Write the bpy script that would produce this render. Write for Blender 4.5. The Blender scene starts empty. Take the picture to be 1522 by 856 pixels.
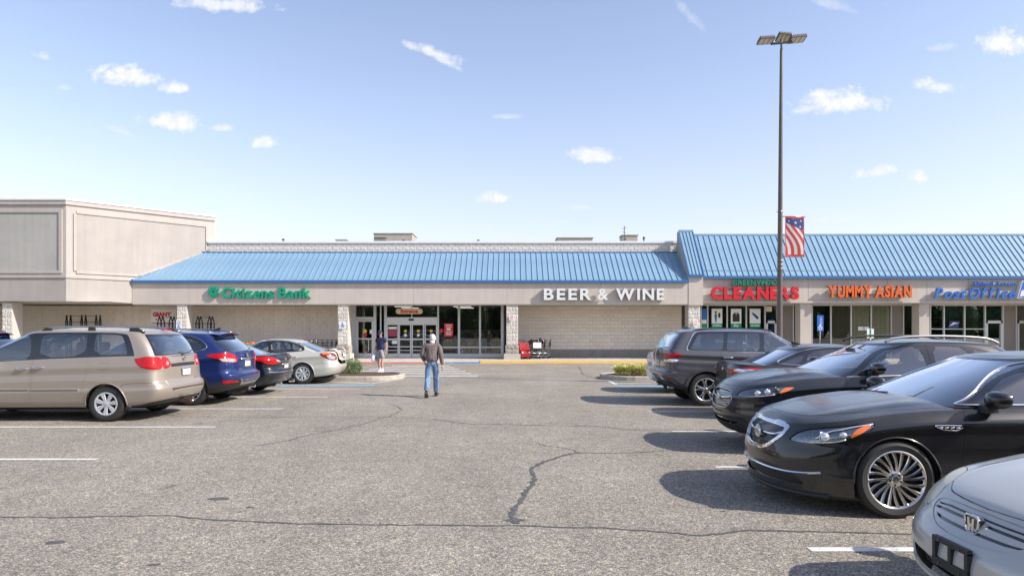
import bpy, bmesh, math, random
import numpy as np
from mathutils import Vector, Matrix

random.seed(7)
PI = math.pi
scene = bpy.context.scene
COL = scene.collection

# ------------------------------------------------------------------ camera
CAMH = 1.7
cam_d = bpy.data.cameras.new('camera')
cam = bpy.data.objects.new('camera', cam_d)
COL.objects.link(cam)
cam.location = (0, 0, CAMH)
cam.rotation_euler = (math.radians(90), 0, 0)
cam_d.sensor_width = 36
cam_d.lens = 24
cam_d.shift_y = 63.0 / 1522.0
cam_d.clip_end = 3000
cam_d.clip_start = 0.05
scene.camera = cam
F = 1014.7


def at(px, py, Y):
 return Vector(((px - 761) * Y / F, Y, CAMH + (491 - py) * Y / F))


def gx(px, py):
 Y = CAMH * F / (py - 491)
 return ((px - 761) * Y / F, Y)


# ------------------------------------------------------------------ light
SUN = Vector((1.25, -0.42, 1.0)).normalized()      # towards the sun
sun_el = math.asin(SUN.z)
sd = bpy.data.lights.new('sun', 'SUN')
sd.energy = 4.3
sd.angle = math.radians(0.5)
sd.color = (1.0, 0.945, 0.87)
so = bpy.data.objects.new('sun', sd)
COL.objects.link(so)
so.rotation_euler = SUN.to_track_quat('Z', 'Y').to_euler()

world = bpy.data.worlds.new('World')
scene.world = world
world.use_nodes = True
nt = world.node_tree
nt.nodes.clear()


class N:
 """tiny node-graph helper"""

 def __init__(s, tree):
  s.t = tree

 def n(s, typ, ins=None, **kw):
  nd = s.t.nodes.new(typ)
  for k, v in kw.items():
   setattr(nd, k, v)
  for k, v in (ins or {}).items():
   s.put(nd, k, v)
  return nd

 def put(s, nd, k, v):
  sock = nd.inputs[k]
  if hasattr(v, 'node') or hasattr(v, 'outputs'):
   if hasattr(v, 'outputs'):
    v = v.outputs[0]
   s.t.links.new(v, sock)
  else:
   if isinstance(v, (tuple, list)) and len(v) == 3 and sock.type == 'RGBA':
    v = (*v, 1)
   sock.default_value = v

 def m(s, op, a, b=None, c=None, clamp=False):
  nd = s.n('ShaderNodeMath', operation=op, use_clamp=clamp)
  s.put(nd, 0, a)
  if b is not None:
   s.put(nd, 1, b)
  if c is not None:
   s.put(nd, 2, c)
  return nd.outputs[0]

 def mix(s, f, a, b, blend='MIX'):
  nd = s.n('ShaderNodeMix', data_type='RGBA', blend_type=blend)
  s.put(nd, 0, f)
  s.put(nd, 6, a)
  s.put(nd, 7, b)
  return nd.outputs[2]

 def ramp(s, f, stops):
  nd = s.n('ShaderNodeValToRGB')
  s.put(nd, 0, f)
  el = nd.color_ramp.elements
  while len(el) < len(stops):
   el.new(0.5)
  for e, (p, c) in zip(el, stops):
   e.position = p
   e.color = (*c, 1) if len(c) == 3 else c
  return nd.outputs[0]

 def rng(s, f, a, b, c=0.0, d=1.0):
  nd = s.n('ShaderNodeMapRange', {0: f, 1: a, 2: b, 3: c, 4: d})
  nd.clamp = True
  return nd.outputs[0]


g = N(nt)
SKY = g.n('ShaderNodeTexSky', sky_type='NISHITA', sun_disc=False)
SKY.sun_elevation = sun_el
SKY.sun_rotation = math.atan2(SUN.x, SUN.y)
SKY.altitude = 50
SKY.air_density = 1.0
SKY.dust_density = 0.6
SKY.ozone_density = 2.0
tc = g.n('ShaderNodeTexCoord')
sep = g.n('ShaderNodeSeparateXYZ', {0: tc.outputs['Generated']})
zz = sep.outputs[2]
# summer-haze whitening near the horizon, all the way round
hz = g.m('POWER', g.m('SUBTRACT', 1.0, g.m('ABSOLUTE', zz, clamp=True), clamp=True), 5.0)
gain = g.mix(1.0, SKY.outputs[0], (1.42, 1.2, 1.13), 'MULTIPLY')
skyc = g.mix(g.m('MULTIPLY', hz, 0.85), gain, (3.68, 3.5, 3.7))
# fair-weather cumulus, placed by direction
yc = g.m('MAXIMUM', sep.outputs[1], 0.001)
dx = g.m('DIVIDE', sep.outputs[0], yc)
dz = g.m('DIVIDE', zz, yc)
comb = g.n('ShaderNodeCombineXYZ', {0: dx, 1: dz, 2: 0.0})
n1 = g.n('ShaderNodeTexNoise', {'Vector': comb, 'Scale': 24.0, 'Detail': 7.0, 'Roughness': 0.66})
n2 = g.n('ShaderNodeTexNoise', {'Vector': comb, 'Scale': 70.0, 'Detail': 4.0, 'Roughness': 0.6})
clouds = [(188, 115, 62, 24, 0, 1), (152, 104, 20, 10, -.5, .8), (260, 131, 24, 12, 0, .9), (252, 183, 55, 22, .12, 1),
 (328, 191, 24, 9, 0, .5), (391, 213, 22, 12, 0, .8), (640, 78, 52, 12, .32, .8), (664, 93, 30, 12, .5, .7),
 (882, 234, 44, 19, .1, .9), (729, 296, 30, 14, 0, .9), (1250, 155, 78, 30, -.05, 1), (1200, 163, 36, 14, -.2, .6),
 (1396, 131, 42, 15, .1, .85), (1492, 66, 52, 30, -.1, 1), (1296, 258, 40, 15, -.1, .85), (1364, 265, 20, 12, 0, .8),
 (64, 85, 20, 9, .2, .6), (335, 8, 95, 16, .05, .8), (750, 174, 28, 6, 0, .35), (95, 131, 16, 7, 0, .3),
 (1030, 28, 34, 18, .9, .25), (1240, 9, 40, 12, .3, .3), (180, 195, 22, 8, .3, .35), (1400, 72, 30, 9, 0, .3),
 (1255, 325, 60, 9, -.1, .25), (60, 290, 60, 7, 0, .35), (860, 310, 24, 7, 0, .2), (340, 290, 60, 9, .1, .15)]
tot = None
wob = g.m('MULTIPLY', g.m('SUBTRACT', n1.outputs[0], 0.5), 2.6)
wob2 = g.m('MULTIPLY', g.m('SUBTRACT', n2.outputs[0], 0.5), 0.9)
wsum = g.m('ADD', wob, wob2)
for (px, py, rx, ry, tl, al) in clouds:
 cx, cy = (px - 761) / F, (491 - py) / F
 ux = g.m('SUBTRACT', dx, cx)
 uy = g.m('SUBTRACT', dz, cy)
 uy = g.m('MULTIPLY_ADD', ux, tl, uy)
 ex = g.m('DIVIDE', ux, rx / F)
 ey = g.m('DIVIDE', uy, ry / F)
 # flat base: squash what lies below the centre
 ey = g.m('MAXIMUM', ey, g.m('MULTIPLY', ey, -1.5))
 d = g.m('SQRT', g.m('ADD', g.m('MULTIPLY', ex, ex), g.m('MULTIPLY', ey, ey)))
 v = g.m('SUBTRACT', g.m('ADD', 0.78, wsum), d)
 v = g.m('MULTIPLY', g.rng(v, -0.12, 0.52), al)
 tot = v if tot is None else g.m('MAXIMUM', tot, v)
front = g.rng(sep.outputs[1], 0.05, 0.1)
tot = g.m('MULTIPLY', tot, front)
shade = g.rng(n2.outputs[0], 0.35, 0.7)
ccol = g.mix(shade, (4.2, 4.35, 4.6), (5.1, 5.1, 5.15))
fin = g.mix(tot, skyc, ccol)
bg = g.n('ShaderNodeBackground', {0: fin, 1: 0.14})
wo = g.n('ShaderNodeOutputWorld', {0: bg})

scene.view_settings.view_transform = 'Standard'
scene.view_settings.look = 'None'
scene.view_settings.gamma = 1
scene.view_settings.exposure = 0.62
scene.cycles.max_bounces = 8
scene.cycles.transparent_max_bounces = 16
scene.cycles.use_denoising = True
scene.cycles.sample_clamp_indirect = 6

# ------------------------------------------------------------------ helpers


class MB:
 """collects simple solids and links them as ONE mesh object"""

 def __init__(s):
  s.v = []
  s.f = []

 def add(s, v, f):
  o = len(s.v)
  s.v += [tuple(p) for p in v]
  s.f += [tuple(i + o for i in q) for q in f]
  return s

 def box(s, x0, x1, y0, y1, z0, z1):
  v = [(x0, y0, z0), (x1, y0, z0), (x1, y1, z0), (x0, y1, z0), (x0, y0, z1), (x1, y0, z1), (x1, y1, z1), (x0, y1, z1)]
  return s.add(v, [(0, 3, 2, 1), (4, 5, 6, 7), (0, 1, 5, 4), (1, 2, 6, 5), (2, 3, 7, 6), (3, 0, 4, 7)])

 def bbox(s, x0, x1, y0, y1, z0, z1, b=.01):
  """box with chamfered vertical and top edges"""
  lv = []
  for z, i in ((z0, 0), (z1 - b, 0), (z1, b)):
   c = b
   X0, X1, Y0, Y1 = x0 + i, x1 - i, y0 + i, y1 - i
   lv.append([(X0 + c, Y0, z), (X1 - c, Y0, z), (X1, Y0 + c, z), (X1, Y1 - c, z), (X1 - c, Y1, z), (X0 + c, Y1, z), (X0, Y1 - c, z), (X0, Y0 + c, z)])
  f = [tuple(range(7, -1, -1)), tuple(range(16, 24))]
  for k in (0, 8):
   for i in range(8):
    j = (i + 1) % 8
    f.append((k + i, k + j, k + 8 + j, k + 8 + i))
  return s.add(sum(lv, []), f)

 def prism(s, poly, axis, a, b):
  """poly: 2D outline; axis x/y/z is the extrusion axis"""
  n = len(poly)

  def P(p, t):
   return {'x': (t, p[0], p[1]), 'y': (p[0], t, p[1]), 'z': (p[0], p[1], t)}[axis]
  v = [P(p, a) for p in poly] + [P(p, b) for p in poly]
  f = [tuple(range(n)), tuple(range(2 * n - 1, n - 1, -1))]
  f += [(i, i + n, (i + 1) % n + n, (i + 1) % n) for i in range(n)]
  return s.add(v, f)

 def tube(s, pts, r, n=8, closed=False, cap=True, flat=None):
  """round tube through points; r number or list; flat=(w,h,up) rectangular"""
  pts = [Vector(p) for p in pts]
  m = len(pts)
  rs = r if isinstance(r, (list, tuple)) else [r] * m
  base = len(s.v)
  prev = None
  for i, p in enumerate(pts):
   a = pts[(i - 1) % m] if (closed or i > 0) else pts[i]
   c = pts[(i + 1) % m] if (closed or i < m - 1) else pts[i]
   t = (c - a)
   t = t.normalized() if t.length > 1e-9 else Vector((0, 0, 1))
   if prev is None:
    up = Vector((0, 0, 1)) if abs(t.z) < .9 else Vector((1, 0, 0))
   else:
    up = prev
   x = up - t * up.dot(t)
   x = x.normalized() if x.length > 1e-6 else t.orthogonal().normalized()
   prev = x
   y = t.cross(x)
   for k in range(n):
    a2 = 2 * PI * (k + .5) / n
    if flat:
     s.v.append(tuple(p + x * math.cos(a2) * flat[1] * 1.414 * .5 + y * math.sin(a2) * flat[0] * 1.414 * .5))
    else:
     s.v.append(tuple(p + (x * math.cos(a2) + y * math.sin(a2)) * rs[i]))
  R = m if closed else m - 1
  for i in range(R):
   for k in range(n):
    a = base + i * n + k
    b = base + i * n + (k + 1) % n
    c = base + ((i + 1) % m) * n + (k + 1) % n
    d = base + ((i + 1) % m) * n + k
    s.f.append((a, b, c, d))
  if cap and not closed:
   s.f.append(tuple(base + k for k in range(n - 1, -1, -1)))
   s.f.append(tuple(base + (m - 1) * n + k for k in range(n)))
  return s

 def lathe(s, prof, axis='z', o=(0, 0, 0), n=32, close=False):
  """prof: (radius, height) list"""
  base = len(s.v)
  m = len(prof)
  for (r, h) in prof:
   for k in range(n):
    a = 2 * PI * k / n
    c, d = r * math.cos(a), r * math.sin(a)
    p = {'z': (c, d, h), 'y': (c, h, d), 'x': (h, c, d)}[axis]
    s.v.append((p[0] + o[0], p[1] + o[1], p[2] + o[2]))
  for i in range(m - 1 + (1 if close else 0)):
   for k in range(n):
    q = (base + i * n + k, base + i * n + (k + 1) % n, base + ((i + 1) % m) * n + (k + 1) % n, base + ((i + 1) % m) * n + k)
    s.f.append(q)
  return s

 def ell(s, c, r, n=14, m=9):
  base = len(s.v)
  for i in range(m + 1):
   t = PI * i / m
   for k in range(n):
    a = 2 * PI * k / n
    s.v.append((c[0] + r[0] * math.sin(t) * math.cos(a), c[1] + r[1] * math.sin(t) * math.sin(a), c[2] + r[2] * math.cos(t)))
  for i in range(m):
   for k in range(n):
    s.f.append((base + i * n + k, base + (i + 1) * n + k, base + (i + 1) * n + (k + 1) % n, base + i * n + (k + 1) % n))
  return s

 def quad(s, a, b, c, d):
  return s.add([a, b, c, d], [(0, 1, 2, 3)])

 def mesh(s, name, mat=None, smooth=False, ang=None):
  me = bpy.data.meshes.new(name)
  me.from_pydata(s.v, [], s.f)
  bm = bmesh.new()
  bm.from_mesh(me)
  bmesh.ops.recalc_face_normals(bm, faces=bm.faces)
  bm.to_mesh(me)
  bm.free()
  if mat is not None:
   me.materials.append(mat)
  if smooth:
   me.shade_smooth()
   if ang:
    sharp_edges(me, ang)
  return me

 def build(s, name, mat=None, parent=None, smooth=False, ang=None, **kw):
  return link(name, s.mesh(name, mat, smooth, ang), parent, **kw)


def sharp_edges(me, ang):
 bm = bmesh.new()
 bm.from_mesh(me)
 for e in bm.edges:
  if len(e.link_faces) == 2 and e.calc_face_angle(0) > math.radians(ang):
   e.smooth = False
 bm.to_mesh(me)
 bm.free()


def link(name, me, parent=None, loc=None, rotz=None, **kw):
 o = bpy.data.objects.new(name, me)
 COL.objects.link(o)
 if parent is not None:
  o.parent = parent
 if loc is not None:
  o.location = loc
 if rotz is not None:
  o.rotation_euler = (0, 0, rotz)
 for k, v in kw.items():
  o[k] = v
 return o


def thing(name, label, cat, loc=(0, 0, 0), rotz=0, group=None):
 o = bpy.data.objects.new(name, None)
 COL.objects.link(o)
 o.empty_display_size = .2
 o.location = loc
 o.rotation_euler = (0, 0, rotz)
 o['label'] = label
 o['category'] = cat
 if group:
  o['group'] = group
 return o


def tag(o, label, cat, group=None):
 o['label'] = label
 o['category'] = cat
 if group:
  o['group'] = group
 return o


KIDS = {}


def copy_tree(o, parent=None, loc=None, rotz=None, label=None):
 c = o.copy()
 COL.objects.link(c)
 if parent is not None:
  c.parent = parent
 if loc is not None:
  c.location = loc
 if rotz is not None:
  c.rotation_euler = (0, 0, rotz)
 if label:
  c['label'] = label
 for ch in [x for x in COL.objects if x.parent == o]:
  copy_tree(ch, c)
 return c


# ------------------------------------------------------------------ materials
MATS = {}


def mat(name, col=(.5, .5, .5), rough=.5, metal=0.0, coat=0.0, spec=.5, bump=None, var=None, emit=None, coatr=.03):
 """principled; bump=(scale,strength,dist); var=(scale,amount) brightness noise"""
 if name in MATS:
  return MATS[name]
 m = bpy.data.materials.new(name)
 m.use_nodes = True
 t = m.node_tree
 g = N(t)
 b = t.nodes['Principled BSDF']
 b.inputs['Base Color'].default_value = (*col, 1)
 b.inputs['Roughness'].default_value = rough
 b.inputs['Metallic'].default_value = metal
 b.inputs['Coat Weight'].default_value = coat
 b.inputs['Coat Roughness'].default_value = coatr
 b.inputs['Specular IOR Level'].default_value = spec
 tc = g.n('ShaderNodeTexCoord')
 if var:
  nz = g.n('ShaderNodeTexNoise', {'Vector': tc.outputs['Object'], 'Scale': var[0], 'Detail': 6.0, 'Roughness': .6})
  f = g.rng(nz.outputs[0], .3, .7, 1 - var[1], 1 + var[1])
  hs = g.n('ShaderNodeHueSaturation', {'Value': f, 'Color': (*col, 1)})
  g.put(b, 'Base Color', hs)
  if len(var) > 2:
   g.put(b, 'Roughness', g.rng(nz.outputs[0], .3, .7, max(rough - var[2], 0), rough + var[2]))
 if bump:
  nz = g.n('ShaderNodeTexNoise', {'Vector': tc.outputs['Object'], 'Scale': bump[0], 'Detail': 5.0, 'Roughness': .6})
  bp = g.n('ShaderNodeBump', {'Height': nz.outputs[0], 'Strength': bump[1], 'Distance': bump[2]})
  g.put(b, 'Normal', bp)
 if emit:
  b.inputs['Emission Color'].default_value = (*emit[0], 1)
  b.inputs['Emission Strength'].default_value = emit[1]
 MATS[name] = m
 return m


def weather(m, amt=.06, sc=1.3):
 """faint vertical run-off streaks and patches"""
 t = m.node_tree
 g = N(t)
 b = t.nodes['Principled BSDF']
 lk = b.inputs['Base Color'].links
 src = lk[0].from_socket if lk else None
 tc = g.n('ShaderNodeTexCoord')
 mp = g.n('ShaderNodeMapping', {'Vector': tc.outputs['Object'], 'Scale': (sc * 2.2, sc * 2.2, sc * .16)})
 a = g.n('ShaderNodeTexNoise', {'Vector': mp, 'Scale': 1.6, 'Detail': 6.0, 'Roughness': .65})
 c = g.n('ShaderNodeTexNoise', {'Vector': tc.outputs['Object'], 'Scale': .35, 'Detail': 3.0})
 f = g.m('MULTIPLY', g.rng(a.outputs[0], .3, .7, 1 - amt, 1 + amt), g.rng(c.outputs[0], .3, .7, 1 - amt * .7, 1 + amt * .7))
 hs = g.n('ShaderNodeHueSaturation', {'Value': f})
 if src:
  t.links.new(src, hs.inputs['Color'])
 else:
  hs.inputs['Color'].default_value = b.inputs['Base Color'].default_value
 t.links.new(hs.outputs[0], b.inputs['Base Color'])


def glass(name, tint=(.3, .35, .35), refl=1.0, rough=.0, dirt=0.0):
 if name in MATS:
  return MATS[name]
 m = bpy.data.materials.new(name)
 m.use_nodes = True
 t = m.node_tree
 t.nodes.clear()
 g = N(t)
 tr = g.n('ShaderNodeBsdfTransparent', {0: tint})
 gl = g.n('ShaderNodeBsdfGlossy', {'Color': (1, 1, 1, 1), 'Roughness': rough})
 fr = g.n('ShaderNodeFresnel', {0: 1.52})
 f = g.m('MULTIPLY', fr, 1.7 * refl, clamp=True)
 mx = g.n('ShaderNodeMixShader', {0: f, 1: tr, 2: gl})
 if dirt:
  di = g.n('ShaderNodeBsdfDiffuse', {0: (.45, .44, .42)})
  mx = g.n('ShaderNodeMixShader', {0: dirt, 1: mx, 2: di})
 g.n('ShaderNodeOutputMaterial', {0: mx})
 MATS[name] = m
 return m


def paint(name, col, metal=.0, rough=.35, flake=0.0, dust=0.0):
 """car paint with clear coat and a little road dust"""
 if name in MATS:
  return MATS[name]
 m = mat(name, col, rough, metal, 1.0)
 t = m.node_tree
 g = N(t)
 b = t.nodes['Principled BSDF']
 tc = g.n('ShaderNodeTexCoord')
 nz = g.n('ShaderNodeTexNoise', {'Vector': tc.outputs['Object'], 'Scale': 2.2, 'Detail': 8.0, 'Roughness': .7})
 fz = g.n('ShaderNodeTexNoise', {'Vector': tc.outputs['Object'], 'Scale': 140.0, 'Detail': 2.0})
 geo = g.n('ShaderNodeNewGeometry')
 nzv = g.n('ShaderNodeSeparateXYZ', {0: geo.outputs['Normal']})
 up = g.rng(nzv.outputs[2], .45, .98, .05, 1.0)
 sp = g.n('ShaderNodeSeparateXYZ', {0: tc.outputs['Object']})
 low = g.rng(sp.outputs[2], .25, .6, .8, 0.0)
 amt = g.m('MULTIPLY', g.m('MAXIMUM', up, low), g.rng(nz.outputs[0], .35, .7, .35, 1.0))
 amt = g.m('MULTIPLY', amt, g.rng(fz.outputs[0], .3, .7, .6, 1.2))
 amt = g.m('MULTIPLY', amt, dust, clamp=True)
 g.put(b, 'Base Color', g.mix(amt, col, (.33, .30, .26)))
 b.inputs['Specular IOR Level'].default_value = .2
 g.put(b, 'Coat Weight', g.m('SUBTRACT', 1.0, g.m('MULTIPLY', amt, 1.2), clamp=True))
 g.put(b, 'Coat Roughness', g.m('MULTIPLY_ADD', amt, 1.3, .03))
 if flake:
  fl = g.n('ShaderNodeTexVoronoi', {'Vector': tc.outputs['Object'], 'Scale': 900.0})
  bp = g.n('ShaderNodeBump', {'Height': fl.outputs['Color'], 'Strength': flake, 'Distance': .0004})
  g.put(b, 'Normal', bp)
 return m
# ------------------------------------------------------------------ setting materials


def asphalt_mat(name, base=(.385, .364, .325), patch=True):
 m = bpy.data.materials.new(name)
 m.use_nodes = True
 t = m.node_tree
 g = N(t)
 b = t.nodes['Principled BSDF']
 tc = g.n('ShaderNodeTexCoord')
 P = tc.outputs['Object']
 v1 = g.n('ShaderNodeTexVoronoi', {'Vector': P, 'Scale': 85.0})
 v2 = g.n('ShaderNodeTexVoronoi', {'Vector': P, 'Scale': 38.0})
 v1s = g.n('ShaderNodeSeparateColor', {0: v1.outputs['Color']})
 v2s = g.n('ShaderNodeSeparateColor', {0: v2.outputs['Color']})
 big = g.n('ShaderNodeTexNoise', {'Vector': P, 'Scale': .35, 'Detail': 5.0, 'Roughness': .6})
 mid = g.n('ShaderNodeTexNoise', {'Vector': P, 'Scale': 2.6, 'Detail': 6.0, 'Roughness': .65})
 mp = g.n('ShaderNodeMapping', {'Vector': P, 'Scale': (1.0, .12, 1.0)})
 tr = g.n('ShaderNodeTexNoise', {'Vector': mp, 'Scale': .8, 'Detail': 4.0, 'Roughness': .6})
 stone = g.ramp(v1s.outputs[0], [(.0, (.52, .51, .49)), (.35, (.76, .745, .72)), (.6, (.93, .90, .86)), (.85, (1.15, 1.10, 1.03)), (1.0, (1.5, 1.42, 1.3))])
 stone2 = g.ramp(v2s.outputs[1], [(.0, (.72, .72, .74)), (.5, (1.0, .98, .95)), (.9, (1.12, 1.05, .96)), (1.0, (1.5, 1.42, 1.3))])
 c = g.mix(1.0, stone, stone2, 'MULTIPLY')
 # binder between the stones
 edge = g.rng(v1.outputs['Distance'], .35, .75, 1.0, .55)
 c = g.mix(1.0, c, (*base, 1), 'MULTIPLY')
 sc = g.m('MULTIPLY', edge, g.rng(big.outputs[0], .3, .7, .86, 1.14))
 sc = g.m('MULTIPLY', sc, g.rng(mid.outputs[0], .3, .7, .90, 1.10))
 sc = g.m('MULTIPLY', sc, g.rng(tr.outputs[0], .35, .7, .92, 1.06))
 # oil drips
 spot = g.n('ShaderNodeTexNoise', {'Vector': P, 'Scale': 1.15, 'Detail': 3.0, 'Roughness': .55})
 sc = g.m('MULTIPLY', sc, g.rng(spot.outputs[0], .68, .74, 1.0, .62))
 hs = g.n('ShaderNodeHueSaturation', {'Value': sc, 'Color': c})
 g.put(b, 'Base Color', hs)
 b.inputs['Roughness'].default_value = .88
 b.inputs['Specular IOR Level'].default_value = .3
 hgt = g.m('ADD', g.m('MULTIPLY', v1.outputs['Distance'], -1.0), g.m('MULTIPLY', v1s.outputs[1], .6))
 bp = g.n('ShaderNodeBump', {'Height': hgt, 'Strength': .7, 'Distance': .006})
 g.put(b, 'Normal', bp)
 return m


ASPH = asphalt_mat('parking lot asphalt')


def wear_mat(name, col, wear=.35, under=(.2, .185, .17)):
 m = mat(name, col, .75)
 t = m.node_tree
 g = N(t)
 b = t.nodes['Principled BSDF']
 tc = g.n('ShaderNodeTexCoord')
 n1 = g.n('ShaderNodeTexNoise', {'Vector': tc.outputs['Object'], 'Scale': 55.0, 'Detail': 3.0, 'Roughness': .7})
 n2 = g.n('ShaderNodeTexNoise', {'Vector': tc.outputs['Object'], 'Scale': 3.0, 'Detail': 5.0, 'Roughness': .65})
 s = g.m('ADD', n1.outputs[0], g.m('MULTIPLY', n2.outputs[0], .8))
 f = g.rng(s, .88 - wear * .45, 1.0 - wear * .25, 1.0, 0.0)
 g.put(b, 'Base Color', g.mix(g.m('MULTIPLY', f, min(1, wear * 2)), col, under))
 return m


LINEW = wear_mat('worn white road paint', (.66, .65, .62), .42)
LINEB = wear_mat('worn blue road paint', (.16, .42, .60), .5)
LINEY = wear_mat('worn yellow road paint', (.58, .42, .10), .5)
TAR = mat('crack sealant', (.085, .082, .08), .7, var=(20, .4))
CONC = mat('kerb concrete', (.40, .36, .30), .9, bump=(60, .4, .004), var=(5, .18))
CONCW = mat('pavement concrete', (.46, .42, .365), .9, bump=(80, .3, .003), var=(2.5, .12))
KRED = wear_mat('red kerb paint', (.46, .09, .07), .3, (.4, .36, .3))
KBLU = wear_mat('blue kerb paint', (.05, .17, .36), .3, (.4, .36, .3))
KYEL = wear_mat('yellow kerb paint', (.68, .43, .09), .3, (.4, .36, .3))
MULCH = mat('bark mulch', (.10, .055, .035), .95, bump=(40, 1.0, .03), var=(25, .5))
STUC = mat('beige stucco', (.535, .475, .415), .92, bump=(45, .25, .004), var=(1.2, .05))
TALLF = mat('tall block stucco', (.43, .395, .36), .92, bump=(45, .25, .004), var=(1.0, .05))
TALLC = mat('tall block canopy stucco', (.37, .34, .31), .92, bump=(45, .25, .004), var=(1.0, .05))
STUC2 = mat('light stucco', (.50, .46, .41), .92, bump=(45, .25, .004), var=(1.0, .05))
STUCG = mat('grey stucco panel', (.385, .375, .345), .92, bump=(45, .25, .004), var=(.8, .08))
STUCP = mat('pinkish stucco panel', (.385, .35, .32), .92, bump=(45, .25, .004), var=(.8, .07))
CAPW = mat('white metal coping', (.78, .79, .79), .35, var=(2, .05))
SOFF = mat('soffit', (.55, .52, .47), .85)
ROOFB = mat('blue standing seam metal', (.195, .32, .43), .45, .0, coat=.25, var=(.7, .05), coatr=.3)
ROOFD = mat('dark blue eave metal', (.03, .13, .33), .4, .0, coat=.3)
BLK = mat('painted block', (.73, .655, .56), .88, bump=(70, .35, .004), var=(3, .06))
MORT = mat('painted mortar', (.62, .555, .475), .95)
BLKG = mat('grey painted block', (.27, .255, .235), .88, bump=(70, .35, .004), var=(3, .10))
SPLIT = mat('split face block', (.62, .575, .51), .95, bump=(30, .5, .012), var=(14, .10))
SPLITD = mat('split face dark block', (.36, .32, .27), .95, bump=(30, .6, .02), var=(14, .2))
ALUM = mat('aluminium frame', (.60, .60, .59), .4, .4)
ALUD = mat('door frame aluminium', (.66, .66, .65), .35, .3)
SHOPG = glass('shop window glass', (.90, .93, .91), 1.0)
SHOPR = glass('reflective shop glass', (.66, .70, .68), 3.2)
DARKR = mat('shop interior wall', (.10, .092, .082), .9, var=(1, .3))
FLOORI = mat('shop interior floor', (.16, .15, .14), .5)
REDS = mat('red sign face', (.66, .02, .03), .4)
REDE = mat('red letter face', (.62, .012, .025), .35)
GREENL = mat('green letter face', (.0, .30, .17), .4)
GREEND = mat('dark green letter face', (.0, .20, .10), .4)
WHITEL = mat('white letter face', (.74, .74, .72), .45)
GREYR = mat('letter return metal', (.14, .14, .14), .5)
ORNG = mat('orange letter face', (.72, .13, .02), .4)
BLUEL = mat('blue letter face', (.03, .15, .50), .35)
BLUED = mat('navy print', (.02, .05, .22), .5)
WHITEP = mat('white print', (.82, .82, .80), .5)
BLKP = mat('black print', (.02, .02, .02), .5)
CREAM = mat('cream sign face', (.80, .72, .52), .5)
SKIN = mat('skin', (.44, .25, .17), .55, var=(9, .1))


def obj_tint(m, amt=.1):
 """per-object brightness variation for shared pieces"""
 t = m.node_tree
 g = N(t)
 b = t.nodes['Principled BSDF']
 lk = b.inputs['Base Color'].links
 oi = g.n('ShaderNodeObjectInfo')
 f = g.rng(oi.outputs['Random'], 0, 1, 1 - amt, 1 + amt)
 hs = g.n('ShaderNodeHueSaturation', {'Value': f})
 if lk:
  g.t.links.new(lk[0].from_socket, hs.inputs['Color'])
 else:
  hs.inputs['Color'].default_value = b.inputs['Base Color'].default_value
 g.t.links.new(hs.outputs[0], b.inputs['Base Color'])


obj_tint(BLK, .05)
obj_tint(SPLIT, .12)
obj_tint(ROOFB, .025)
obj_tint(STUC, .02)
for m_ in (STUC, TALLF, TALLC, STUCG, STUCP, BLK, ROOFB):
 weather(m_, .055)
weather(CONCW, .08, .6)


def struct(name, mb, m, smooth=False):
 o = mb.build(name, m, None, smooth)
 o['kind'] = 'structure'
 return o


# ------------------------------------------------------------------ ground
gm = MB()
nx = [-400, -150, -60, -40, -20, -10, 0, 10, 20, 40, 60, 150, 400]
ny = [-300, -120, -40, -20, -10, 0, 10, 20, 30, 40, 60, 150, 500]
for i in range(12):
 for j in range(12):
  gm.quad((nx[i], ny[j], 0), (nx[i + 1], ny[j], 0), (nx[i + 1], ny[j + 1], 0), (nx[i], ny[j + 1], 0))
struct('parking_lot', gm, ASPH)


def stripe(name, x0, x1, y, w, m, z=.004, slant=0):
 mb = MB()
 n = max(1, int(abs(x1 - x0) / .5))
 for i in range(n):
  a, b = x0 + (x1 - x0) * i / n, x0 + (x1 - x0) * (i + 1) / n
  mb.quad((a, y - w / 2, z), (b, y - w / 2, z), (b, y + w / 2, z), (a, y + w / 2, z))
 o = mb.build(name, m)
 o['kind'] = 'structure'
 return o


def pline(name, pts, w, m, z=.004):
 mb = MB()
 for (a, b) in zip(pts[:-1], pts[1:]):
  a, b = Vector((*a, z)), Vector((*b, z))
  d = (b - a).normalized()
  n = Vector((-d.y, d.x, 0)) * w / 2
  mb.quad(a - n, b - n, b + n, a + n)
 o = mb.build(name, m)
 o['kind'] = 'structure'
 return o


for (px, py) in ((145, 682.5), (320, 634.5), (421, 607.5), (487, 590), (536, 578)):
 x, y = gx(px, py)
 stripe('parking_line', -17.0, x, y, .10, LINEW)
for (px, py) in ((1203, 816.5), (1063, 694), (999, 641), (964, 611.5), (905, 590)):
 x, y = gx(px, py)
 stripe('parking_line', x, 14.5, y, .10, LINEW)
a, b = gx(484, 572.8), gx(557, 572.8)
stripe('accessible_bay_line', a[0] - 2, b[0], a[1], .30, LINEB)
a, b = gx(914, 574), gx(985, 574)
stripe('accessible_bay_line', a[0], b[0] + 3, a[1], .30, LINEB)
pline('accessible_bay_line', [gx(478, 566.5), gx(552, 570), gx(584, 565.5)], .10, LINEW)
pline('accessible_bay_line', [gx(905, 566.5), gx(916, 571.2)], .12, LINEW)
pline('accessible_bay_line', [gx(915, 569.5), gx(975, 569.5)], .10, LINEW)
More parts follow.
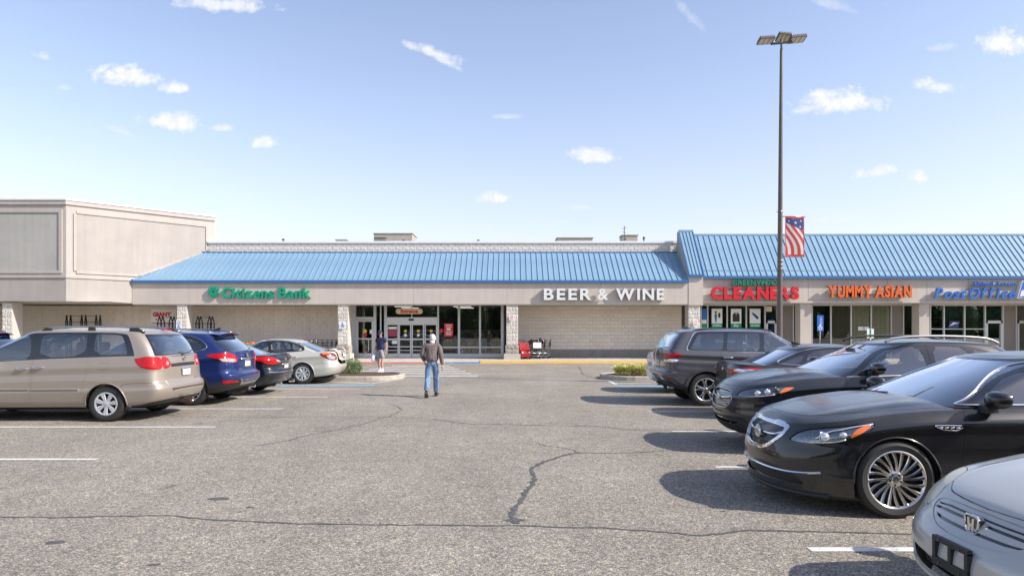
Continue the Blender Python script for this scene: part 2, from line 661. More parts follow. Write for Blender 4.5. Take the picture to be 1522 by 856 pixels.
# crosswalk
for k, (y, xr) in enumerate(((25.5, -1.28), (26.95, -1.62), (28.4, -1.95), (29.85, -2.3), (31.3, -2.65), (32.75, -3.0))):
 stripe('crosswalk_stripe', -7.0 + .25 * k, xr, y, .36, LINEW)
stripe('lane_line', *[gx(690, 551)[0], 30], gx(690, 551)[1], .10, LINEY)
stripe('lane_line', -30, -8.6, gx(690, 551)[1], .10, LINEY)
# drain trench / joint along the road edge
pline('pavement_joint', [gx(700, 561.5), gx(900, 561)], .03, TAR)

rc = random.Random(5)


def crack(pts, w0, w1, z=.0035, sub=7, jit=.05):
 P = [Vector((*gx(*p), 0)) for p in pts]
 L, R = [], []
 mb = MB()
 n = (len(P) - 1) * sub
 cur = []
 for i in range(n + 1):
  k = min(i // sub, len(P) - 2)
  t = i / sub - k
  p = P[k].lerp(P[k + 1], t)
  d = (P[k + 1] - P[k]).normalized()
  nn = Vector((-d.y, d.x, 0))
  p = p + nn * rc.uniform(-jit, jit) * (1 if 0 < i < n else 0)
  w = (w0 + (w1 - w0) * i / n) * rc.uniform(.5, 1.5)
  cur.append((p - nn * w / 2, p + nn * w / 2))
 for a, b in zip(cur[:-1], cur[1:]):
  mb.quad((a[0].x, a[0].y, z), (b[0].x, b[0].y, z), (b[1].x, b[1].y, z), (a[1].x, a[1].y, z))
 o = mb.build('pavement_crack', TAR)
 o['kind'] = 'structure'


crack([(-60, 768), (0, 768), (90, 769), (160, 767), (245, 766), (330, 773), (450, 778), (600, 780), (762, 781), (900, 785), (980, 790), (1040, 796), (1110, 788), (1200, 790), (1300, 792), (1420, 796)], .022, .03, jit=.012)
crack([(768, 778), (760, 768), (766, 756), (779, 737), (790, 722), (795, 708), (789, 697), (806, 687), (822, 682), (840, 676), (861, 673)], .055, .045, jit=.02, z=.0045)
crack([(861, 673), (910, 673.5), (955, 672), (1000, 668)], .03, .02, jit=.02)
crack([(861, 673), (845, 667), (815, 663), (795, 659)], .02, .015, jit=.02)
crack([(380, 663), (425, 655), (450, 648), (500, 639), (540, 630), (580, 618), (597, 609), (590, 603), (573, 599)], .03, .02, jit=.03)
crack([(640, 622), (670, 627), (700, 630), (760, 631), (900, 634), (920, 638), (1060, 640)], .03, .02, jit=.03)
crack([(230, 619), (400, 620), (560, 619), (620, 621)], .02, .015, jit=.03)
crack([(680, 566), (740, 567), (800, 572)], .03, .02, jit=.05)
crack([(860, 545), (866, 556), (884, 562)], .05, .03, jit=.05)
rs = random.Random(3)
for (px, py, r) in ((326, 741, .07), (82, 806, .05), (229, 839, .03), (372, 754, .03), (1075, 760, .02), (765, 773, .06)):
 x, y = gx(px, py)
 mb = MB()
 mb.add([(x + r * (1.3 + .5 * rs.random()) * math.cos(a * PI / 6), y + r * (.6 + .5 * rs.random()) * math.sin(a * PI / 6), .003) for a in range(12)], [tuple(range(12))])
 o = mb.build('oil_spot', TAR)
 o['kind'] = 'structure'

# ------------------------------------------------------------------ planted islands


def stadium(x0, x1, y0, y1, r, n=8):
 P = []
 for (cx, cy, a0) in ((x1 - r, y0 + r, -90), (x1 - r, y1 - r, 0), (x0 + r, y1 - r, 90), (x0 + r, y0 + r, 180)):
  for i in range(n + 1):
   a = math.radians(a0 + 90 * i / n)
   P.append((cx + r * math.cos(a), cy + r * math.sin(a)))
 return P


def island(x0, x1, y0, y1, r, label):
 root = thing('planted_island', label, 'traffic island', ((x0 + x1) / 2, (y0 + y1) / 2, 0))
 ox, oy = root.location.x, root.location.y
 out = stadium(x0, x1, y0, y1, r)
 inn = stadium(x0 + .16, x1 - .16, y0 + .16, y1 - .16, r - .14)
 segs = 36
 n = len(out)
 # kerb stones with joints
 acc = [0]
 for i in range(n):
  a, b = out[i], out[(i + 1) % n]
  acc.append(acc[-1] + math.hypot(a[0] - b[0], a[1] - b[1]))
 tot = acc[-1]

 def pt(s, ring):
  s %= tot
  k = max(0, np.searchsorted(acc, s, side='right') - 1)
  k = min(k, n - 1)
  t = (s - acc[k]) / max(acc[k + 1] - acc[k], 1e-6)
  a, b = ring[k], ring[(k + 1) % n]
  return (a[0] + (b[0] - a[0]) * t - ox, a[1] + (b[1] - a[1]) * t - oy)
 ns = max(6, int(tot / 1.8))
 for k in range(ns):
  s0, s1 = tot * k / ns + .008, tot * (k + 1) / ns - .008
  V = []
  m = 8
  for i in range(m + 1):
   s = s0 + (s1 - s0) * i / m
   o_, i_ = pt(s, out), pt(s, inn)
   o2 = (o_[0] * .97 + i_[0] * .03, o_[1] * .97 + i_[1] * .03)
   o3 = (o_[0] * .85 + i_[0] * .15, o_[1] * .85 + i_[1] * .15)
   V += [(*o_, 0), (*o2, .12), (*o3, .15), (*i_, .15), (*i_, 0)]
  f = []
  for i in range(m):
   for q in range(5):
    f.append((i * 5 + q, (i + 1) * 5 + q, (i + 1) * 5 + (q + 1) % 5, i * 5 + (q + 1) % 5))
  f += [(4, 3, 2, 1, 0), tuple(m * 5 + q for q in range(5))]
  MB().add(V, f).build('kerb_stone', CONC, root)
 b = MB()
 cx, cy = sum(p[0] for p in inn) / n, sum(p[1] for p in inn) / n
 rings = []
 for (t, z) in ((0, .10), (.3, .15), (.6, .19), (1, .21)):
  rings.append([(p[0] * (1 - t) + (cx if t == 1 else cx + (p[0] - cx) * (1 - t)) * t - ox, p[1] * (1 - t) + (cy if t == 1 else cy + (p[1] - cy) * (1 - t)) * t - oy, z + rc.uniform(-.015, .015)) for p in inn])
 V = sum(rings, [])
 f = []
 for i in range(3):
  for k in range(n):
   f.append((i * n + k, i * n + (k + 1) % n, (i + 1) * n + (k + 1) % n, (i + 1) * n + k))
 b.add(V, f)
 b.build('mulch_bed', MULCH, root)
 return root


island(-15.5, -3.85, 23.0, 25.6, 1.1, 'left kerbed island with mulch and a round green shrub')
island(3.15, 14.5, 23.0, 25.6, 1.1, 'right kerbed island planted with yellow green clumps, behind the white car')

LEAFG = mat('shrub leaf', (.17, .24, .10), .6, var=(8, .3))
LEAFY = mat('yellow green blade', (.58, .56, .17), .55, var=(6, .35))
LEAFB = mat('olive leaf', (.26, .30, .08), .6, var=(8, .3))
LEAFD = mat('dark leaf', (.035, .07, .022), .65, var=(8, .3))
BARK = mat('bark', (.09, .065, .045), .9, bump=(20, .6, .02))


def leaf_cloud(mb, c, r, n, s, rnd, shell=.55, up=.0):
 for _ in range(n):
  while True:
   p = Vector((rnd.uniform(-1, 1), rnd.uniform(-1, 1), rnd.uniform(-.6, 1)))
   if shell < p.length < 1:
    break
  lump = 1 + .18 * math.sin(p.x * 5 + c[0]) * math.cos(p.y * 6 + c[1])
  q = Vector((c[0] + p.x * r[0] * lump, c[1] + p.y * r[1] * lump, c[2] + p.z * r[2] * lump))
  d = (p + Vector((rnd.uniform(-.6, .6), rnd.uniform(-.6, .6), rnd.uniform(-.3, .9) + up))).normalized()
  w = d.orthogonal().normalized()
  w.rotate(Matrix.Rotation(rnd.uniform(0, 6.28), 3, d))
  k = s * rnd.uniform(.6, 1.3)
  mb.add([q - w * k * .28, q + d * k * .5 - w * k * .3, q + d * k, q + d * k * .5 + w * k * .3], [(0, 1, 2, 3)])


rb_ = random.Random(11)
sh = thing('round_shrub', 'round green shrub at the tip of the left planted island', 'shrub', (-5.75, 24.3, .18))
mb = MB()
leaf_cloud(mb, (0, 0, .20), (.45, .42, .31), 2600, .05, rb_, .3)
mb.build('foliage', LEAFG, sh)
st = MB()
for k in range(7):
 a = k * .9
 st.tube([(0, 0, -.05), (.12 * math.cos(a), .12 * math.sin(a), .15), (.3 * math.cos(a), .3 * math.sin(a), .35)], [.02, .014, .008], 5)
st.build('stem', BARK, sh)


def grass_clump(x, y, label, s=1.0):
 t = thing('ornamental_grass', label, 'plant', (x, y, .17), rb_.uniform(0, 6), 'yellow green clumps on the right island')
 mb = MB()
 for _ in range(230):
  a = rb_.uniform(0, 2 * PI)
  L = rb_.uniform(.25, .46) * s
  r = rb_.uniform(0, .08)
  lean = rb_.uniform(.15, 1.0)
  x0, y0 = r * math.cos(a), r * math.sin(a)
  d = Vector((math.cos(a), math.sin(a), 0))
  n = Vector((-d.y, d.x, 0))
  prev = None
  for i in range(4):
   q = i / 3
   p = Vector((x0, y0, 0)) + d * (lean * L * q * q) + Vector((0, 0, L * (q - .35 * lean * q * q)))
   w = n * (.014 * (1 - q) + .003)
   if prev:
    mb.add([prev[0], prev[1], p + w, p - w], [(0, 1, 2, 3)])
   prev = (p - w, p + w)
 mb.build('blades', LEAFY, t)
 for _ in range(1):
  fb = MB()
  leaf_cloud(fb, (0, 0, .12), (.2, .2, .14), 90, .06, rb_, .2)
  fb.build('basal_leaves', LEAFB, t)
 return t


k = 0
for y in (23.65, 24.4):
 for x in (3.65, 4.1, 4.55, 5.0, 5.45, 5.9, 6.4):
  w = ['front', 'back'][y > 24]
  grass_clump(x + (.25 if y > 24 else 0) + rb_.uniform(-.08, .08), y + rb_.uniform(-.1, .1),
 'yellow green grass clump in the %s row on the right island, %s from its tip' % (w, ['first', 'second', 'third', 'fourth', 'fifth', 'sixth', 'seventh'][k % 7]), rb_.uniform(.85, 1.1))
  k += 1

# ------------------------------------------------------------------ pavement in front of the shops
KY = 35.2
swm = MB().box(-40, -8.3, KY + .16, 38.88, 0, .15).box(-1.65, 40, KY + .16, 38.88, 0, .15)
swm.prism([(KY + .16, 0), (KY + .16, .055), (KY + 1.15, .15), (38.88, .15), (38.88, 0)], 'x', -8.3, -1.65)
struct('sidewalk', swm, CONCW)
jt = MB()
x = -39.0
while x < 40:
 jt.box(x - .006, x + .006, KY + (1.16 if -8.3 < x < -1.65 else .17), 38.7, .1502, .1512)
 x += 1.5
jt.build('sidewalk_joint', TAR)['kind'] = 'structure'


def kerb(x0, x1, m, k=1.0):
 n = max(1, int((x1 - x0) / 3.0 + .5))
 for i in range(n):
  a, b = x0 + (x1 - x0) * i / n, x0 + (x1 - x0) * (i + 1) / n
  mb = MB().prism([(KY, 0), (KY + .02, .13 * k), (KY + .045, .154 * k), (KY + .158, .154 * k), (KY + .158, 0)], 'x', a + .004, b - .004)
  mb.build('kerb', m)['kind'] = 'structure'


kerb(-40, -8.3, CONC)
kerb(-8.3, -3.9, KRED, .42)
kerb(-3.9, -3.45, CONC, .42)
kerb(-3.45, -1.65, KBLU, .45)
kerb(-1.65, 8.5, KYEL, .9)
kerb(8.5, 40, KYEL, .9)
# ------------------------------------------------------------------ car body library


def pchip(pts):
 xs = np.array([p[0] for p in pts], float)
 ys = np.array([p[1] for p in pts], float)
 if len(xs) == 1:
  return lambda x: np.full_like(np.asarray(x, float), ys[0])
 h = np.diff(xs)
 d = np.diff(ys) / h
 m = np.zeros_like(xs)
 m[0], m[-1] = d[0], d[-1]
 for i in range(1, len(xs) - 1):
  if d[i - 1] * d[i] > 0:
   w1, w2 = 2 * h[i] + h[i - 1], h[i] + 2 * h[i - 1]
   m[i] = (w1 + w2) / (w1 / d[i - 1] + w2 / d[i])

 def f(x):
  x = np.asarray(x, float)
  xc = np.clip(x, xs[0], xs[-1])
  i = np.clip(np.searchsorted(xs, xc, side='right') - 1, 0, len(h) - 1)
  t = (xc - xs[i]) / h[i]
  a = (1 + 2 * t) * (1 - t) ** 2 * ys[i] + t * (1 - t) ** 2 * h[i] * m[i]
  return a + t * t * (3 - 2 * t) * ys[i + 1] + t * t * (t - 1) * h[i] * m[i + 1]
 return f


class Shell:
 """half body: u 0..1 nose, 1..2 side, 2..3 tail; v 0..1 bottom to shoulder, 1..2 shoulder to centre line"""

 def __init__(s, xF, xR, W, zb, zt, zc, RF, RR, nF=2.4, nR=2.6, wx=((0, 1),), cap=2.6, bump=None, cre=(), fl=(), hc=None):
  s.cre, s.fl, s.hc = cre, fl, hc
  s.xF, s.xR, s.W, s.zb, s.zt, s.zc, s.wx = map(pchip, (xF, xR, W, zb, zt, zc, wx))
  s.RF, s.RR = pchip(RF if isinstance(RF, (list, tuple)) else [(0, RF)]), pchip(RR if isinstance(RR, (list, tuple)) else [(0, RR)])
  s.nF, s.nR, s.cap = nF, nR, cap
  s.bump = bump
  uu, vv = np.meshgrid(np.linspace(0, 3, 241), np.linspace(0, 2, 161), indexing='ij')
  s.tu, s.tv = uu, vv
  s.tp = s.P(uu, vv)

 def P(s, u, v):
  u = np.clip(np.asarray(u, float), 0, 3)
  v = np.asarray(v, float)
  vv = np.clip(v, 0, 1)
  c = np.clip(v - 1, 0, 1)
  xf, xr = s.xF(vv), s.xR(vv)
  RF, RR = s.RF(vv), s.RR(vv)
  pf = np.clip(u, 0, 1) * PI / 2
  pr = np.clip(3 - u, 0, 1) * PI / 2
  eF, eR = 2 / s.nF, 2 / s.nR
  x1 = xf + RF * (1 - np.cos(pf) ** eF)
  y1 = np.sin(pf) ** eF
  x3 = xr - RR * (1 - np.cos(pr) ** eR)
  y3 = np.sin(pr) ** eR
  t = np.clip(u - 1, 0, 1)
  x2 = (xf + RF) * (1 - t) + (xr - RR) * t
  x = np.where(u < 1, x1, np.where(u > 2, x3, x2))
  y = np.where(u < 1, y1, np.where(u > 2, y3, 1.0))
  y = y * s.W(vv) * s.wx(x)
  zb, zt = s.zb(x), s.zt(x)
  z = zb + (zt - zb) * vv
  if s.bump is not None:
   x, y, z = s.bump(x, y, z, u, v)
  for (v0, amp, w) in s.cre:         # pressed character lines along the side
   d = (vv - v0) / w
   y = y + np.where(y > .3, amp * (np.maximum(0, 1 - np.abs(d)) - .8 * np.maximum(0, 1 - np.abs(d + 1.4) / 1.2)), 0) * np.clip(1.0 - c * 8, 0, 1)
  for (xw, rw, amp) in s.fl:         # haunches over the wheels
   y = y + amp * np.exp(-((x - xw) / (rw * 1.25)) ** 2 - ((z - rw * .9) / (rw * 1.25)) ** 2) * np.clip(1.0 - c * 4, 0, 1) * np.clip((y - .4) * 4, 0, 1)
  b = 1 - (1 - c) ** s.cap
  z = np.where(v > 1, zt + (s.zc(x) - zt) * b, z)
  if s.hc is not None:               # raised bonnet creases
   c0, w, amp, xa, xb = s.hc
   k = np.clip((x - xa) / .35, 0, 1) * np.clip((xb - x) / .3, 0, 1)
   z = z + amp * np.maximum(0, 1 - np.abs(c - c0) / w) * k * (v > 1)
  y = y * (1 - c)
  return np.stack([x, y, z], -1)

 def nrm(s, u, v, h=.012):
  u = np.clip(np.asarray(u, float), .02, 2.98)
  v = np.clip(np.asarray(v, float), .005, 1.985)
  a = s.P(u + h, v) - s.P(u - h, v)
  b = s.P(u, v + h) - s.P(u, v - h)
  n = np.cross(a, b)
  # outward: +y side, so n should have positive y / up
  n /= np.maximum(np.linalg.norm(n, axis=-1, keepdims=True), 1e-9)
  if s._flip():
   n = -n
  return n

 _fl = None

 def _flip(s):
  if s._fl is None:
   a = s.P(1.51, .5) - s.P(1.49, .5)
   b = s.P(1.5, .51) - s.P(1.5, .49)
   s._fl = bool(np.cross(a, b)[1] < 0)
  return s._fl

 def inv(s, view, a, b):
  """nearest (u,v) for a point seen in a view: s=(x,z) f/r=(y,z) t=(x,y)"""
  P = s.tp
  if view == 's':
   ok = (s.tv <= 1.0001) & (s.tu > .45) & (s.tu < 2.6)
   if b < s.zb(a) - .002:
    ok &= (s.tv < .004)
    d = (P[..., 0] - a) ** 2
    d = np.where(ok, d, 1e9)
    i = np.unravel_index(np.argmin(d), d.shape)
    return (s.tu[i], -.06)
   d = (P[..., 0] - a) ** 2 + (P[..., 2] - b) ** 2
   ax = (0, 2)
  elif view in 'fr':
   ok = (s.tv <= 1.3) & ((s.tu < 1.15) if view == 'f' else (s.tu > 1.85))
   if a < 0:
    q = s.inv(view, 0.0, b)
    return (-.05 if view == 'f' else 3.05, q[1])
   d = (P[..., 1] - a) ** 2 + (P[..., 2] - b) ** 2
   ax = (1, 2)
  else:
   ok = s.tv >= 1.0
   if b < 0:
    q = s.inv(view, a, 0.0)
    return (q[0], 2.05)
   d = (P[..., 0] - a) ** 2 + (P[..., 1] - b) ** 2
   ax = (0, 1)
  d = np.where(ok, d, 1e9)
  i = np.unravel_index(np.argmin(d), d.shape)
  u, v = float(s.tu[i]), float(s.tv[i])
  for _ in range(4):
   p = s.P(u, v)
   e = np.array([a - p[ax[0]], b - p[ax[1]]])
   if abs(e).sum() < 2e-4:
    break
   h = 1e-3
   du = (s.P(u + h, v) - s.P(u - h, v))[list(ax)] / (2 * h)
   dv = (s.P(u, v + h) - s.P(u, v - h))[list(ax)] / (2 * h)
   J = np.array([du, dv]).T
   if abs(np.linalg.det(J)) < 1e-5:
    break
   st = np.clip(np.linalg.solve(J, e), -.02, .02)
   u = min(max(u + st[0], 0), 3)
   v = min(max(v + st[1], 0), 2)
  return (u, v)

 def path(s, view, pts, off=.004, side=1, dens=.06, smooth=0, closed=False):
  """3-D polyline lying on the shell"""
  if smooth:
   pts = chaikin(pts, smooth, closed)
  pts = densify(pts, dens, closed)
  if view == 'uv':
   q = pts
  else:
   q = [s.inv(view, *p) for p in pts]
  q = np.array(q)
  p = s.P(q[:, 0], q[:, 1]) + s.nrm(q[:, 0], q[:, 1]) * off
  p[:, 1] *= side
  return [tuple(r) for r in p]


def chaikin(pts, it, closed=True):
 for _ in range(it):
  n = len(pts)
  o = [] if closed else [pts[0]]
  for i in range(n if closed else n - 1):
   a, b = pts[i], pts[(i + 1) % n]
   o.append((a[0] * .75 + b[0] * .25, a[1] * .75 + b[1] * .25))
   o.append((a[0] * .25 + b[0] * .75, a[1] * .25 + b[1] * .75))
  if not closed:
   o.append(pts[-1])
  pts = o
 return pts


def densify(pts, d, closed=True):
 o = []
 n = len(pts)
 for i in range(n if closed else n - 1):
  a, b = pts[i], pts[(i + 1) % n]
  L = math.hypot(a[0] - b[0], a[1] - b[1])
  k = max(1, int(L / d + .5))
  for j in range(k):
   o.append((a[0] + (b[0] - a[0]) * j / k, a[1] + (b[1] - a[1]) * j / k))
 if not closed:
  o.append(pts[-1])
 return o


def inside(poly, x, y):
 r = np.zeros(x.shape, bool)
 n = len(poly)
 for i in range(n):
  x1, y1 = poly[i]
  x2, y2 = poly[(i + 1) % n]
  if y1 == y2:
   continue
  c = ((y1 > y) != (y2 > y)) & (x < (x2 - x1) * (y - y1) / (y2 - y1) + x1)
  r ^= c
 return r


def offset_poly(sh, q, d):
 """move a uv outline inward by d metres"""
 q = np.array(q)
 uc, vc = q[:, 0].clip(.03, 2.97), q[:, 1].clip(.01, 1.97)
 h = 1e-3
 mu = np.maximum(np.linalg.norm(sh.P(uc + h, vc) - sh.P(uc - h, vc), axis=-1) / (2 * h), .12)
 mv = np.maximum(np.linalg.norm(sh.P(uc, vc + h) - sh.P(uc, vc - h), axis=-1) / (2 * h), .05)
 area = sum(q[i][0] * q[(i + 1) % len(q)][1] - q[(i + 1) % len(q)][0] * q[i][1] for i in range(len(q)))
 sg = 1 if area > 0 else -1
 o = []
 n = len(q)
 for i in range(n):
  a, b, c = q[i - 1], q[i], q[(i + 1) % n]
  e1 = np.array([(b[0] - a[0]) * mu[i], (b[1] - a[1]) * mv[i]])
  e2 = np.array([(c[0] - b[0]) * mu[i], (c[1] - b[1]) * mv[i]])
  n1 = np.array([-e1[1], e1[0]]) / (np.linalg.norm(e1) + 1e-9)
  n2 = np.array([-e2[1], e2[0]]) / (np.linalg.norm(e2) + 1e-9)
  nn = n1 + n2
  L = np.linalg.norm(nn)
  nn = nn / L if L > 1e-6 else n1
  k = min(1 / max(.35, float(np.dot(nn, n1))), 2.0)
  o.append((b[0] + sg * nn[0] * d * k / mu[i], b[1] + sg * nn[1] * d * k / mv[i]))
 return o


def build_shell(sh, feats, base_part, base_mat, parent, nu=(15, 38, 13), nv=(20, 11), drop=None, gapmat=None, skirt=.012):
 us = np.concatenate([np.linspace(0, 1, nu[0] + 1)[:-1], np.linspace(1, 2, nu[1] + 1)[:-1], np.linspace(2, 3, nu[2] + 1)])
 vs = np.concatenate([np.linspace(0, 1, nv[0] + 1)[:-1], 1 + np.linspace(0, 1, nv[1] + 1) ** 1.5])
 cells = {}
 for i in range(len(us) - 1):
  for j in range(len(vs) - 1):
   cells[(i, j)] = [[(us[i], vs[j]), (us[i + 1], vs[j]), (us[i + 1], vs[j + 1]), (us[i], vs[j + 1])]]

 def split(poly, ax, ay, dx, dy):
  d = [dx * (y - ay) - dy * (x - ax) for x, y in poly]
  if min(d) > -1e-9 or max(d) < 1e-9:
   return None
  A, B = [], []
  n = len(poly)
  for i in range(n):
   p, q = poly[i], poly[(i + 1) % n]
   a, b = d[i], d[(i + 1) % n]
   if a >= -1e-9:
    A.append(p)
   if a <= 1e-9:
    B.append(p)
   if (a > 1e-9 and b < -1e-9) or (a < -1e-9 and b > 1e-9):
    t = a / (a - b)
    m = (p[0] + (q[0] - p[0]) * t, p[1] + (q[1] - p[1]) * t)
    A.append(m)
    B.append(m)
  return A, B

 def cut(a, b):
  L = math.hypot(b[0] - a[0], b[1] - a[1])
  if L < 1e-7:
   return
  dx, dy = (b[0] - a[0]) / L, (b[1] - a[1]) / L
  i0 = max(0, np.searchsorted(us, min(a[0], b[0]) - 1e-6) - 1)
  i1 = min(len(us) - 2, np.searchsorted(us, max(a[0], b[0]) + 1e-6) - 1)
  j0 = max(0, np.searchsorted(vs, min(a[1], b[1]) - 1e-6) - 1)
  j1 = min(len(vs) - 2, np.searchsorted(vs, max(a[1], b[1]) + 1e-6) - 1)
  for i in range(i0, i1 + 1):
   for j in range(j0, j1 + 1):
    # segment really crosses the cell?
    t0, t1 = 0.0, L
    ok = True
    for o, dd, lo, hi in ((a[0], dx, us[i], us[i + 1]), (a[1], dy, vs[j], vs[j + 1])):
     if abs(dd) < 1e-12:
      if o < lo - 1e-9 or o > hi + 1e-9:
       ok = False
     else:
      p, q = (lo - o) / dd, (hi - o) / dd
      if p > q:
       p, q = q, p
      t0, t1 = max(t0, p), min(t1, q)
    if not ok or t1 < t0 - 1e-9:
     continue
    out = []
    for poly in cells[(i, j)]:
     r = split(poly, a[0], a[1], dx, dy)
     if r is None:
      out.append(poly)
     else:
      out += [p for p in r if len(p) > 2]
    cells[(i, j)] = out

 regs = []
 for ft in feats:
  v = ft.get('view', 's')
  if v == 'mix':
   q = [p[1:] if p[0] == 'uv' else sh.inv(*p) for p in ft['poly']]
   q = chaikin(q, ft.get('sm', 0))
   q = densify(q, .12)
  elif v == 'uv':
   q = densify(chaikin(ft['poly'], ft.get('sm', 0)), .1)
  elif v == 'line':
   vw, pts, w = ft['pts'][0], ft['pts'][1], ft.get('w', .007)
   if ft.get('sm'):
    pts = chaikin(pts, ft['sm'], False)
   pts = densify(pts, .07, False)
   lq = []
   rq = []
   for k, p in enumerate(pts):
    a, b = pts[max(0, k - 1)], pts[min(len(pts) - 1, k + 1)]
    L = math.hypot(b[0] - a[0], b[1] - a[1]) + 1e-9
    nx, ny = -(b[1] - a[1]) / L * w / 2, (b[0] - a[0]) / L * w / 2
    lq.append(sh.inv(vw, p[0] + nx, p[1] + ny))
    rq.append(sh.inv(vw, p[0] - nx, p[1] - ny))
   q = lq + rq[::-1]
  else:
   pts = chaikin(ft['poly'], ft.get('sm', 0))
   q = [sh.inv(v, *p) for p in densify(pts, ft.get('dens', .07))]
  gap = ft.get('gap', 0)
  if gap:
   regs.append((q, dict(part='__gap')))
   q = offset_poly(sh, q, gap)
  elif v == 'line':
   ft = dict(ft, part='__gap')
  regs.append((q, ft))
 for q, ft in regs:
  for k in range(len(q)):
   cut(q[k], q[(k + 1) % len(q)])
 polys = [p for c in cells.values() for p in c]
 cen = np.array([np.mean(p, axis=0) for p in polys])
 cls = np.full(len(polys), -1)
 for k, (q, ft) in enumerate(regs):
  m = inside(q, cen[:, 0], cen[:, 1])
  only = ft.get('only')
  if only is not None:      # a feature that may only overwrite some parts
   m &= np.isin(cls, [-1] + [i for i, (_, f2) in enumerate(regs) if f2.get('part') in only])
  cls[m] = k
 if drop is not None:
  pc = sh.P(cen[:, 0], cen[:, 1])
  cls[drop(pc, cen)] = -9
 out = {}
 for k in sorted(set(cls)):
  if k == -9:
   continue
  ft = regs[k][1] if k >= 0 else dict(part=base_part, mat=base_mat)
  if ft.get('part') is None:
   continue
  idx = np.nonzero(cls == k)[0]
  vm = {}
  uv = []
  fs = []
  for i in idx:
   f = []
   for p in polys[i]:
    key = (round(p[0], 5), round(p[1], 5))
    if key not in vm:
     vm[key] = len(uv)
     uv.append(p)
    if not f or (f[-1] != vm[key] and f[0] != vm[key]):
     f.append(vm[key])
   if len(f) > 2:
    fs.append(f)
  if not fs:
   continue
  uv = np.array(uv)
  gapc = ft.get('part') == '__gap'
  off = ft.get('off', -.010 if gapc else 0)
  nm = sh.nrm(uv[:, 0], uv[:, 1])
  P0 = sh.P(uv[:, 0], uv[:, 1])
  mid = P0[:, 1] < 1e-5
  nm[mid, 1] = 0
  nm /= np.maximum(np.linalg.norm(nm, axis=1, keepdims=True), 1e-9)
  P = P0 + nm * off
  P[mid, 1] = 0
  if ft.get('bulge'):
   # lens shape: swell towards the middle
   pass
  # boundary edges
  ed = {}
  for f in fs:
   for a, b in zip(f, f[1:] + f[:1]):
    ed[(a, b)] = ed.get((a, b), 0) + 1
  V = [tuple(p) for p in P]
  NN = [tuple(n) for n in nm]
  Fc = [list(f) for f in fs]
  sk = 0 if gapc else ft.get('skirt', skirt)
  if sk:
   low = {}
   for (a, b) in list(ed):
    if (b, a) in ed:
     continue
    if (mid[a] and mid[b]) or (uv[a][1] < 1e-6 and uv[b][1] < 1e-6):
     continue
    for w in (a, b):
     if w not in low:
      t1 = len(V)
      V.append(tuple(P[w]))
      V.append(tuple(P[w] - nm[w] * sk))
      NN += [tuple(nm[w])] * 2
      low[w] = t1
    Fc.append([low[b], low[a], low[a] + 1, low[b] + 1])
  if ft.get('xf'):
   V = [ft['xf'](p) for p in V]
  # winding so that faces look outward
  V = np.array(V)
  NN = np.array(NN)
  f0 = Fc[len(fs) // 2]
  nn = np.cross(V[f0[1]] - V[f0[0]], V[f0[2]] - V[f0[0]])
  if np.dot(nn, NN[f0[0]]) < 0:
   Fc = [f[::-1] for f in Fc]
  Vm, Nm = V * [1, -1, 1], NN * [1, -1, 1]
  Fm = [f[::-1] for f in Fc]
  name = 'panel_gap' if gapc else ft['part']
  key = '__gap' if gapc else (ft['part'], k)
  M = gapmat if gapc else ft.get('mat')
  both = not ft.get('pair', False) or gapc
  if both:
   e = out.setdefault(key, [name, M, [], [], [], ft])
   for (vv, n2, ff) in ((V, NN, Fc), (Vm, Nm, Fm)):
    o = sum(len(x) for x in e[2])
    e[2].append(vv)
    e[3].append(n2)
    e[4] += [[i + o for i in f] for f in ff]
  else:
   out[(key, 1)] = [name, M, [V], [NN], Fc, ft]
   out[(key, 2)] = [name, M, [Vm], [Nm], Fm, ft]
 res = {}
 for key, (name, M, Vs, Ns, Fs, ft) in out.items():
  me = bpy.data.meshes.new(name)
  Va = np.concatenate(Vs)
  me.from_pydata([tuple(p) for p in Va], [], Fs)
  me.shade_smooth()
  me.normals_split_custom_set_from_vertices([tuple(n) for n in np.concatenate(Ns)])
  if M is not None:
   me.materials.append(M)
  par = parent
  if ft.get('of'):
   par = res.get(ft['of'], parent)
  o = link(name, me, par)
  if ft.get('label'):
   o['label'] = ft['label']
  res.setdefault(name, o)
 return res


def circle(cx, cz, r, n=28, a0=0, a1=2 * PI):
 return [(cx + r * math.cos(a0 + (a1 - a0) * i / n), cz + r * math.sin(a0 + (a1 - a0) * i / n)) for i in range(n)]


# ---- shared car materials
BLACKP = mat('black plastic trim', (.022, .022, .023), .55, bump=(220, .2, .002))
GAP = mat('panel gap shadow', (.008, .008, .008), .9)
GLOSSB = mat('gloss black trim', (.01, .01, .011), .12, coat=1)
CHROME = mat('chrome', (.75, .76, .77), .07, metal=1.0)
SATIN = mat('satin silver', (.55, .56, .57), .28, metal=1.0)
RAILG = mat('grey roof rail', (.38, .38, .39), .45, metal=.6)
ALLOY = mat('alloy', (.62, .62, .61), .22, metal=.9, var=(9, .06))
ALLOYD = mat('alloy dark pocket', (.03, .03, .032), .4, metal=.4)
SILVC = mat('silver wheel cover', (.58, .59, .60), .34, metal=.55, var=(6, .08))
RUBBER = mat('tyre rubber', (.024, .023, .022), .72, bump=(90, .25, .003), var=(5, .35))
WELL = mat('wheel well', (.012, .012, .012), .9)
REDL = mat('red lamp lens', (.40, .004, .006), .12, coat=.5, spec=.3)
REDD = mat('deep red lamp lens', (.19, .004, .006), .1, coat=1)
AMBL = mat('amber lamp lens', (.75, .16, .02), .12, coat=1)
WHTL = mat('clear lamp lens', (.72, .74, .76), .08, metal=.6, coat=1)
LAMPD = mat('lamp inner dark', (.05, .052, .056), .15, metal=.5, coat=1)
FOGL = mat('hazed headlamp plastic', (.50, .46, .33), .3, coat=.4, var=(8, .12))
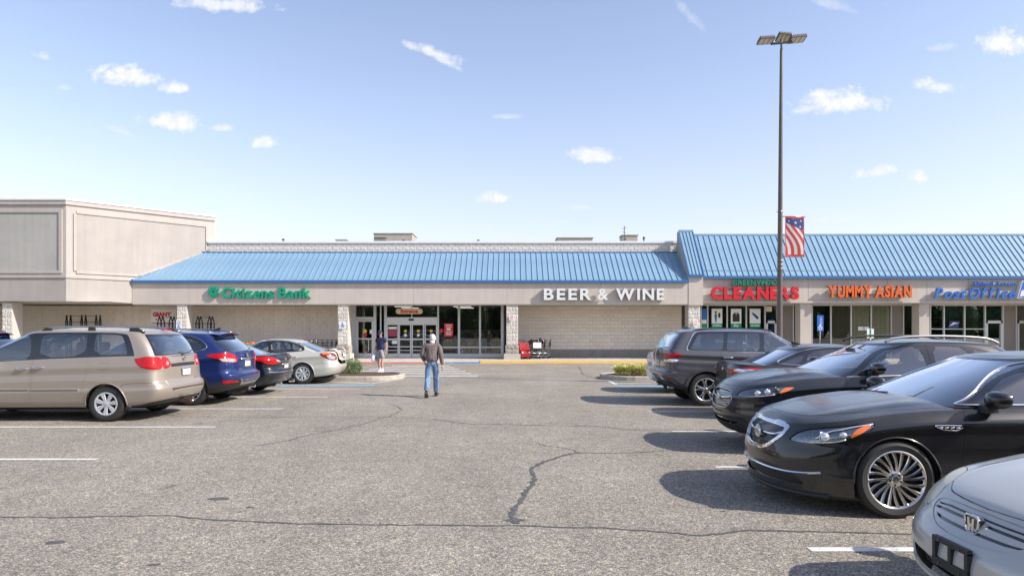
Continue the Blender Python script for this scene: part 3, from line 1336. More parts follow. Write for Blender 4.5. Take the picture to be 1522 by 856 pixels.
GLS = glass('car window glass', (.94, .96, .95), 2.3)
GLW = glass('windshield glass', (.82, .87, .85), 2.6)
GLT = glass('tinted window glass', (.28, .31, .32), 2.1)
LENS = glass('lens cover', (.93, .95, .96), .9)
SEATG = mat('grey seat cloth', (.16, .155, .15), .9, bump=(160, .3, .002))
SEATT = mat('tan seat cloth', (.56, .49, .39), .9, bump=(160, .3, .002))
SEATB = mat('black seat cloth', (.03, .03, .032), .8, bump=(160, .3, .002))
DASH = mat('dashboard plastic', (.06, .06, .062), .65)
PLATEW = mat('licence plate white', (.78, .79, .80), .35)
PLATEY = mat('licence plate yellow', (.72, .55, .10), .35)
PLATEB = mat('licence plate blue', (.05, .09, .32), .35)


def rot_pt(p, a):
 c, s = math.cos(a), math.sin(a)
 return (p[0] * c - p[1] * s, p[0] * s + p[1] * c)


WHEELS = {}


def wheel_meshes(style, r, w, rim):
 """tyre+rim meshes, axis along y, outer face at y=0 looking to -y"""
 key = (style, r, w, rim)
 if key in WHEELS:
  return WHEELS[key]
 t = MB()
 sh = .016
 t.lathe([(rim - .012, .012), (rim + .004, .004), (rim + .02, .0), (rim + (r - rim) * .55, -.008), (r - .03, .002), (r - .010, .012), (r - .002, .03),
 (r, w * .35), (r, w * .42), (r - .006, w * .44), (r - .006, w * .46), (r, w * .48), (r, w * .65), (r - .002, w - .03), (r - .012, w - .01), (rim + .02, w), (rim - .012, w - .01)], 'y', n=56)
 tyre = t.mesh('tyre', RUBBER, True, 50)
 b = MB()
 # rim barrel
 b.lathe([(rim + .003, .004), (rim - .004, .001), (rim - .012, .006), (rim - .020, .016), (rim - .026, .05), (rim - .028, w - .02)], 'y', n=56)
 d = MB()
 d.lathe([(0.001, .085), (rim * .62, .085), (rim * .64, .09), (rim * .64, .11)], 'y', n=40)
 d.lathe([(rim * .9, .13), (0.001, .13)], 'y', n=24)

 def spoke(a0, tw, r0, r1, w0, w1, y0, y1, th=.03, wm=None, seg=7):
  """curved spoke from hub to rim"""
  L = []
  for i in range(seg + 1):
   q = i / seg
   rr = r0 + (r1 - r0) * q
   a = a0 + tw * (q ** 1.3)
   ww = w0 + (w1 - w0) * q if wm is None else (w0 * (1 - q) ** 2 + 2 * wm * q * (1 - q) + w1 * q * q)
   yy = y0 + (y1 - y0) * q - .012 * math.sin(PI * q) * 0
   c = Vector((math.cos(a), math.sin(a)))
   n = Vector((-c.y, c.x))
   for (e, dy, k) in ((-1, .008, 1), (-.55, 0, 1), (.55, 0, 1), (1, .008, 1), (1, th, .8), (-1, th, .8)):
    p = c * rr + n * (e * k * ww / 2)
    L.append((p.x, yy + dy, p.y))
  f = []
  for i in range(seg):
   for k in range(6):
    f.append((i * 6 + k, i * 6 + (k + 1) % 6, (i + 1) * 6 + (k + 1) % 6, (i + 1) * 6 + k))
  b.add(L, f)
 hub = .055
 if style == 'swirl':          # twenty thin bright blades in pairs
  for k in range(10):
   a = 2 * PI * k / 10
   spoke(a + .03, .10, .05, rim - .008, .030, .044, .030, .006, wm=.016)
   spoke(a + .22, .26, .05, rim - .008, .026, .040, .030, .006, wm=.020)
  b.lathe([(.001, .016), (.03, .017), (.034, .022), (.062, .026), (.075, .034), (.078, .06)], 'y', n=32)
  for k in range(5):
   a = 2 * PI * k / 5 + .3
   d.lathe([(.001, .020), (.010, .020), (.011, .03)], 'y', (.052 * math.cos(a), 0, .052 * math.sin(a)), 8)
 elif style == 'split5':       # five split spokes, machined
  for k in range(5):
   a = 2 * PI * k / 5 + .31
   spoke(a, 0, .04, rim * .52, .075, .06, .028, .022)
   spoke(a - .10, -.17, rim * .45, rim - .006, .035, .038, .024, .006)
   spoke(a + .10, .17, rim * .45, rim - .006, .035, .038, .024, .006)
   spoke(a + PI / 5, 0, .05, rim * .36, .03, .012, .03, .03)
  b.lathe([(.001, .014), (.03, .015), (.04, .022), (.07, .028), (.074, .06)], 'y', n=32)
  for k in range(5):
   a = 2 * PI * k / 5 + .31 + PI / 5
   d.lathe([(.001, .022), (.011, .022), (.012, .03)], 'y', (.055 * math.cos(a), 0, .055 * math.sin(a)), 8)
 elif style == 'cover7':       # plastic cover, pairs of bars
  for k in range(7):
   a = 2 * PI * k / 7 + .2
   spoke(a - .13, .03, .045, rim + .0, .034, .05, .012, .0)
   spoke(a + .13, -.03, .045, rim + .0, .034, .05, .012, .0)
  b.lathe([(.001, .004), (.035, .005), (.045, .010), (.07, .012), (.075, .03)], 'y', n=32)
  b.lathe([(rim + .002, .0), (rim - .010, -.003), (rim - .026, .002), (rim - .03, .02)], 'y', n=48)
 elif style == 'cover8':
  for k in range(8):
   a = 2 * PI * k / 8 + .1
   spoke(a - .05, -.16, .05, rim - .002, .05, .026, .012, .0)
   spoke(a + .05, .16, .05, rim - .002, .05, .026, .012, .0)
  b.lathe([(.001, .004), (.035, .005), (.045, .010), (.085, .012), (.09, .03)], 'y', n=32)
  b.lathe([(rim + .002, .0), (rim - .010, -.003), (rim - .022, .002), (rim - .026, .02)], 'y', n=48)
 else:                         # plain ten spokes
  for k in range(10):
   spoke(2 * PI * k / 10, 0, .05, rim - .006, .04, .03, .026, .006)
  b.lathe([(.001, .014), (.03, .015), (.04, .022), (.07, .028), (.074, .06)], 'y', n=32)
 rm = {'swirl': CHROMEW, 'split5': ALLOY, 'cover7': SILVC, 'cover8': SILVC}.get(style, ALLOY)
 WHEELS[key] = (tyre, b.mesh('rim', rm, True, 28), d.mesh('brake_disc', ALLOYD, True, 40))
 return WHEELS[key]


CHROMEW = mat('bright wheel finish', (.66, .64, .61), .16, metal=1.0)


def seat_mesh(m):
 s = MB()
 L = []

 def slab(sections):
  base = len(s.v)
  n = 12
  for (c, hw, hd, ax) in sections:
   for k in range(n):
    a = 2 * PI * k / n
    e = .55
    cx = math.copysign(abs(math.cos(a)) ** e, math.cos(a)) * hw
    cy = math.copysign(abs(math.sin(a)) ** e, math.sin(a)) * hd
    s.v.append((c[0] + ax[0] * cy, c[1] + cx, c[2] + ax[1] * cy))
  for i in range(len(sections) - 1):
   for k in range(n):
    s.f.append((base + i * n + k, base + i * n + (k + 1) % n, base + (i + 1) * n + (k + 1) % n, base + (i + 1) * n + k))
  s.f.append(tuple(base + k for k in range(n)))
  s.f.append(tuple(base + (len(sections) - 1) * n + k for k in range(n)))
 # cushion
 slab([((-.27, 0, .0), .20, .05, (0, 1)), ((-.24, 0, .02), .25, .09, (0, 1)), ((.0, 0, .0), .26, .09, (0, 1)), ((.22, 0, -.02), .24, .08, (0, 1))])
 # back
 slab([((.18, 0, -.02), .22, .06, (1, .2)), ((.22, 0, .15), .25, .09, (1, .2)), ((.29, 0, .42), .25, .07, (1, .2)), ((.33, 0, .58), .20, .05, (1, .2)), ((.335, 0, .61), .14, .03, (1, .2))])
 # headrest
 slab([((.335, 0, .64), .09, .03, (1, .2)), ((.34, 0, .67), .13, .05, (1, .2)), ((.35, 0, .77), .13, .05, (1, .2)), ((.355, 0, .81), .10, .03, (1, .2))])
 s.tube([(.335, -.05, .58), (.34, -.05, .66)], .008, 6)
 s.tube([(.335, .05, .58), (.34, .05, .66)], .008, 6)
 return s.mesh('seat', m, True, 60)


SEATS = {}


def ribbon(parent, name, sh, view, pts, m, r=.008, off=.004, pair=True, flat=None, sm=0, closed=False, n=6, dens=.06, mirror_join=False):
 """trim strip that follows the shell"""
 if mirror_join:
  p = sh.path(view, pts, off, 1, dens, sm, False)
  q = [(a, -b, c) for a, b, c in p]
  full = q[::-1] + (p[1:] if abs(p[0][1]) < 1e-3 else p)
  return MB().tube(full, r, n, False, flat=flat).build(name, m, parent, True, 50)
 for s in ((1, -1) if pair else (1,)):
  MB().tube(sh.path(view, pts, off, s, dens, sm, closed), r, n, closed, flat=flat).build(name, m, parent, True, 50)


def plate(parent, x, y, z, style, rot=0, w=.305, h=.152):
 """number plate facing +x (rear) with frame"""
 b = MB().box(x - .006, x, y - w / 2, y + w / 2, z - h / 2, z + h / 2)
 o = b.build('licence_plate', PLATEW, parent)
 bl = MB().box(x - .001, x + .0015, y - w / 2 + .004, y + w / 2 - .004, z + h / 2 - .034, z + h / 2 - .004)
 bl.build('plate_band', PLATEB, o)
 if style == 'pa':
  MB().box(x - .001, x + .0015, y - w / 2 + .004, y + w / 2 - .004, z - h / 2 + .004, z - h / 2 + .034).build('plate_band', PLATEY, o)
 t = MB()
 xs = y - w * .36
 for k in range(7):
  c = xs + k * w * .118
  for (a0, a1, b0, b1) in (((-.008, -.004, -.026, .026), (.004, .008, -.026, .026), (-.008, .008, .02, .026)) if k % 2 else ((-.008, .008, -.026, -.02), (-.008, -.004, -.026, .026), (-.008, .008, -.002, .004))):
   t.box(x - .001, x + .002, c + a0, c + a1, z + b0 - .002, z + b1 - .002)
 t.build('plate_characters', PLATEB, o)
 return o


def make_car(name, label, spec, loc, rotz):
 """spec keys: L, body(Shell), cabin(Shell), bf, cf (features), wheels (xf,xr,r,w,rim,style,track), paint ..."""
 root = thing(name, label, spec['cat'], loc, rotz)
 B, G = spec['body'], spec['cabin']
 pm = spec['paint']
 xf, xr, r, w, rim, style, track, ar = spec['wheels']
 arches = [dict(part=None, poly=circle(xf, r - .005, ar, 40), view='s', dens=.2),
 dict(part=None, poly=circle(xr, r - .005, ar, 40), view='s', dens=.2)]
 c0, c1 = spec['cab']
 bf = list(spec['bf']) + arches

 def drop(p, c):
  return (c[:, 1] > 1.10) & (p[:, 0] > c0) & (p[:, 0] < c1)
 rb = build_shell(B, bf, 'body', pm, root, drop=drop, gapmat=GAP, nu=spec.get('nu', (15, 38, 13)))
 rg = build_shell(G, spec['cf'], 'roof', spec.get('roofmat', pm), root, nu=(12, 30, 12), nv=(14, 9), gapmat=GAP)
 # wheel wells
 for x in (xf, xr):
  for s in (1, -1):
   m = MB()
   n = 20
   R = ar - .002
   a = [(x + R * math.cos(PI * i / n * 1.16 - .08 * PI), r - .005 + R * math.sin(PI * i / n * 1.16 - .08 * PI)) for i in range(n + 1)]
   y0, y1 = s * (track - .01), s * (track - .42)
   V = [(p[0], y0, p[1]) for p in a] + [(p[0], y1, p[1]) for p in a]
   Fq = [(i, i + 1, n + 2 + i, n + 1 + i) for i in range(n)]
   Fq.append(tuple(range(n + 1, 2 * n + 2)))
   m.add(V, Fq)
   m.build('wheel_well', WELL, root)
 # wheels
 ty, ri, di = wheel_meshes(style, r, w, rim)
 for x, steer in ((xf, spec.get('steer', 0)), (xr, 0)):
  for s in (-1, 1):
   e = bpy.data.objects.new('wheel', None)
   COL.objects.link(e)
   e.parent = root
   e.location = (x, s * track, r)
   e.rotation_euler = (0, random.uniform(0, 6), (0 if s < 0 else PI) + steer)
   link('tyre', ty, e)
   link('rim', ri, e)
   link('brake_disc', di, e)
 # underbody
 L = spec['L']
 hw = track - .16
 zf = spec.get('clear', .2)
 ub = MB().box(.35, L - .35, -hw + .22, hw - .22, zf, zf + .10)
 ub.box(xf + ar, xr - ar, -hw, hw, zf - .01, zf + .1)
 ub.box(.42, xf - ar, -hw + .1, hw - .1, zf + .02, zf + .1)
 ub.box(xr + ar, L - .34, -hw + .15, hw - .15, zf + .06, zf + .14)
 ub.tube([(xr + .55, .35, zf + .02), (L - .55, .45, zf + .08)], .09, 10)
 ub.box(xf - .06, xf + .06, -track + .2, track - .2, zf - .02, zf + .05)
 ub.box(xr - .05, xr + .05, -track + .2, track - .2, zf, zf + .06)
 ub.build('underbody', WELL, root)
 # cabin tub, dashboard, seats, wheel
 wi = spec.get('wi', .70)
 zbelt = spec.get('belt', .92)
 fb = spec.get('firewall', c0 + .55)
 re = spec.get('cabrear', c1 - .25)
 tb = MB()
 zz0 = zf + .12
 tb.box(fb, re, -wi, wi, zz0, zz0 + .02)
 for s in (-1, 1):
  tb.box(fb, re, s * wi - .02, s * wi + .02, zz0, zbelt - .03)
 tb.box(fb - .02, fb, -wi, wi, zz0, zbelt - .03)
 tb.box(re, re + .02, -wi, wi, zz0, zbelt - .02)
 if spec.get('shelf'):
  tb.box(re - .02, spec['shelf'], -wi, wi, zbelt - .03, zbelt - .01)
 tb.build('cabin_trim', spec.get('trim', SEATG), root)
 ds = MB()
 dz = spec.get('dashz', zbelt + .02)
 ds.prism([(fb - .35, dz - .08), (fb + .02, dz + .01), (fb + .22, dz - .005), (fb + .33, dz - .07), (fb + .30, dz - .25), (fb, dz - .3)], 'y', -wi + .02, wi - .02)
 ds.ell((fb + .26, -.36, dz + .0), (.10, .17, .05))
 ds.build('dashboard', DASH, root, True, 40)
 sw = MB()
 sx, sz = fb + .46, dz - .02
 cpts = []
 for i in range(20):
  a = 2 * PI * i / 20
  y, z = .185 * math.cos(a), .185 * math.sin(a)
  cpts.append((sx + z * .38, -.36 + y, sz + z * .92))
 sw.tube(cpts, .014, 8, True)
 sw.tube([cpts[0], (sx, -.36, sz), cpts[10]], .018, 6)
 sw.tube([cpts[15], (sx - .01, -.36, sz), (sx - .2, -.36, sz - .08)], .03, 8)
 sw.build('steering_wheel', DASH, root, True, 60)
 sm = spec.get('seatmat', SEATG)
 if sm.name not in SEATS:
  SEATS[sm.name] = seat_mesh(sm)
 for (x, ys, sc) in spec['seats']:
  for y in ys:
   o = link('seat', SEATS[sm.name], root, (x, y, spec.get('seatz', .52)))
   o.scale = (1, sc, spec.get('seatk', 1.0))
 # rear-view mirror
 MB().box(fb + .30, fb + .325, -.12, .12, spec.get('mirz', 1.27), spec.get('mirz', 1.27) + .06).build('rear_view_mirror', DASH, root)
 return root, B, G, rb, rg


def door_mirror(root, x, y, z, m, s, k=1.0, capm=None):
 """door mirror housing at x,y,z (base on the door)"""
 h = MB()
 b = len(h.v)
 n = 14
 rows = []
 for (t, ry, rz, dx) in ((-.075, .02, .02, .0), (-.06, .085, .06, .0), (-.02, .115, .078, 0), (.03, .122, .082, .0), (.055, .118, .078, 0)):
  for i in range(n):
   a = 2 * PI * i / n
   ex = math.copysign(abs(math.cos(a)) ** .75, math.cos(a)) * ry
   ez = math.copysign(abs(math.sin(a)) ** .75, math.sin(a)) * rz
   # thinner towards the outer end
   ez *= 1 - .18 * (ex / .12)
   h.v.append((x + t * k, s * (y + .16 * k + ex * k) + 0, z + .09 * k + ez * k + ex * .08))
 for i in range(4):
  for q in range(n):
   h.f.append((b + i * n + q, b + i * n + (q + 1) % n, b + (i + 1) * n + (q + 1) % n, b + (i + 1) * n + q))
 h.f.append(tuple(b + q for q in range(n)))
 ob = h.build('door_mirror', m, root, True, 70)
 gl = MB()
 c = b + 4 * n
 gl.add([(h.v[c + q][0] + .002, h.v[c + q][1] * 1.0, h.v[c + q][2]) for q in range(n)], [tuple(range(n))])
 gl.build('mirror_glass', CHROME, ob)
 st = MB()
 st.prism([(x - .05, z - .035), (x + .06, z - .03), (x + .05, z + .055), (x - .04, z + .03)], 'y', s * (y - .08), s * (y + .10 * k))
 st.build('mirror_stalk', BLACKP, ob, True, 30)
 return ob


def handle(root, sh, x, z, m, L=.20, sides=(1, -1)):
 for s in sides:
  p = sh.path('s', [(x - L / 2, z), (x - L / 2 + .03, z), (x + L / 2 - .03, z + .004), (x + L / 2, z + .004)], .0, s, .05)
  k = len(p)
  h = MB()
  pts = [(a, b + s * (.034 * min(1, 4 * (i / (k - 1)) * (1 - i / (k - 1)) * 1.6)), c) for i, (a, b, c) in enumerate(p)]
  h.tube(pts, .012, 6, flat=(.030, .016)) if False else h.tube(pts, .014, 8)
  h.build('door_handle', m, root, True, 60)


def wiper(root, G, pts, m=None, s=1):
 p = G.path('uv', pts, .02, s, .1)
 MB().tube(p, .007, 5).build('wiper', BLACKP, root)


def pipe(root, x, y, z, r=.035, m=None):
 MB().lathe([(r, 0), (r, -.14), (r * .85, -.14), (r * .85, -.01), (r, 0)], 'x', (x, y, z), 16).build('exhaust_tip', m or CHROME, root, True, 40)


def arch_lip(root, xw, r, ar, sh, m, wd=.012, a0=-.02, a1=1.02, off=.0, name='wheel_arch_lip', nn=26):
 for s in (1, -1):
  pts = []
  for i in range(nn + 1):
   a = PI * (a0 + (a1 - a0) * i / nn)
   pts.append((xw + (ar + .004) * math.cos(a), r - .005 + (ar + .004) * math.sin(a)))
  MB().tube(sh.path('s', pts, off, s, .3, 0, False), wd, 6).build(name, m, root, True, 60)
# ------------------------------------------------------------------ cars
PBLK = paint('black car paint', (.004, .004, .005), 0, .3, dust=.20)
HLMP = mat('headlamp reflector', (.20, .205, .22), .14, metal=.9, coat=1, var=(40, .35))


def uvp(*p):
 return [('uv', a, b) for a, b in p]


def car_buick(loc, rotz, label):
 L = 5.02
 B = Shell(
 xF=[(0, .10), (.06, .03), (.25, .02), (.45, .0), (.7, .03), (.9, .10), (1, .15)],
 xR=[(0, L - .12), (.3, L), (.75, L - .03), (1, L - .08)],
 W=[(0, .865), (.10, .905), (.3, .925), (.5, .918), (.62, .922), (.78, .93), (.88, .915), (1, .86)],
 zb=[(0, .15), (.4, .14), (1.4, .19), (3.4, .2), (4.4, .22), (5.02, .34)],
 zt=[(0, .77), (.15, .79), (.45, .85), (.9, .925), (1.4, .965), (2.2, .985), (3.2, 1.01), (4.2, 1.04), (4.8, 1.03), (5.02, .97)],
 zc=[(0, .77), (.16, .79), (.26, .865), (.45, .915), (.9, .995), (1.4, 1.055), (2.0, 1.07), (4.2, 1.07), (4.7, 1.10), (4.95, 1.07), (5.02, .99)],
 cre=((.86, .014, .10), (.30, .008, .12)), fl=((.97, .38, .018), (3.875, .38, .022)), hc=(.30, .12, .016, .35, 1.5),
 RF=[(0, .72), (.5, .62), (1, .60)], RR=.5, nF=2.35, nR=2.8, cap=2.8,
 wx=[(0, .95), (.8, .985), (1.5, 1), (3.6, 1), (4.4, .985), (5.02, .93)])
 G = Shell(
 xF=[(0, 1.28), (.5, 1.78), (1, 2.32)], xR=[(0, 4.66), (.5, 4.2), (1, 3.78)],
 W=[(0, .825), (.3, .775), (.7, .69), (1, .60)],
 zb=[(1.3, .995), (3.0, .99), (4.6, 1.04)],
 zt=[(2.3, 1.42), (2.8, 1.445), (3.3, 1.43), (3.8, 1.37)],
 zc=[(2.38, 1.42), (2.5, 1.455), (2.9, 1.49), (3.3, 1.48), (3.65, 1.42), (3.8, 1.37)],
 RF=.42, RR=.42, nF=2.3, nR=2.4, cap=2.2)
 bf = [
 # front bumper / wing / bonnet shut lines
 dict(view='line', pts=('t', [(.27, .0), (.285, .30), (.40, .54), (.75, .71), (1.2, .765), (1.5, .79)]), w=.009, sm=1),
 dict(view='line', pts=('s', [(.79, .87), (.70, .75), (.64, .62), (.62, .5)]), w=.006),
 # grille
 dict(part='grille_surround', mat=CHROME, view='f', poly=[(-.1, .80), (.22, .80), (.42, .79), (.475, .755), (.42, .65), (.31, .555), (.16, .51), (-.1, .51)], sm=1, off=.012, skirt=.03),
 dict(part='grille', mat=GLOSSB, view='f', poly=[(-.1, .77), (.20, .77), (.38, .762), (.435, .738), (.39, .66), (.29, .58), (.15, .54), (-.1, .54)], sm=1, off=-.03, skirt=0),
 # lower intake
 dict(part='lower_intake', mat=BLACKP, view='f', poly=[(-.1, .33), (.60, .325), (.70, .29), (.66, .25), (-.1, .24)], sm=1, off=-.03, skirt=0),
 # head lamp
 dict(part='headlight', mat=HLMP, view='mix', pair=True, gap=.004, off=-.014, sm=1,
 poly=[('f', .52, .66), ('f', .56, .73), ('f', .64, .78), ('s', .42, .815), ('s', .62, .85), ('s', .80, .865), ('s', .76, .82), ('s', .62, .75), ('s', .50, .69), ('s', .36, .655), ('f', .64, .65)]),
 dict(part='turn_signal', mat=AMBL, view='s', pair=True, off=.0, poly=[(.54, .715), (.66, .775), (.755, .84), (.72, .85), (.60, .80)], sm=1),
 # doors
 dict(part='door', mat=PBLK, pair=True, gap=.004, view='s', sm=0, poly=[(1.60, .97), (1.575, .82), (1.56, .55), (1.58, .30), (2.78, .295), (2.80, .60), (2.83, .90), (2.84, 1.03), (1.64, .99)]),
 dict(part='door', mat=PBLK, pair=True, gap=.004, view='s', sm=0, poly=[(2.865, 1.03), (2.85, .80), (2.83, .60), (2.81, .295), (3.42, .30), (3.55, .42), (3.70, .62), (3.95, .80), (4.05, 1.05)]),
 dict(part='tail_light', mat=REDL, pair=True, gap=.004, off=.002, view='mix', sm=1, poly=[('s', 4.35, .90), ('s', 4.8, .96), ('r', .55, .93), ('r', .35, .90), ('r', .4, .84), ('s', 4.75, .82)]),
 dict(part='trunk_lid', mat=PBLK, gap=.004, view='mix', poly=[('t', 4.62, -.1), ('t', 4.62, .60), ('t', 4.85, .62), ('r', .5, .8), ('r', .45, .6), ('r', -.1, .6)]),
 dict(part='vent_recess', mat=BLACKP, pair=True, view='s', off=-.006, poly=[(1.30, .845), (1.54, .845), (1.55, .825), (1.50, .800), (1.36, .805)], sm=1),
 ]
 cf = [
 dict(part='windshield', mat=GLW, view='uv', off=-.003, poly=[(-.1, .02), (.80, .02), (.80, .93), (.74, .955), (-.1, .965)]),
 dict(part='rear_window', mat=GLT, view='uv', off=-.003, poly=[(3.1, .05), (2.30, .05), (2.32, .93), (3.1, .95)]),
 dict(part='window_frame', mat=GLOSSB, pair=True, view='s', off=-.001, sm=1, poly=[(1.66, 1.02), (1.72, 1.06), (2.02, 1.24), (2.38, 1.37), (2.60, 1.41), (3.0, 1.42), (3.5, 1.385), (3.85, 1.28), (4.2, 1.12), (4.22, 1.06), (3.2, 1.025)]),
 dict(part='window', mat=GLT, pair=True, view='s', off=-.004, sm=1, poly=[(1.86, 1.03), (1.90, 1.13), (2.18, 1.29), (2.50, 1.345), (2.83, 1.37), (2.90, 1.20), (2.93, 1.03), (2.4, 1.02)]),
 dict(part='window', mat=GLT, pair=True, view='s', off=-.004, sm=1, poly=[(3.02, 1.03), (3.0, 1.2), (2.96, 1.37), (3.35, 1.355), (3.62, 1.31), (3.70, 1.2), (3.80, 1.045)]),
 dict(part='window', mat=GLT, pair=True, view='s', off=-.004, sm=1, poly=[(3.86, 1.055), (3.76, 1.2), (3.70, 1.28), (3.85, 1.22), (4.12, 1.095), (4.12, 1.055)]),
 ]
 sp = dict(L=L, body=B, cabin=G, bf=bf, cf=cf, paint=PBLK, cat='sedan', wheels=(.97, 3.875, .352, .245, .262, 'swirl', .918, .385),
 cab=(1.72, 4.1), steer=-.03, belt=.98, seats=[(2.65, (-.38, .38), 1), (3.55, (-.38, .0, .38), .9)], seatmat=SEATB, trim=SEATB,
 seatz=.53, wi=.70, firewall=1.95, cabrear=3.95, shelf=4.35, mirz=1.24, nu=(22, 44, 13), dashz=1.0)
 root, B, G, rb, rg = make_car('black_sedan', label, sp, loc, rotz)
 # grille bars, badge, wing bar
 gm = MB()
 for k in range(27):
  y = -.39 + k * .03
  zt, zb2 = .765, .55 + max(0, abs(y) - .15) * .55
  if zt - zb2 < .03:
   continue
  q0 = B.path('f', [(abs(y), zb2), (abs(y), (zb2 + zt) / 2), (abs(y), zt)], -.016, 1 if y >= 0 else -1, .2)
  gm.tube(q0, .003, 4)
 gm.build('grille_bar', mat('dark chrome', (.16, .16, .165), .25, metal=1.0), root)
 ribbon(root, 'grille_wing', B, 'f', [(.0, .672), (.2, .672), (.33, .682), (.42, .712)], CHROME, .010, .0, mirror_join=True)
 c = B.path('f', [(0, .668), (.01, .668)], .02)[0]
 em = MB().lathe([(.001, -.012), (.055, -.012), (.064, -.004), (.066, .004), (.06, .01)], 'x', (c[0] - .004, 0, .668), 28)
 e = em.build('emblem', CHROME, root, True, 40)
 tri = MB()
 for k in (-1, 0, 1):
  tri.prism([(k * .027 - .008 - .006, .688), (k * .027 + .006 - .006, .688), (k * .027 + .014, .655), (k * .027 + .008, .643), (k * .027 - .002, .65)], 'x', c[0] - .024, c[0] - .016)
 tri.build('emblem_shields', SATIN, e)
 # chrome strip along the lower lip
 ribbon(root, 'lower_chrome_strip', B, 'f', [(0, .36), (.4, .36), (.60, .365), (.74, .38), (.82, .40)], CHROME, .011, .004, mirror_join=True, sm=1)
 ribbon(root, 'front_splitter', B, 'f', [(0, .17), (.4, .17), (.7, .175), (.8, .18)], BLACKP, .02, .006, mirror_join=True)
 # lamp internals
 for s in (1, -1):
  hl = MB()
  for (u, v, rr) in (('f', .70, .060), ):
   pass
  p = B.path('s', [(.36, .725), (.361, .725)], -.012, s)[0]
  lens = MB().ell((p[0], p[1], p[2]), (.045, .045, .045), 20, 12).build('headlight_projector', WHTL, rb.get('headlight') if s == 1 else root, True)
  ribbon(root, 'headlight_blade', B, 'mixq', None, CHROME) if False else None
  for rr_ in (.052, .064):
   MB().tube([(p[0] - .035 * abs(math.cos(a * PI / 10)) * 0 + .052 * 0 + rr_ * math.cos(a * PI / 10) * .8, p[1] - s * .022 - s * rr_ * math.cos(a * PI / 10) * .55, p[2] + rr_ * math.sin(a * PI / 10) * .75) for a in range(20)], .005, 5, True).build('projector_ring', CHROME, root, True)
  q2 = B.path('s', [(.50, .755), (.501, .755)], -.010, s)[0]
  MB().ell(q2, (.035, .03, .026), 16, 10).build('headlight_projector', WHTL, root, True)
  pts = B.path('s', [(.30, .70), (.40, .775), (.50, .80), (.62, .83), (.77, .855)], -.004, s, .06, 1)
  MB().tube(pts, .008, 6).build('headlight_strip', WHTL, root, True)
  pts = B.path('s', [(.30, .668), (.36, .672), (.44, .685), (.52, .71)], -.004, s, .06, 1)
  MB().tube(pts, .007, 6).build('headlight_strip', WHTL, root, True)
  # porthole vent: chrome bars
  for k in range(4):
   x = 1.335 + k * .052
   MB().tube(B.path('s', [(x, .824), (x + .034, .830)], .002, s), .009, 6).build('vent_bar', CHROME, root, True)
 ribbon(root, 'vent_trim', B, 's', [(1.30, .846), (1.42, .848), (1.54, .846), (1.55, .826), (1.50, .802), (1.38, .806), (1.32, .83)], CHROME, .004, .002, closed=True)
 # window chrome
 ribbon(root, 'window_trim', G, 's', [(1.58, 1.02), (1.72, 1.075), (2.02, 1.258), (2.34, 1.388), (2.60, 1.422), (3.0, 1.432), (3.5, 1.396), (3.85, 1.292), (4.24, 1.115)], CHROME, .009, .003, sm=2)
 ribbon(root, 'window_trim', G, 's', [(1.58, 1.015), (2.4, 1.018), (3.2, 1.026), (4.24, 1.07)], CHROME, .009, .006)
 ribbon(root, 'sill_trim', B, 's', [(1.5, .30), (2.4, .295), (3.4, .30)], CHROME, .010, .003)
 for s in (1, -1):
  door_mirror(root, 1.80, .86, .99, PBLK, s, 1.0)
 handle(root, B, 2.66, .84, CHROME)
 handle(root, B, 3.72, .87, CHROME)
 for xw in (.97, 3.875):
  arch_lip(root, xw, .352, .385, B, PBLK, .010)
 wiper(root, G, [(.75, .03), (.45, .06), (.1, .10), (-.0, .12)])
 wiper(root, G, [(.3, .03), (.1, .035), (.0, .05)], s=-1)
 return root


def simple_front(B, z0, z1):
 return []


def badge_text(parent, txt, size, loc, rot, m, name='badge'):
 o = text_mesh(name, txt, size, m, parent, ext=.002)
 o.location = loc
 o.rotation_euler = rot
 return o


def text_mesh(name, txt, size, m, parent=None, ext=.02, offset=0.0, shear=0.0, sx=1.0, align='LEFT', spacing=1.0, bev=0.0):
 cu = bpy.data.curves.new(name, 'FONT')
 cu.body = txt
 cu.size = size
 cu.extrude = ext
 cu.offset = offset
 cu.shear = shear
 cu.align_x = align
 cu.space_character = spacing
 cu.bevel_depth = bev
 cu.resolution_u = 4
 ob = bpy.data.objects.new(name, cu)
 dg = bpy.context.evaluated_depsgraph_get()
 COL.objects.link(ob)
 dg.update()
 me = bpy.data.meshes.new_from_object(ob.evaluated_get(dg))
 bpy.data.objects.remove(ob)
 bpy.data.curves.remove(cu)
 me.name = name
 if sx != 1.0:
  for v in me.vertices:
   v.co.x *= sx
 me.materials.clear()
 me.materials.append(m)
 return link(name, me, parent)


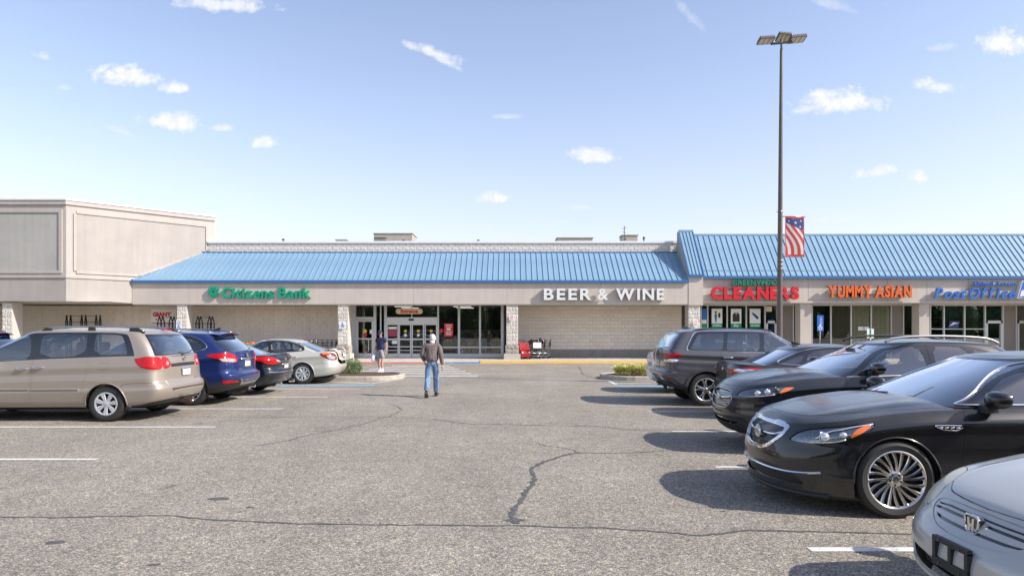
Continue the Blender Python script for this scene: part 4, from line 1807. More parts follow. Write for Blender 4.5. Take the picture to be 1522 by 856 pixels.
# ---------------------------------------------------------------- gold minivan
def car_minivan(loc, rotz, label):
 L = 5.10
 PG = paint('champagne gold paint', (.33, .28, .23), .35, .38, dust=.10)
 B = Shell(
 xF=[(0, .16), (.3, .0), (.6, .05), (1, .25)],
 xR=[(0, L - .16), (.12, L - .05), (.28, L), (.40, L - .02), (.46, L - .075), (.75, L - .10), (1, L - .15)],
 W=[(0, .90), (.08, .945), (.25, .975), (.345, .982), (.36, .973), (.5, .972), (.8, .955), (1, .925)],
 zb=[(0, .26), (.6, .22), (1.5, .26), (3.6, .27), (4.4, .27), (5.1, .33)],
 zt=[(0, .80), (.3, .88), (.9, 1.0), (1.6, 1.09), (2.2, 1.13), (3.5, 1.19), (4.6, 1.22), (5.1, 1.22)],
 zc=[(0, .80), (.25, .86), (.5, .96), (1.0, 1.08), (1.4, 1.16), (2.2, 1.2), (4.6, 1.24), (5.1, 1.23)],
 cre=((.80, .010, .10),), fl=((.97, .40, .015), (4.0, .40, .020)),
 RF=.65, RR=[(0, .32), (1, .30)], nF=2.4, nR=3.2, cap=2.8)
 G = Shell(
 xF=[(0, 1.10), (.5, 1.62), (1, 2.22)], xR=[(0, L - .14), (.5, L - .26), (.85, L - .38), (1, L - .45)],
 W=[(0, .925), (.4, .885), (.8, .83), (1, .785)],
 zb=[(1.0, 1.08), (2.2, 1.12), (3.5, 1.18), (5.1, 1.20)],
 zt=[(2.1, 1.655), (3.0, 1.69), (4.0, 1.685), (4.7, 1.655)],
 zc=[(2.2, 1.655), (2.4, 1.70), (3.0, 1.755), (4.0, 1.75), (4.5, 1.71), (4.66, 1.655)],
 RF=.5, RR=[(0, .30), (1, .30)], nF=2.3, nR=3.0, cap=2.2)
 bf = [
 dict(part='door', mat=PG, pair=True, gap=.005, view='s', poly=[(1.50, 1.12), (1.46, .9), (1.47, .55), (1.50, .35), (2.55, .34), (2.585, .60), (2.60, 1.16)]),
 dict(part='sliding_door', mat=PG, pair=True, gap=.005, view='s', poly=[(2.63, 1.2), (2.615, .60), (2.60, .34), (3.46, .34), (3.52, .42), (3.60, .75), (3.655, .98), (3.65, 1.26)]),
 dict(view='line', pts=('s', [(4.27, .66), (4.35, .70), (4.50, .715), (4.86, .72)]), w=.006),
 dict(part='fuel_flap', mat=PG, pair=False, gap=.004, view='s', poly=[(3.86, 1.11), (4.04, 1.11), (4.04, .975), (3.86, .975)]) if False else
 dict(view='line', pts=('s', [(3.87, 1.10), (4.04, 1.10), (4.04, .97), (3.87, .97), (3.87, 1.10)]), w=.005),
 dict(part='tailgate', mat=PG, gap=.005, view='mix', poly=[('r', -.1, 1.3), ('r', .73, 1.3), ('r', .73, .98), ('r', .70, .66), ('r', .62, .58), ('r', -.1, .58)]),
 dict(part='licence_recess', mat=BLACKP, view='r', off=-.01, poly=[(-.1, 1.07), (.50, 1.06), (.50, 1.0), (-.1, 1.0)]),
 dict(part='tail_light', mat=REDL, pair=True, gap=.003, off=.004, view='mix', sm=1, poly=[('s', 4.50, 1.21), ('s', 4.80, 1.21), ('r', .74, 1.21), ('r', .745, 1.10), ('r', .745, .97), ('s', 4.85, .96), ('s', 4.70, .985), ('s', 4.56, 1.07)]),
 dict(part='tail_light', mat=REDL, pair=True, gap=.003, off=.004, view='mix', sm=1, poly=[('r', .735, 1.21), ('r', .56, 1.20), ('r', .50, 1.10), ('r', .50, 1.03), ('r', .60, .98), ('r', .735, .97)]),
 dict(part='lower_valance', mat=BLACKP, view='mix', off=-.002, skirt=0, poly=[('s', 4.46, .2), ('s', 4.46, .30), ('s', 4.8, .36), ('r', .6, .40), ('r', -.1, .40), ('r', -.1, .2)]),
 dict(part='headlight', mat=WHTL, pair=True, gap=.004, view='mix', poly=[('f', .45, .72), ('f', .5, .83), ('s', .7, .92), ('s', .65, .80), ('s', .3, .70)]),
 dict(part='grille', mat=BLACKP, off=-.02, view='f', poly=[(-.1, .78), (.38, .76), (.34, .64), (-.1, .62)]),
 ]
 cf = [
 dict(part='windshield', mat=GLW, view='uv', off=-.003, poly=[(-.1, .04), (.80, .04), (.80, .94), (-.1, .96)]),
 dict(part='rear_window_frame', mat=GLOSSB, view='uv', off=-.001, skirt=0, poly=[(3.1, .00), (2.34, .00), (2.36, .93), (3.1, .95)]),
 dict(part='rear_window', mat=GLT, view='uv', off=-.003, sm=1, poly=[(3.1, .10), (2.44, .10), (2.42, .2), (2.42, .78), (2.46, .86), (3.1, .88)]),
 dict(part='window_frame', mat=GLOSSB, pair=True, view='s', off=-.001, sm=1, poly=[(1.42, 1.12), (1.55, 1.22), (1.95, 1.50), (2.25, 1.63), (2.6, 1.655), (3.5, 1.665), (4.28, 1.65), (4.38, 1.56), (4.52, 1.215), (4.47, 1.19), (3.4, 1.16), (2.2, 1.105), (1.5, 1.06)]),
 dict(part='window', mat=GLS, pair=True, view='s', off=-.004, sm=1, poly=[(1.72, 1.14), (1.78, 1.28), (2.10, 1.50), (2.32, 1.60), (2.48, 1.62), (2.55, 1.50), (2.56, 1.17), (2.2, 1.13)]),
 dict(part='window', mat=GLS, pair=True, view='s', off=-.004, sm=1, poly=[(2.73, 1.19), (2.73, 1.55), (2.76, 1.63), (3.55, 1.635), (3.59, 1.59), (3.58, 1.22)]),
 dict(part='window', mat=GLS, pair=True, view='s', off=-.004, sm=1, poly=[(3.74, 1.24), (3.73, 1.62), (3.78, 1.635), (4.18, 1.625), (4.26, 1.56), (4.38, 1.27), (4.33, 1.24)]),
 dict(view='line', pts=('s', [(2.615, 1.10), (2.62, 1.68)]), w=.006),
 dict(view='line', pts=('s', [(3.66, 1.15), (3.66, 1.70)]), w=.006),
 ]
 sp = dict(L=L, body=B, cabin=G, bf=bf, cf=cf, paint=PG, cat='minivan', wheels=(.97, 4.0, .335, .215, .215, 'cover7', .965, .385),
 cab=(1.35, 4.85), belt=1.15, seats=[(2.35, (-.40, .40), 1), (3.30, (-.40, .40), 1), (4.15, (-.35, .35), 1.0)], seatmat=SEATT, trim=SEATT,
 seatz=.66, wi=.80, firewall=1.75, cabrear=4.75, mirz=1.5, dashz=1.13, clear=.22)
 root, B, G, rb, rg = make_car('minivan', label, sp, loc, rotz)
 for s in (1, -1):
  door_mirror(root, 1.70, .90, 1.12, PG, s, 1.1)
  # roof rails
  p = [(2.66, s * .70, 1.69), (2.80, s * .705, 1.748), (3.0, s * .71, 1.765), (3.5, s * .71, 1.775), (4.1, s * .705, 1.765), (4.40, s * .70, 1.74), (4.56, s * .69, 1.68)]
  MB().tube(densify3(p), .019, 8).build('roof_rail', SATIN, root, True)
  for (a, b) in ((2.62, 2.84), (3.52, 3.66), (4.30, 4.60)):
   z = 1.685 if a != 3.52 else 1.70
   MB().prism([(a, z - .02), (b, z - .02), (b - .03 if a < 4 else b - .14, z + .062), (a + .02 if a > 3 else a + .1, z + .066)], 'y', s * .68, s * .735).build('rail_foot', BLACKP, root, True, 30)
  # side moulding
  for (a, b) in ((1.52, 2.58), (2.62, 3.50)):
   MB().tube(B.path('s', [(a, .60), (b, .605)], .004, s, .15), .020, 6).build('side_moulding', PG, root, True, 40)
  # reversing lamp in the gate lamp
  p = B.path('r', [(.60, 1.07), (.601, 1.07)], .006, s)[0]
  MB().lathe([(.001, .008), (.035, .006), (.042, -.006)], 'x', p, 20).build('reversing_light', WHTL, root, True, 40)
 handle(root, B, 2.44, .99, CHROME, .20)
 handle(root, B, 2.74, 1.01, CHROME, .20)
 plate(root, L - .055, 0, .90, 'plain')
 # bumper step and bright strip
 MB().box(L - .10, L + .01, -.62, .62, .585, .60).build('bumper_step', BLACKP, root)
 MB().lathe([(.001, .0), (.035, -.003), (.04, -.012), (.03, -.02)], 'x', (L - .085, 0, 1.15), 24).build('emblem', CHROME, root, True, 40)
 t = badge_text(root, 'LE', .05, (L - .075, .52, .72), (PI / 2, 0, PI / 2), CHROME)
 t = badge_text(root, 'SIENNA', .055, (L - .078, .40, .78), (PI / 2, 0, PI / 2), CHROME)
 t.location = (L - .07, .36, .74)
 # rear wiper
 MB().tube(G.path('uv', [(2.99, .06), (2.80, .16), (2.58, .24)], .022, 1, .1), .008, 5).build('wiper', BLACKP, root)
 MB().lathe([(.001, .03), (.03, .025), (.035, -.02)], 'x', (L - .16, .0, 1.235), 14).build('wiper_boss', BLACKP, root, True)
 # high brake lamp
 MB().box(4.62, 4.67, -.16, .16, 1.70, 1.722).build('high_brake_light', REDL, root)
 # tow hitch and wiring
 h = MB().box(L - .40, L - .22, -.30, .30, .31, .355)
 h.box(L - .22, L + .03, -.035, .035, .28, .345)
 h.build('tow_hitch', mat('rusty steel', (.075, .04, .028), .8, .3, bump=(60, .4, .004)), root)
 c = MB().tube([(L - .08, .18, .30), (L - .03, .17, .27), (L - .0, .20, .30), (L - .03, .24, .33)], .012, 6)
 c.lathe([(.02, 0), (.02, .06)], 'x', (L - .04, .20, .30), 10)
 c.build('trailer_plug', SATIN, root, True)
 for xw in (.97, 4.0):
  arch_lip(root, xw, .335, .385, B, PG, .012)
 return root


def densify3(p, n=4):
 """smooth 3-D polyline (catmull-rom)"""
 P = [Vector(q) for q in p]
 o = []
 for i in range(len(P) - 1):
  a, b, c, d = P[max(i - 1, 0)], P[i], P[i + 1], P[min(i + 2, len(P) - 1)]
  for k in range(n):
   t = k / n
   o.append(.5 * ((2 * b) + (c - a) * t + (2 * a - 5 * b + 4 * c - d) * t * t + (3 * b - a - 3 * c + d) * t ** 3))
 o.append(P[-1])
 return [tuple(q) for q in o]


# ---------------------------------------------------------------- blue SUV
def car_rogue(loc, rotz, label, pm=None, full=True, cat='SUV'):
 L = 4.69
 PB = pm or paint('deep blue paint', (.012, .028, .125), .25, .3, dust=.06)
 B = Shell(
 xF=[(0, .12), (.3, .0), (.7, .06), (1, .2)],
 xR=[(0, L - .18), (.14, L - .05), (.26, L), (.38, L - .015), (.45, L - .10), (.7, L - .12), (1, L - .16)],
 W=[(0, .87), (.12, .91), (.35, .925), (.55, .915), (.70, .93), (.82, .925), (1, .865)],
 zb=[(0, .26), (.5, .22), (1.4, .25), (3.3, .26), (4.1, .28), (4.69, .42)],
 zt=[(0, .84), (.3, .92), (.9, 1.02), (1.6, 1.07), (2.6, 1.10), (3.6, 1.17), (4.2, 1.22), (4.69, 1.20)],
 zc=[(0, .84), (.25, .95), (.6, 1.04), (1.2, 1.12), (2.2, 1.16), (4.2, 1.24), (4.69, 1.21)],
 cre=((.84, .016, .10), (.42, .010, .12)), fl=((.93, .42, .022), (3.64, .42, .028)),
 RF=.6, RR=[(0, .38), (1, .32)], nF=2.4, nR=3.0, cap=2.8)
 G = Shell(
 xF=[(0, 1.15), (.5, 1.60), (1, 2.10)], xR=[(0, L - .15), (.5, L - .36), (.85, L - .55), (1, L - .62)],
 W=[(0, .865), (.4, .80), (.8, .72), (1, .655)],
 zb=[(1.0, 1.04), (2.2, 1.08), (3.4, 1.13), (4.2, 1.19), (4.7, 1.18)],
 zt=[(2.0, 1.60), (2.8, 1.645), (3.5, 1.63), (4.1, 1.60)],
 zc=[(2.1, 1.60), (2.3, 1.645), (2.8, 1.695), (3.5, 1.69), (3.95, 1.66), (4.1, 1.60)],
 RF=.42, RR=[(0, .36), (1, .30)], nF=2.3, nR=2.6, cap=2.2)
 bf = [
 dict(part='cladding', mat=BLACKP, pair=True, off=.006, view='s', sm=0, dens=.2, poly=circle(.93, .35, .455, 36)),
 dict(part='cladding', mat=BLACKP, pair=True, off=.006, view='s', sm=0, dens=.2, poly=circle(3.64, .35, .455, 36)),
 dict(part='cladding', mat=BLACKP, pair=True, off=.006, view='s', poly=[(1.2, .15), (1.35, .40), (3.25, .42), (3.4, .15)]),
 dict(part='rear_valance', mat=BLACKP, off=.004, view='mix', poly=[('s', 3.9, .2), ('s', 3.95, .40), ('s', 4.2, .50), ('s', 4.42, .56), ('r', .78, .60), ('r', .6, .58), ('r', .45, .50), ('r', -.1, .50), ('r', -.1, .2)]),
 dict(part='skid_plate', mat=SATIN, off=.012, view='r', skirt=.02, poly=[(-.1, .50), (.40, .50), (.52, .585), (.60, .60), (.60, .575), (.54, .56), (.44, .44), (-.1, .44)]),
 dict(part='door', mat=PB, pair=True, gap=.005, view='s', poly=[(1.40, 1.10), (1.36, .85), (1.38, .45), (2.36, .45), (2.38, .60), (2.40, 1.14)]),
 dict(part='door', mat=PB, pair=True, gap=.005, view='s', poly=[(2.43, 1.16), (2.40, .60), (2.39, .45), (3.10, .45), (3.26, .72), (3.40, .9), (3.42, 1.22)]),
 dict(part='tailgate', mat=PB, gap=.005, view='mix', poly=[('r', -.1, 1.3), ('r', .66, 1.3), ('r', .66, 1.0), ('r', .60, .80), ('r', .52, .66), ('r', -.1, .66)]),
 dict(part='tail_light', mat=REDL, pair=True, gap=.003, off=.008, view='mix', poly=[('s', 3.98, 1.13), ('s', 4.1, 1.17), ('s', 4.42, 1.20), ('r', .62, 1.15), ('r', .50, 1.06), ('r', .53, .98), ('r', .66, .96), ('s', 4.38, .985), ('s', 4.2, 1.06)]),
 dict(part='reversing_light', mat=WHTL, pair=True, off=.012, view='mix', poly=[('s', 4.30, 1.06), ('s', 4.42, 1.065), ('r', .62, 1.05), ('r', .58, .99), ('r', .68, .975), ('s', 4.36, 1.0)]),
 dict(part='tail_light', mat=REDL, pair=True, off=.014, view='mix', poly=[('s', 4.12, 1.14), ('s', 4.40, 1.155), ('r', .60, 1.12), ('r', .58, 1.10), ('s', 4.42, 1.11), ('s', 4.25, 1.09)]),
 dict(part='reflector', mat=REDL, pair=True, off=.012, view='mix', poly=[('s', 4.36, .56), ('r', .66, .555), ('r', .62, .515), ('s', 4.38, .50)]),
 dict(part='headlight', mat=WHTL, pair=True, gap=.004, view='mix', poly=[('f', .45, .75), ('f', .5, .84), ('s', .75, .96), ('s', .65, .85), ('s', .3, .76)]),
 dict(part='grille', mat=BLACKP, off=-.02, view='f', poly=[(-.1, .80), (.35, .78), (.25, .55), (-.1, .55)]),
 ]
 cf = [
 dict(part='windshield', mat=GLW, view='uv', off=-.003, poly=[(-.1, .04), (.80, .04), (.80, .94), (-.1, .96)]),
 dict(part='rear_window', mat=GLT, view='uv', off=-.001, sm=1, poly=[(3.1, .03), (2.42, .03), (2.20, .35), (2.25, .86), (3.1, .88)]),
 dict(part='window_frame', mat=GLOSSB, pair=True, view='s', off=-.001, sm=1, poly=[(1.44, 1.08), (1.55, 1.17), (1.90, 1.42), (2.2, 1.57), (2.7, 1.605), (3.3, 1.60), (3.72, 1.52), (3.98, 1.33), (3.9, 1.24), (3.3, 1.13), (2.4, 1.08), (1.6, 1.05)]),
 dict(part='window', mat=GLT, pair=True, view='s', off=-.004, sm=1, poly=[(1.72, 1.10), (1.78, 1.24), (2.0, 1.42), (2.2, 1.53), (2.33, 1.56), (2.37, 1.4), (2.37, 1.12)]),
 dict(part='window', mat=GLT, pair=True, view='s', off=-.004, sm=1, poly=[(2.48, 1.13), (2.47, 1.56), (2.9, 1.575), (3.22, 1.56), (3.34, 1.4), (3.36, 1.19)]),
 dict(part='window', mat=GLT, pair=True, view='s', off=-.004, sm=1, poly=[(3.42, 1.21), (3.42, 1.4), (3.32, 1.54), (3.66, 1.49), (3.88, 1.33), (3.80, 1.26)]),
 ]
 sp = dict(L=L, body=B, cabin=G, bf=bf, cf=cf, paint=PB, cat=cat, wheels=(.93, 3.64, .355, .225, .235, 'ten', .91, .39),
 cab=(1.35, 4.4), belt=1.10, seats=[(2.2, (-.38, .38), 1), (3.1, (-.38, .0, .38), .9)], seatmat=SEATB, trim=SEATB,
 seatz=.60, wi=.72, firewall=1.65, cabrear=4.3, mirz=1.45, dashz=1.08, clear=.24)
 root, B, G, rb, rg = make_car('suv', label, sp, loc, rotz)
 # roof spoiler
 s = MB()
 rows = []
 for (x, z, w) in ((3.92, 1.665, .60), (4.04, 1.666, .61), (4.18, 1.645, .57), (4.185, 1.63, .57), (4.04, 1.62, .61), (3.92, 1.60, .61)):
  rows.append([(x - .04 * abs(t) ** 3, t * w, z - .05 * abs(t) ** 3) for t in (-1, -.8, -.5, 0, .5, .8, 1)])
 f = []
 for i in range(6):
  for k in range(6):
   a = i * 7 + k
   b2 = ((i + 1) % 6) * 7 + k
   f.append((a, a + 1, b2 + 1, b2))
 s.add(sum(rows, []), f)
 so_ = s.build('roof_spoiler', PB, root, True, 50)
 MB().box(4.165, 4.19, -.17, .17, 1.625, 1.643).build('high_brake_light', REDD, so_)
 for s in (1, -1):
  door_mirror(root, 1.62, .86, 1.07, PB, s, 1.1)
  p = [(2.15, s * .60, 1.655), (2.28, s * .60, 1.70), (2.6, s * .60, 1.725), (3.3, s * .60, 1.725), (3.75, s * .59, 1.70), (3.95, s * .58, 1.655)]
  MB().tube(densify3(p), .017, 8).build('roof_rail', SATIN, root, True)
 ribbon(root, 'window_trim', G, 's', [(1.50, 1.075), (2.4, 1.095), (3.3, 1.145), (3.9, 1.25), (4.0, 1.34), (3.74, 1.53), (3.3, 1.612)], CHROME, .009, .004, sm=2)
 handle(root, B, 2.22, .98, CHROME)
 handle(root, B, 3.22, 1.02, CHROME)
 plate(root, L - .105, 0, .93, 'pa')
 MB().tube([(L - .115, -.40, 1.035), (L - .10, 0, 1.04), (L - .115, .40, 1.035)], .018, 8).build('tailgate_chrome_bar', CHROME, root, True)
 MB().lathe([(.001, .004), (.05, .0), (.055, -.012), (.045, -.02)], 'x', (L - .10, 0, 1.12), 24).build('emblem', CHROME, root, True, 40)
 badge_text(root, 'ROGUE', .055, (L - .105, -.52, .78), (PI / 2, 0, PI / 2), CHROME)
 MB().tube(G.path('uv', [(2.99, .05), (2.80, .14), (2.6, .2)], .022, 1, .1), .008, 5).build('wiper', BLACKP, root)
 fin = MB().prism([(3.72, 1.69), (3.92, 1.685), (3.93, 1.76), (3.89, 1.765)], 'y', -.018, .018).build('shark_fin_antenna', PB, root, True, 30)
 pipe(root, L - .10, .45, .34, .035)
 return root


# ---------------------------------------------------------------- generic mid-size sedan (several of them)
def car_sedan(loc, rotz, label, pm, style='plain', lidopen=0.0, wheel='ten', H=0.0, seatm=None, glassm=None, pl='pa', L=4.84, name='sedan'):
 hh = H
 cw = L - 4.84
 Wd = .905
 B = Shell(
 xF=[(0, .12), (.3, .0), (.7, .05), (1, .18)],
 xR=[(0, L - .14), (.15, L - .04), (.34, L), (.5, L - .02), (.58, L - .06), (.85, L - .05), (1, L - .09)],
 W=[(0, .85), (.12, .89), (.35, Wd), (.55, .898), (.72, .908), (.86, .895), (1, .835)],
 zb=[(0, .22), (.4, .18), (1.4, .20), (3.4, .21), (4.2, .24), (L, .33)],
 zt=[(0, .70), (.3, .78), (.9, .88), (1.5, .93), (2.5, .96), (3.6, 1.0 + hh), (4.3, 1.04 + hh), (4.7, 1.05 + hh), (L, 1.0 + hh)],
 zc=[(0, .70), (.25, .80), (.6, .90), (1.2, .99), (2.2, 1.02), (4.1, 1.05 + hh), (4.5, 1.09 + hh), (4.74, 1.09 + hh), (L, 1.03 + hh)],
 cre=((.84, .013, .10), (.30, .008, .12)), fl=((.96, .38, .018), (3.75, .38, .022)),
 RF=.6, RR=[(0, .44), (1, .38)], nF=2.4, nR=2.9, cap=2.8)
 G = Shell(
 xF=[(0, 1.28), (.5, 1.72), (1, 2.18)], xR=[(0, 4.46 + cw), (.5, 4.02 + cw), (1, 3.60)],
 W=[(0, .80), (.3, .755), (.7, .675), (1, .59)],
 zb=[(1.2, .93), (2.6, .95), (4.4, 1.02 + hh)],
 zt=[(2.1, 1.36), (2.6, 1.395), (3.1, 1.385), (3.6, 1.33)],
 zc=[(2.16, 1.36), (2.3, 1.395), (2.7, 1.435), (3.1, 1.43), (3.45, 1.385), (3.6, 1.33)],
 RF=.38, RR=.40, nF=2.3, nR=2.4, cap=2.2)
 ang = lidopen

 def lidx(p):
  # hinge at the front edge of the boot lid
  hx, hz = 4.36 + cw, 1.06 + hh
  c, s = math.cos(ang), math.sin(ang)
  x, z = p[0] - hx, p[2] - hz
  return (hx + x * c - z * s - .0, p[1], hz + x * s + z * c + .015 * (ang > 0))
 lid = dict(part='trunk_lid', mat=pm, gap=.005, view='mix', skirt=.03, poly=[('t', 4.34 + cw, -.1), ('t', 4.34 + cw, .60), ('t', 4.55 + cw, .70), ('r', .58, 1.0), ('r', .50, .86 + hh), ('r', .44, .66), ('r', .40, .62), ('r', -.1, .62)])
 lid2 = dict(part='tail_light_inner', mat=REDL, pair=True, off=.003, view='r', poly=[(.56, .96 + hh), (.42, .94 + hh), (.44, .84 + hh), (.50, .82 + hh)])
 if ang:
  lid['xf'] = lidx
  lid2['xf'] = lidx
 lampz = {'altima': (.99, .76), 'fusion': (.99, .83), 'infiniti': (1.0, .78), 'plain': (.97, .80)}[style]
 lt, lb = lampz[0] + hh, lampz[1] + hh
 if style == 'altima':
  lamp = [dict(part='tail_light', mat=REDD, pair=True, gap=.003, off=.006, view='mix', sm=1, poly=[('s', 4.26, .94), ('s', 4.36, 1.0), ('s', 4.62, .995), ('r', .66, .95), ('r', .56, .84), ('s', 4.74, .75), ('s', 4.62, .755), ('s', 4.42, .84)]),
 dict(part='turn_signal', mat=AMBL, pair=True, off=.009, view='s', poly=[(4.36, .985), (4.58, .985), (4.60, .935), (4.38, .935)]),
 dict(part='reversing_light', mat=WHTL, pair=True, off=.009, view='mix', poly=[('s', 4.50, .90), ('s', 4.62, .92), ('r', .64, .86), ('s', 4.70, .78), ('s', 4.58, .80)])]
 elif style == 'fusion':
  lamp = [dict(part='tail_light', mat=REDL, pair=True, gap=.003, off=.006, view='mix', sm=1, poly=[('s', 4.12, .945), ('s', 4.3, .985), ('s', 4.6, 1.0), ('r', .62, .985), ('r', .48, .97), ('r', .50, .86), ('s', 4.64, .85), ('s', 4.35, .89)]),
 dict(part='reversing_light', mat=WHTL, pair=True, off=.010, view='mix', sm=1, poly=[('s', 4.36, .945), ('s', 4.55, .965), ('r', .60, .955), ('r', .60, .90), ('s', 4.55, .895), ('s', 4.42, .915)])]
 elif style == 'infiniti':
  lamp = [dict(part='tail_light', mat=REDL, pair=True, gap=.003, off=.006, view='mix', sm=1, poly=[('s', 4.18, .97), ('s', 4.40, 1.03), ('s', 4.64, 1.02), ('r', .60, .95), ('r', .40, .90), ('r', .36, .85), ('r', .5, .83), ('s', 4.66, .80), ('s', 4.42, .87)]),
 dict(part='reversing_light', mat=WHTL, pair=True, off=.010, view='r', poly=[(.62, .94), (.44, .90), (.42, .87), (.60, .885)])]
 else:
  lamp = [dict(part='tail_light', mat=REDL, pair=True, gap=.003, off=.006, view='mix', sm=1, poly=[('s', 4.3, lt - .02), ('s', 4.6, lt), ('r', .6, lt), ('r', .45, lt - .03), ('r', .46, lb), ('s', 4.64, lb)])]
 bf = [
 dict(part='door', mat=pm, pair=True, gap=.005, view='s', poly=[(1.52, .95), (1.48, .8), (1.47, .55), (1.50, .31), (2.56, .305), (2.58, .60), (2.60, 1.0)]),
 dict(part='door', mat=pm, pair=True, gap=.005, view='s', poly=[(2.635, 1.02), (2.615, .60), (2.595, .305), (3.22, .31), (3.36, .45), (3.50, .66), (3.72, .82), (3.82, 1.06)]),
 dict(view='line', pts=('s', [(4.12, .62), (4.22, .66), (4.45, .67), (4.70, .655)]), w=.005),
 dict(part='lower_valance', mat=BLACKP if style != 'altima' else pm, view='mix', off=-.003, poly=[('s', 4.25, .2), ('s', 4.3, .27), ('r', .7, .33), ('r', -.1, .34), ('r', -.1, .2)]),
 dict(part='headlight', mat=WHTL, pair=True, gap=.004, view='mix', poly=[('f', .45, .60), ('f', .5, .69), ('s', .75, .82), ('s', .65, .74), ('s', .3, .62)]),
 dict(part='grille', mat=BLACKP, off=-.02, view='f', poly=[(-.1, .66), (.35, .64), (.30, .50), (-.1, .50)]),
 lid] + lamp + [lid2] * (style in ('plain', 'fusion'))
 gm = glassm or GLT
 cf = [
 dict(part='windshield', mat=GLW, view='uv', off=-.003, poly=[(-.1, .03), (.80, .03), (.80, .93), (-.1, .96)]),
 dict(part='rear_window', mat=glassm or GLT, view='uv', off=-.003, poly=[(3.1, .05), (2.28, .05), (2.30, .93), (3.1, .95)]),
 ]
 if style == 'fusion':
  cf += [dict(part='window_frame', mat=GLOSSB, pair=True, view='s', off=-.001, sm=1, poly=[(1.62, .98), (1.95, 1.2), (2.2, 1.32), (2.5, 1.365), (2.9, 1.37), (3.4, 1.31), (3.80, 1.16), (3.98, 1.08), (3.9, 1.045), (2.8, .99)]),
 dict(part='window', mat=gm, pair=True, view='s', off=-.004, sm=1, poly=[(1.86, 1.01), (1.9, 1.12), (2.15, 1.27), (2.5, 1.345), (2.66, 1.2), (2.68, 1.01)]),
 dict(part='window', mat=gm, pair=True, view='s', off=-.004, sm=1, poly=[(2.78, 1.01), (2.74, 1.34), (3.0, 1.335), (3.32, 1.28), (3.45, 1.06)]),
 dict(part='window', mat=gm, pair=True, view='s', off=-.004, sm=1, poly=[(3.52, 1.07), (3.42, 1.25), (3.7, 1.16), (3.90, 1.085), (3.86, 1.065)])]
 else:
  cf += [dict(part='window_frame', mat=GLOSSB, pair=True, view='s', off=-.001, sm=1, poly=[(1.62, .98), (1.95, 1.2), (2.2, 1.32), (2.5, 1.365), (2.9, 1.375), (3.35, 1.33), (3.64, 1.23), (3.78, 1.10), (3.70, 1.035), (2.8, .99)]),
 dict(part='window', mat=gm, pair=True, view='s', off=-.004, sm=1, poly=[(1.86, 1.01), (1.9, 1.12), (2.15, 1.27), (2.5, 1.345), (2.60, 1.2), (2.62, 1.01)]),
 dict(part='window', mat=gm, pair=True, view='s', off=-.004, sm=1, poly=[(2.72, 1.01), (2.66, 1.35), (3.0, 1.345), (3.24, 1.32), (3.36, 1.06)]),
 dict(part='window', mat=gm, pair=True, view='s', off=-.004, sm=1, poly=[(3.40, 1.06), (3.31, 1.30), (3.56, 1.22), (3.69, 1.10), (3.66, 1.07)])]
 wr = {'altima': .335}.get(style, .335)
 sp = dict(L=L, body=B, cabin=G, bf=bf, cf=cf, paint=pm, cat='sedan', wheels=(.96, 3.75, wr, .22, .222, wheel, .895, .37),
 cab=(1.55, 4.15), belt=.96, seats=[(2.35, (-.36, .36), 1), (3.2, (-.36, .0, .36), .9)], seatmat=seatm or SEATG, trim=seatm or SEATG,
 seatz=.49, wi=.69, firewall=1.75, cabrear=3.75, shelf=4.15, mirz=1.2, dashz=.96)
 root, B, G, rb, rg = make_car(name, label, sp, loc, rotz)
 for s in (1, -1):
  door_mirror(root, 1.70, .84, .95, pm, s, 1.0)
 hm = CHROME if style in ('altima', 'infiniti') else pm
 handle(root, B, 2.44, .84, hm)
 handle(root, B, 3.46, .87, hm)
 tm = CHROME if style != 'altima' else GLOSSB
 if style == 'fusion':
  ribbon(root, 'window_trim', G, 's', [(1.60, .985), (2.8, 1.0), (3.9, 1.05), (4.0, 1.085), (3.80, 1.17), (3.4, 1.325), (2.9, 1.382), (2.5, 1.378)], tm, .008, .004, sm=2)
 else:
  ribbon(root, 'window_trim', G, 's', [(1.60, .985), (2.8, 1.0), (3.7, 1.045), (3.79, 1.10), (3.65, 1.24), (3.35, 1.345), (2.9, 1.388), (2.5, 1.378)], tm, .008, .004, sm=2)
 if style == 'infiniti':
  ribbon(root, 'bumper_chrome_strip', B, 'r', [(0, .60), (.5, .60), (.75, .605), (.86, .62)], CHROME, .012, .006, mirror_join=True)
  for s in (1, -1):
   pipe(root, L + .01, s * .52, .30, .045)
  MB().tube([(L - .03, -.34, .80), (L - .02, 0, .805), (L - .03, .34, .80)], .014, 6).build('trunk_chrome_bar', CHROME, root, True)
 # licence plate on the lid / bumper
 po = plate(root, L - .035, 0, .74 if style != 'fusion' else .56, pl)
 if ang:
  a = Vector(lidx((L - .02, 0, .80)))
  po.location = Vector((a.x - (L - .035), 0, a.z - .74))
  for c in [po]:
   # tilt with the lid about its own centre
   M = Matrix.Translation(a) @ Matrix.Rotation(-ang, 4, 'Y') @ Matrix.Translation(Vector((-(L - .035), 0, -.74)))
   po.matrix_local = M
 e = MB().lathe([(.001, .004), (.04, .0), (.045, -.012), (.035, -.02)], 'x', (0, 0, 0), 20).build('emblem', CHROME, root, True, 40)
 ep = (L - .045, 0, .93 + hh)
 e.location = lidx(ep) if ang else ep
 if ang:
  # dark boot interior, seen through the gap
  t = MB().box(4.28 + cw, L - .12, -.56, .56, .50, .52)
  t.box(4.28 + cw, 4.30 + cw, -.56, .56, .5, .98)
  t.box(4.28 + cw, L - .12, -.58, -.56, .5, .96)
  t.box(4.28 + cw, L - .12, .56, .58, .5, .96)
  t.box(L - .13, L - .11, -.56, .56, .5, .66)
  t.build('trunk_lining', WELL, root)
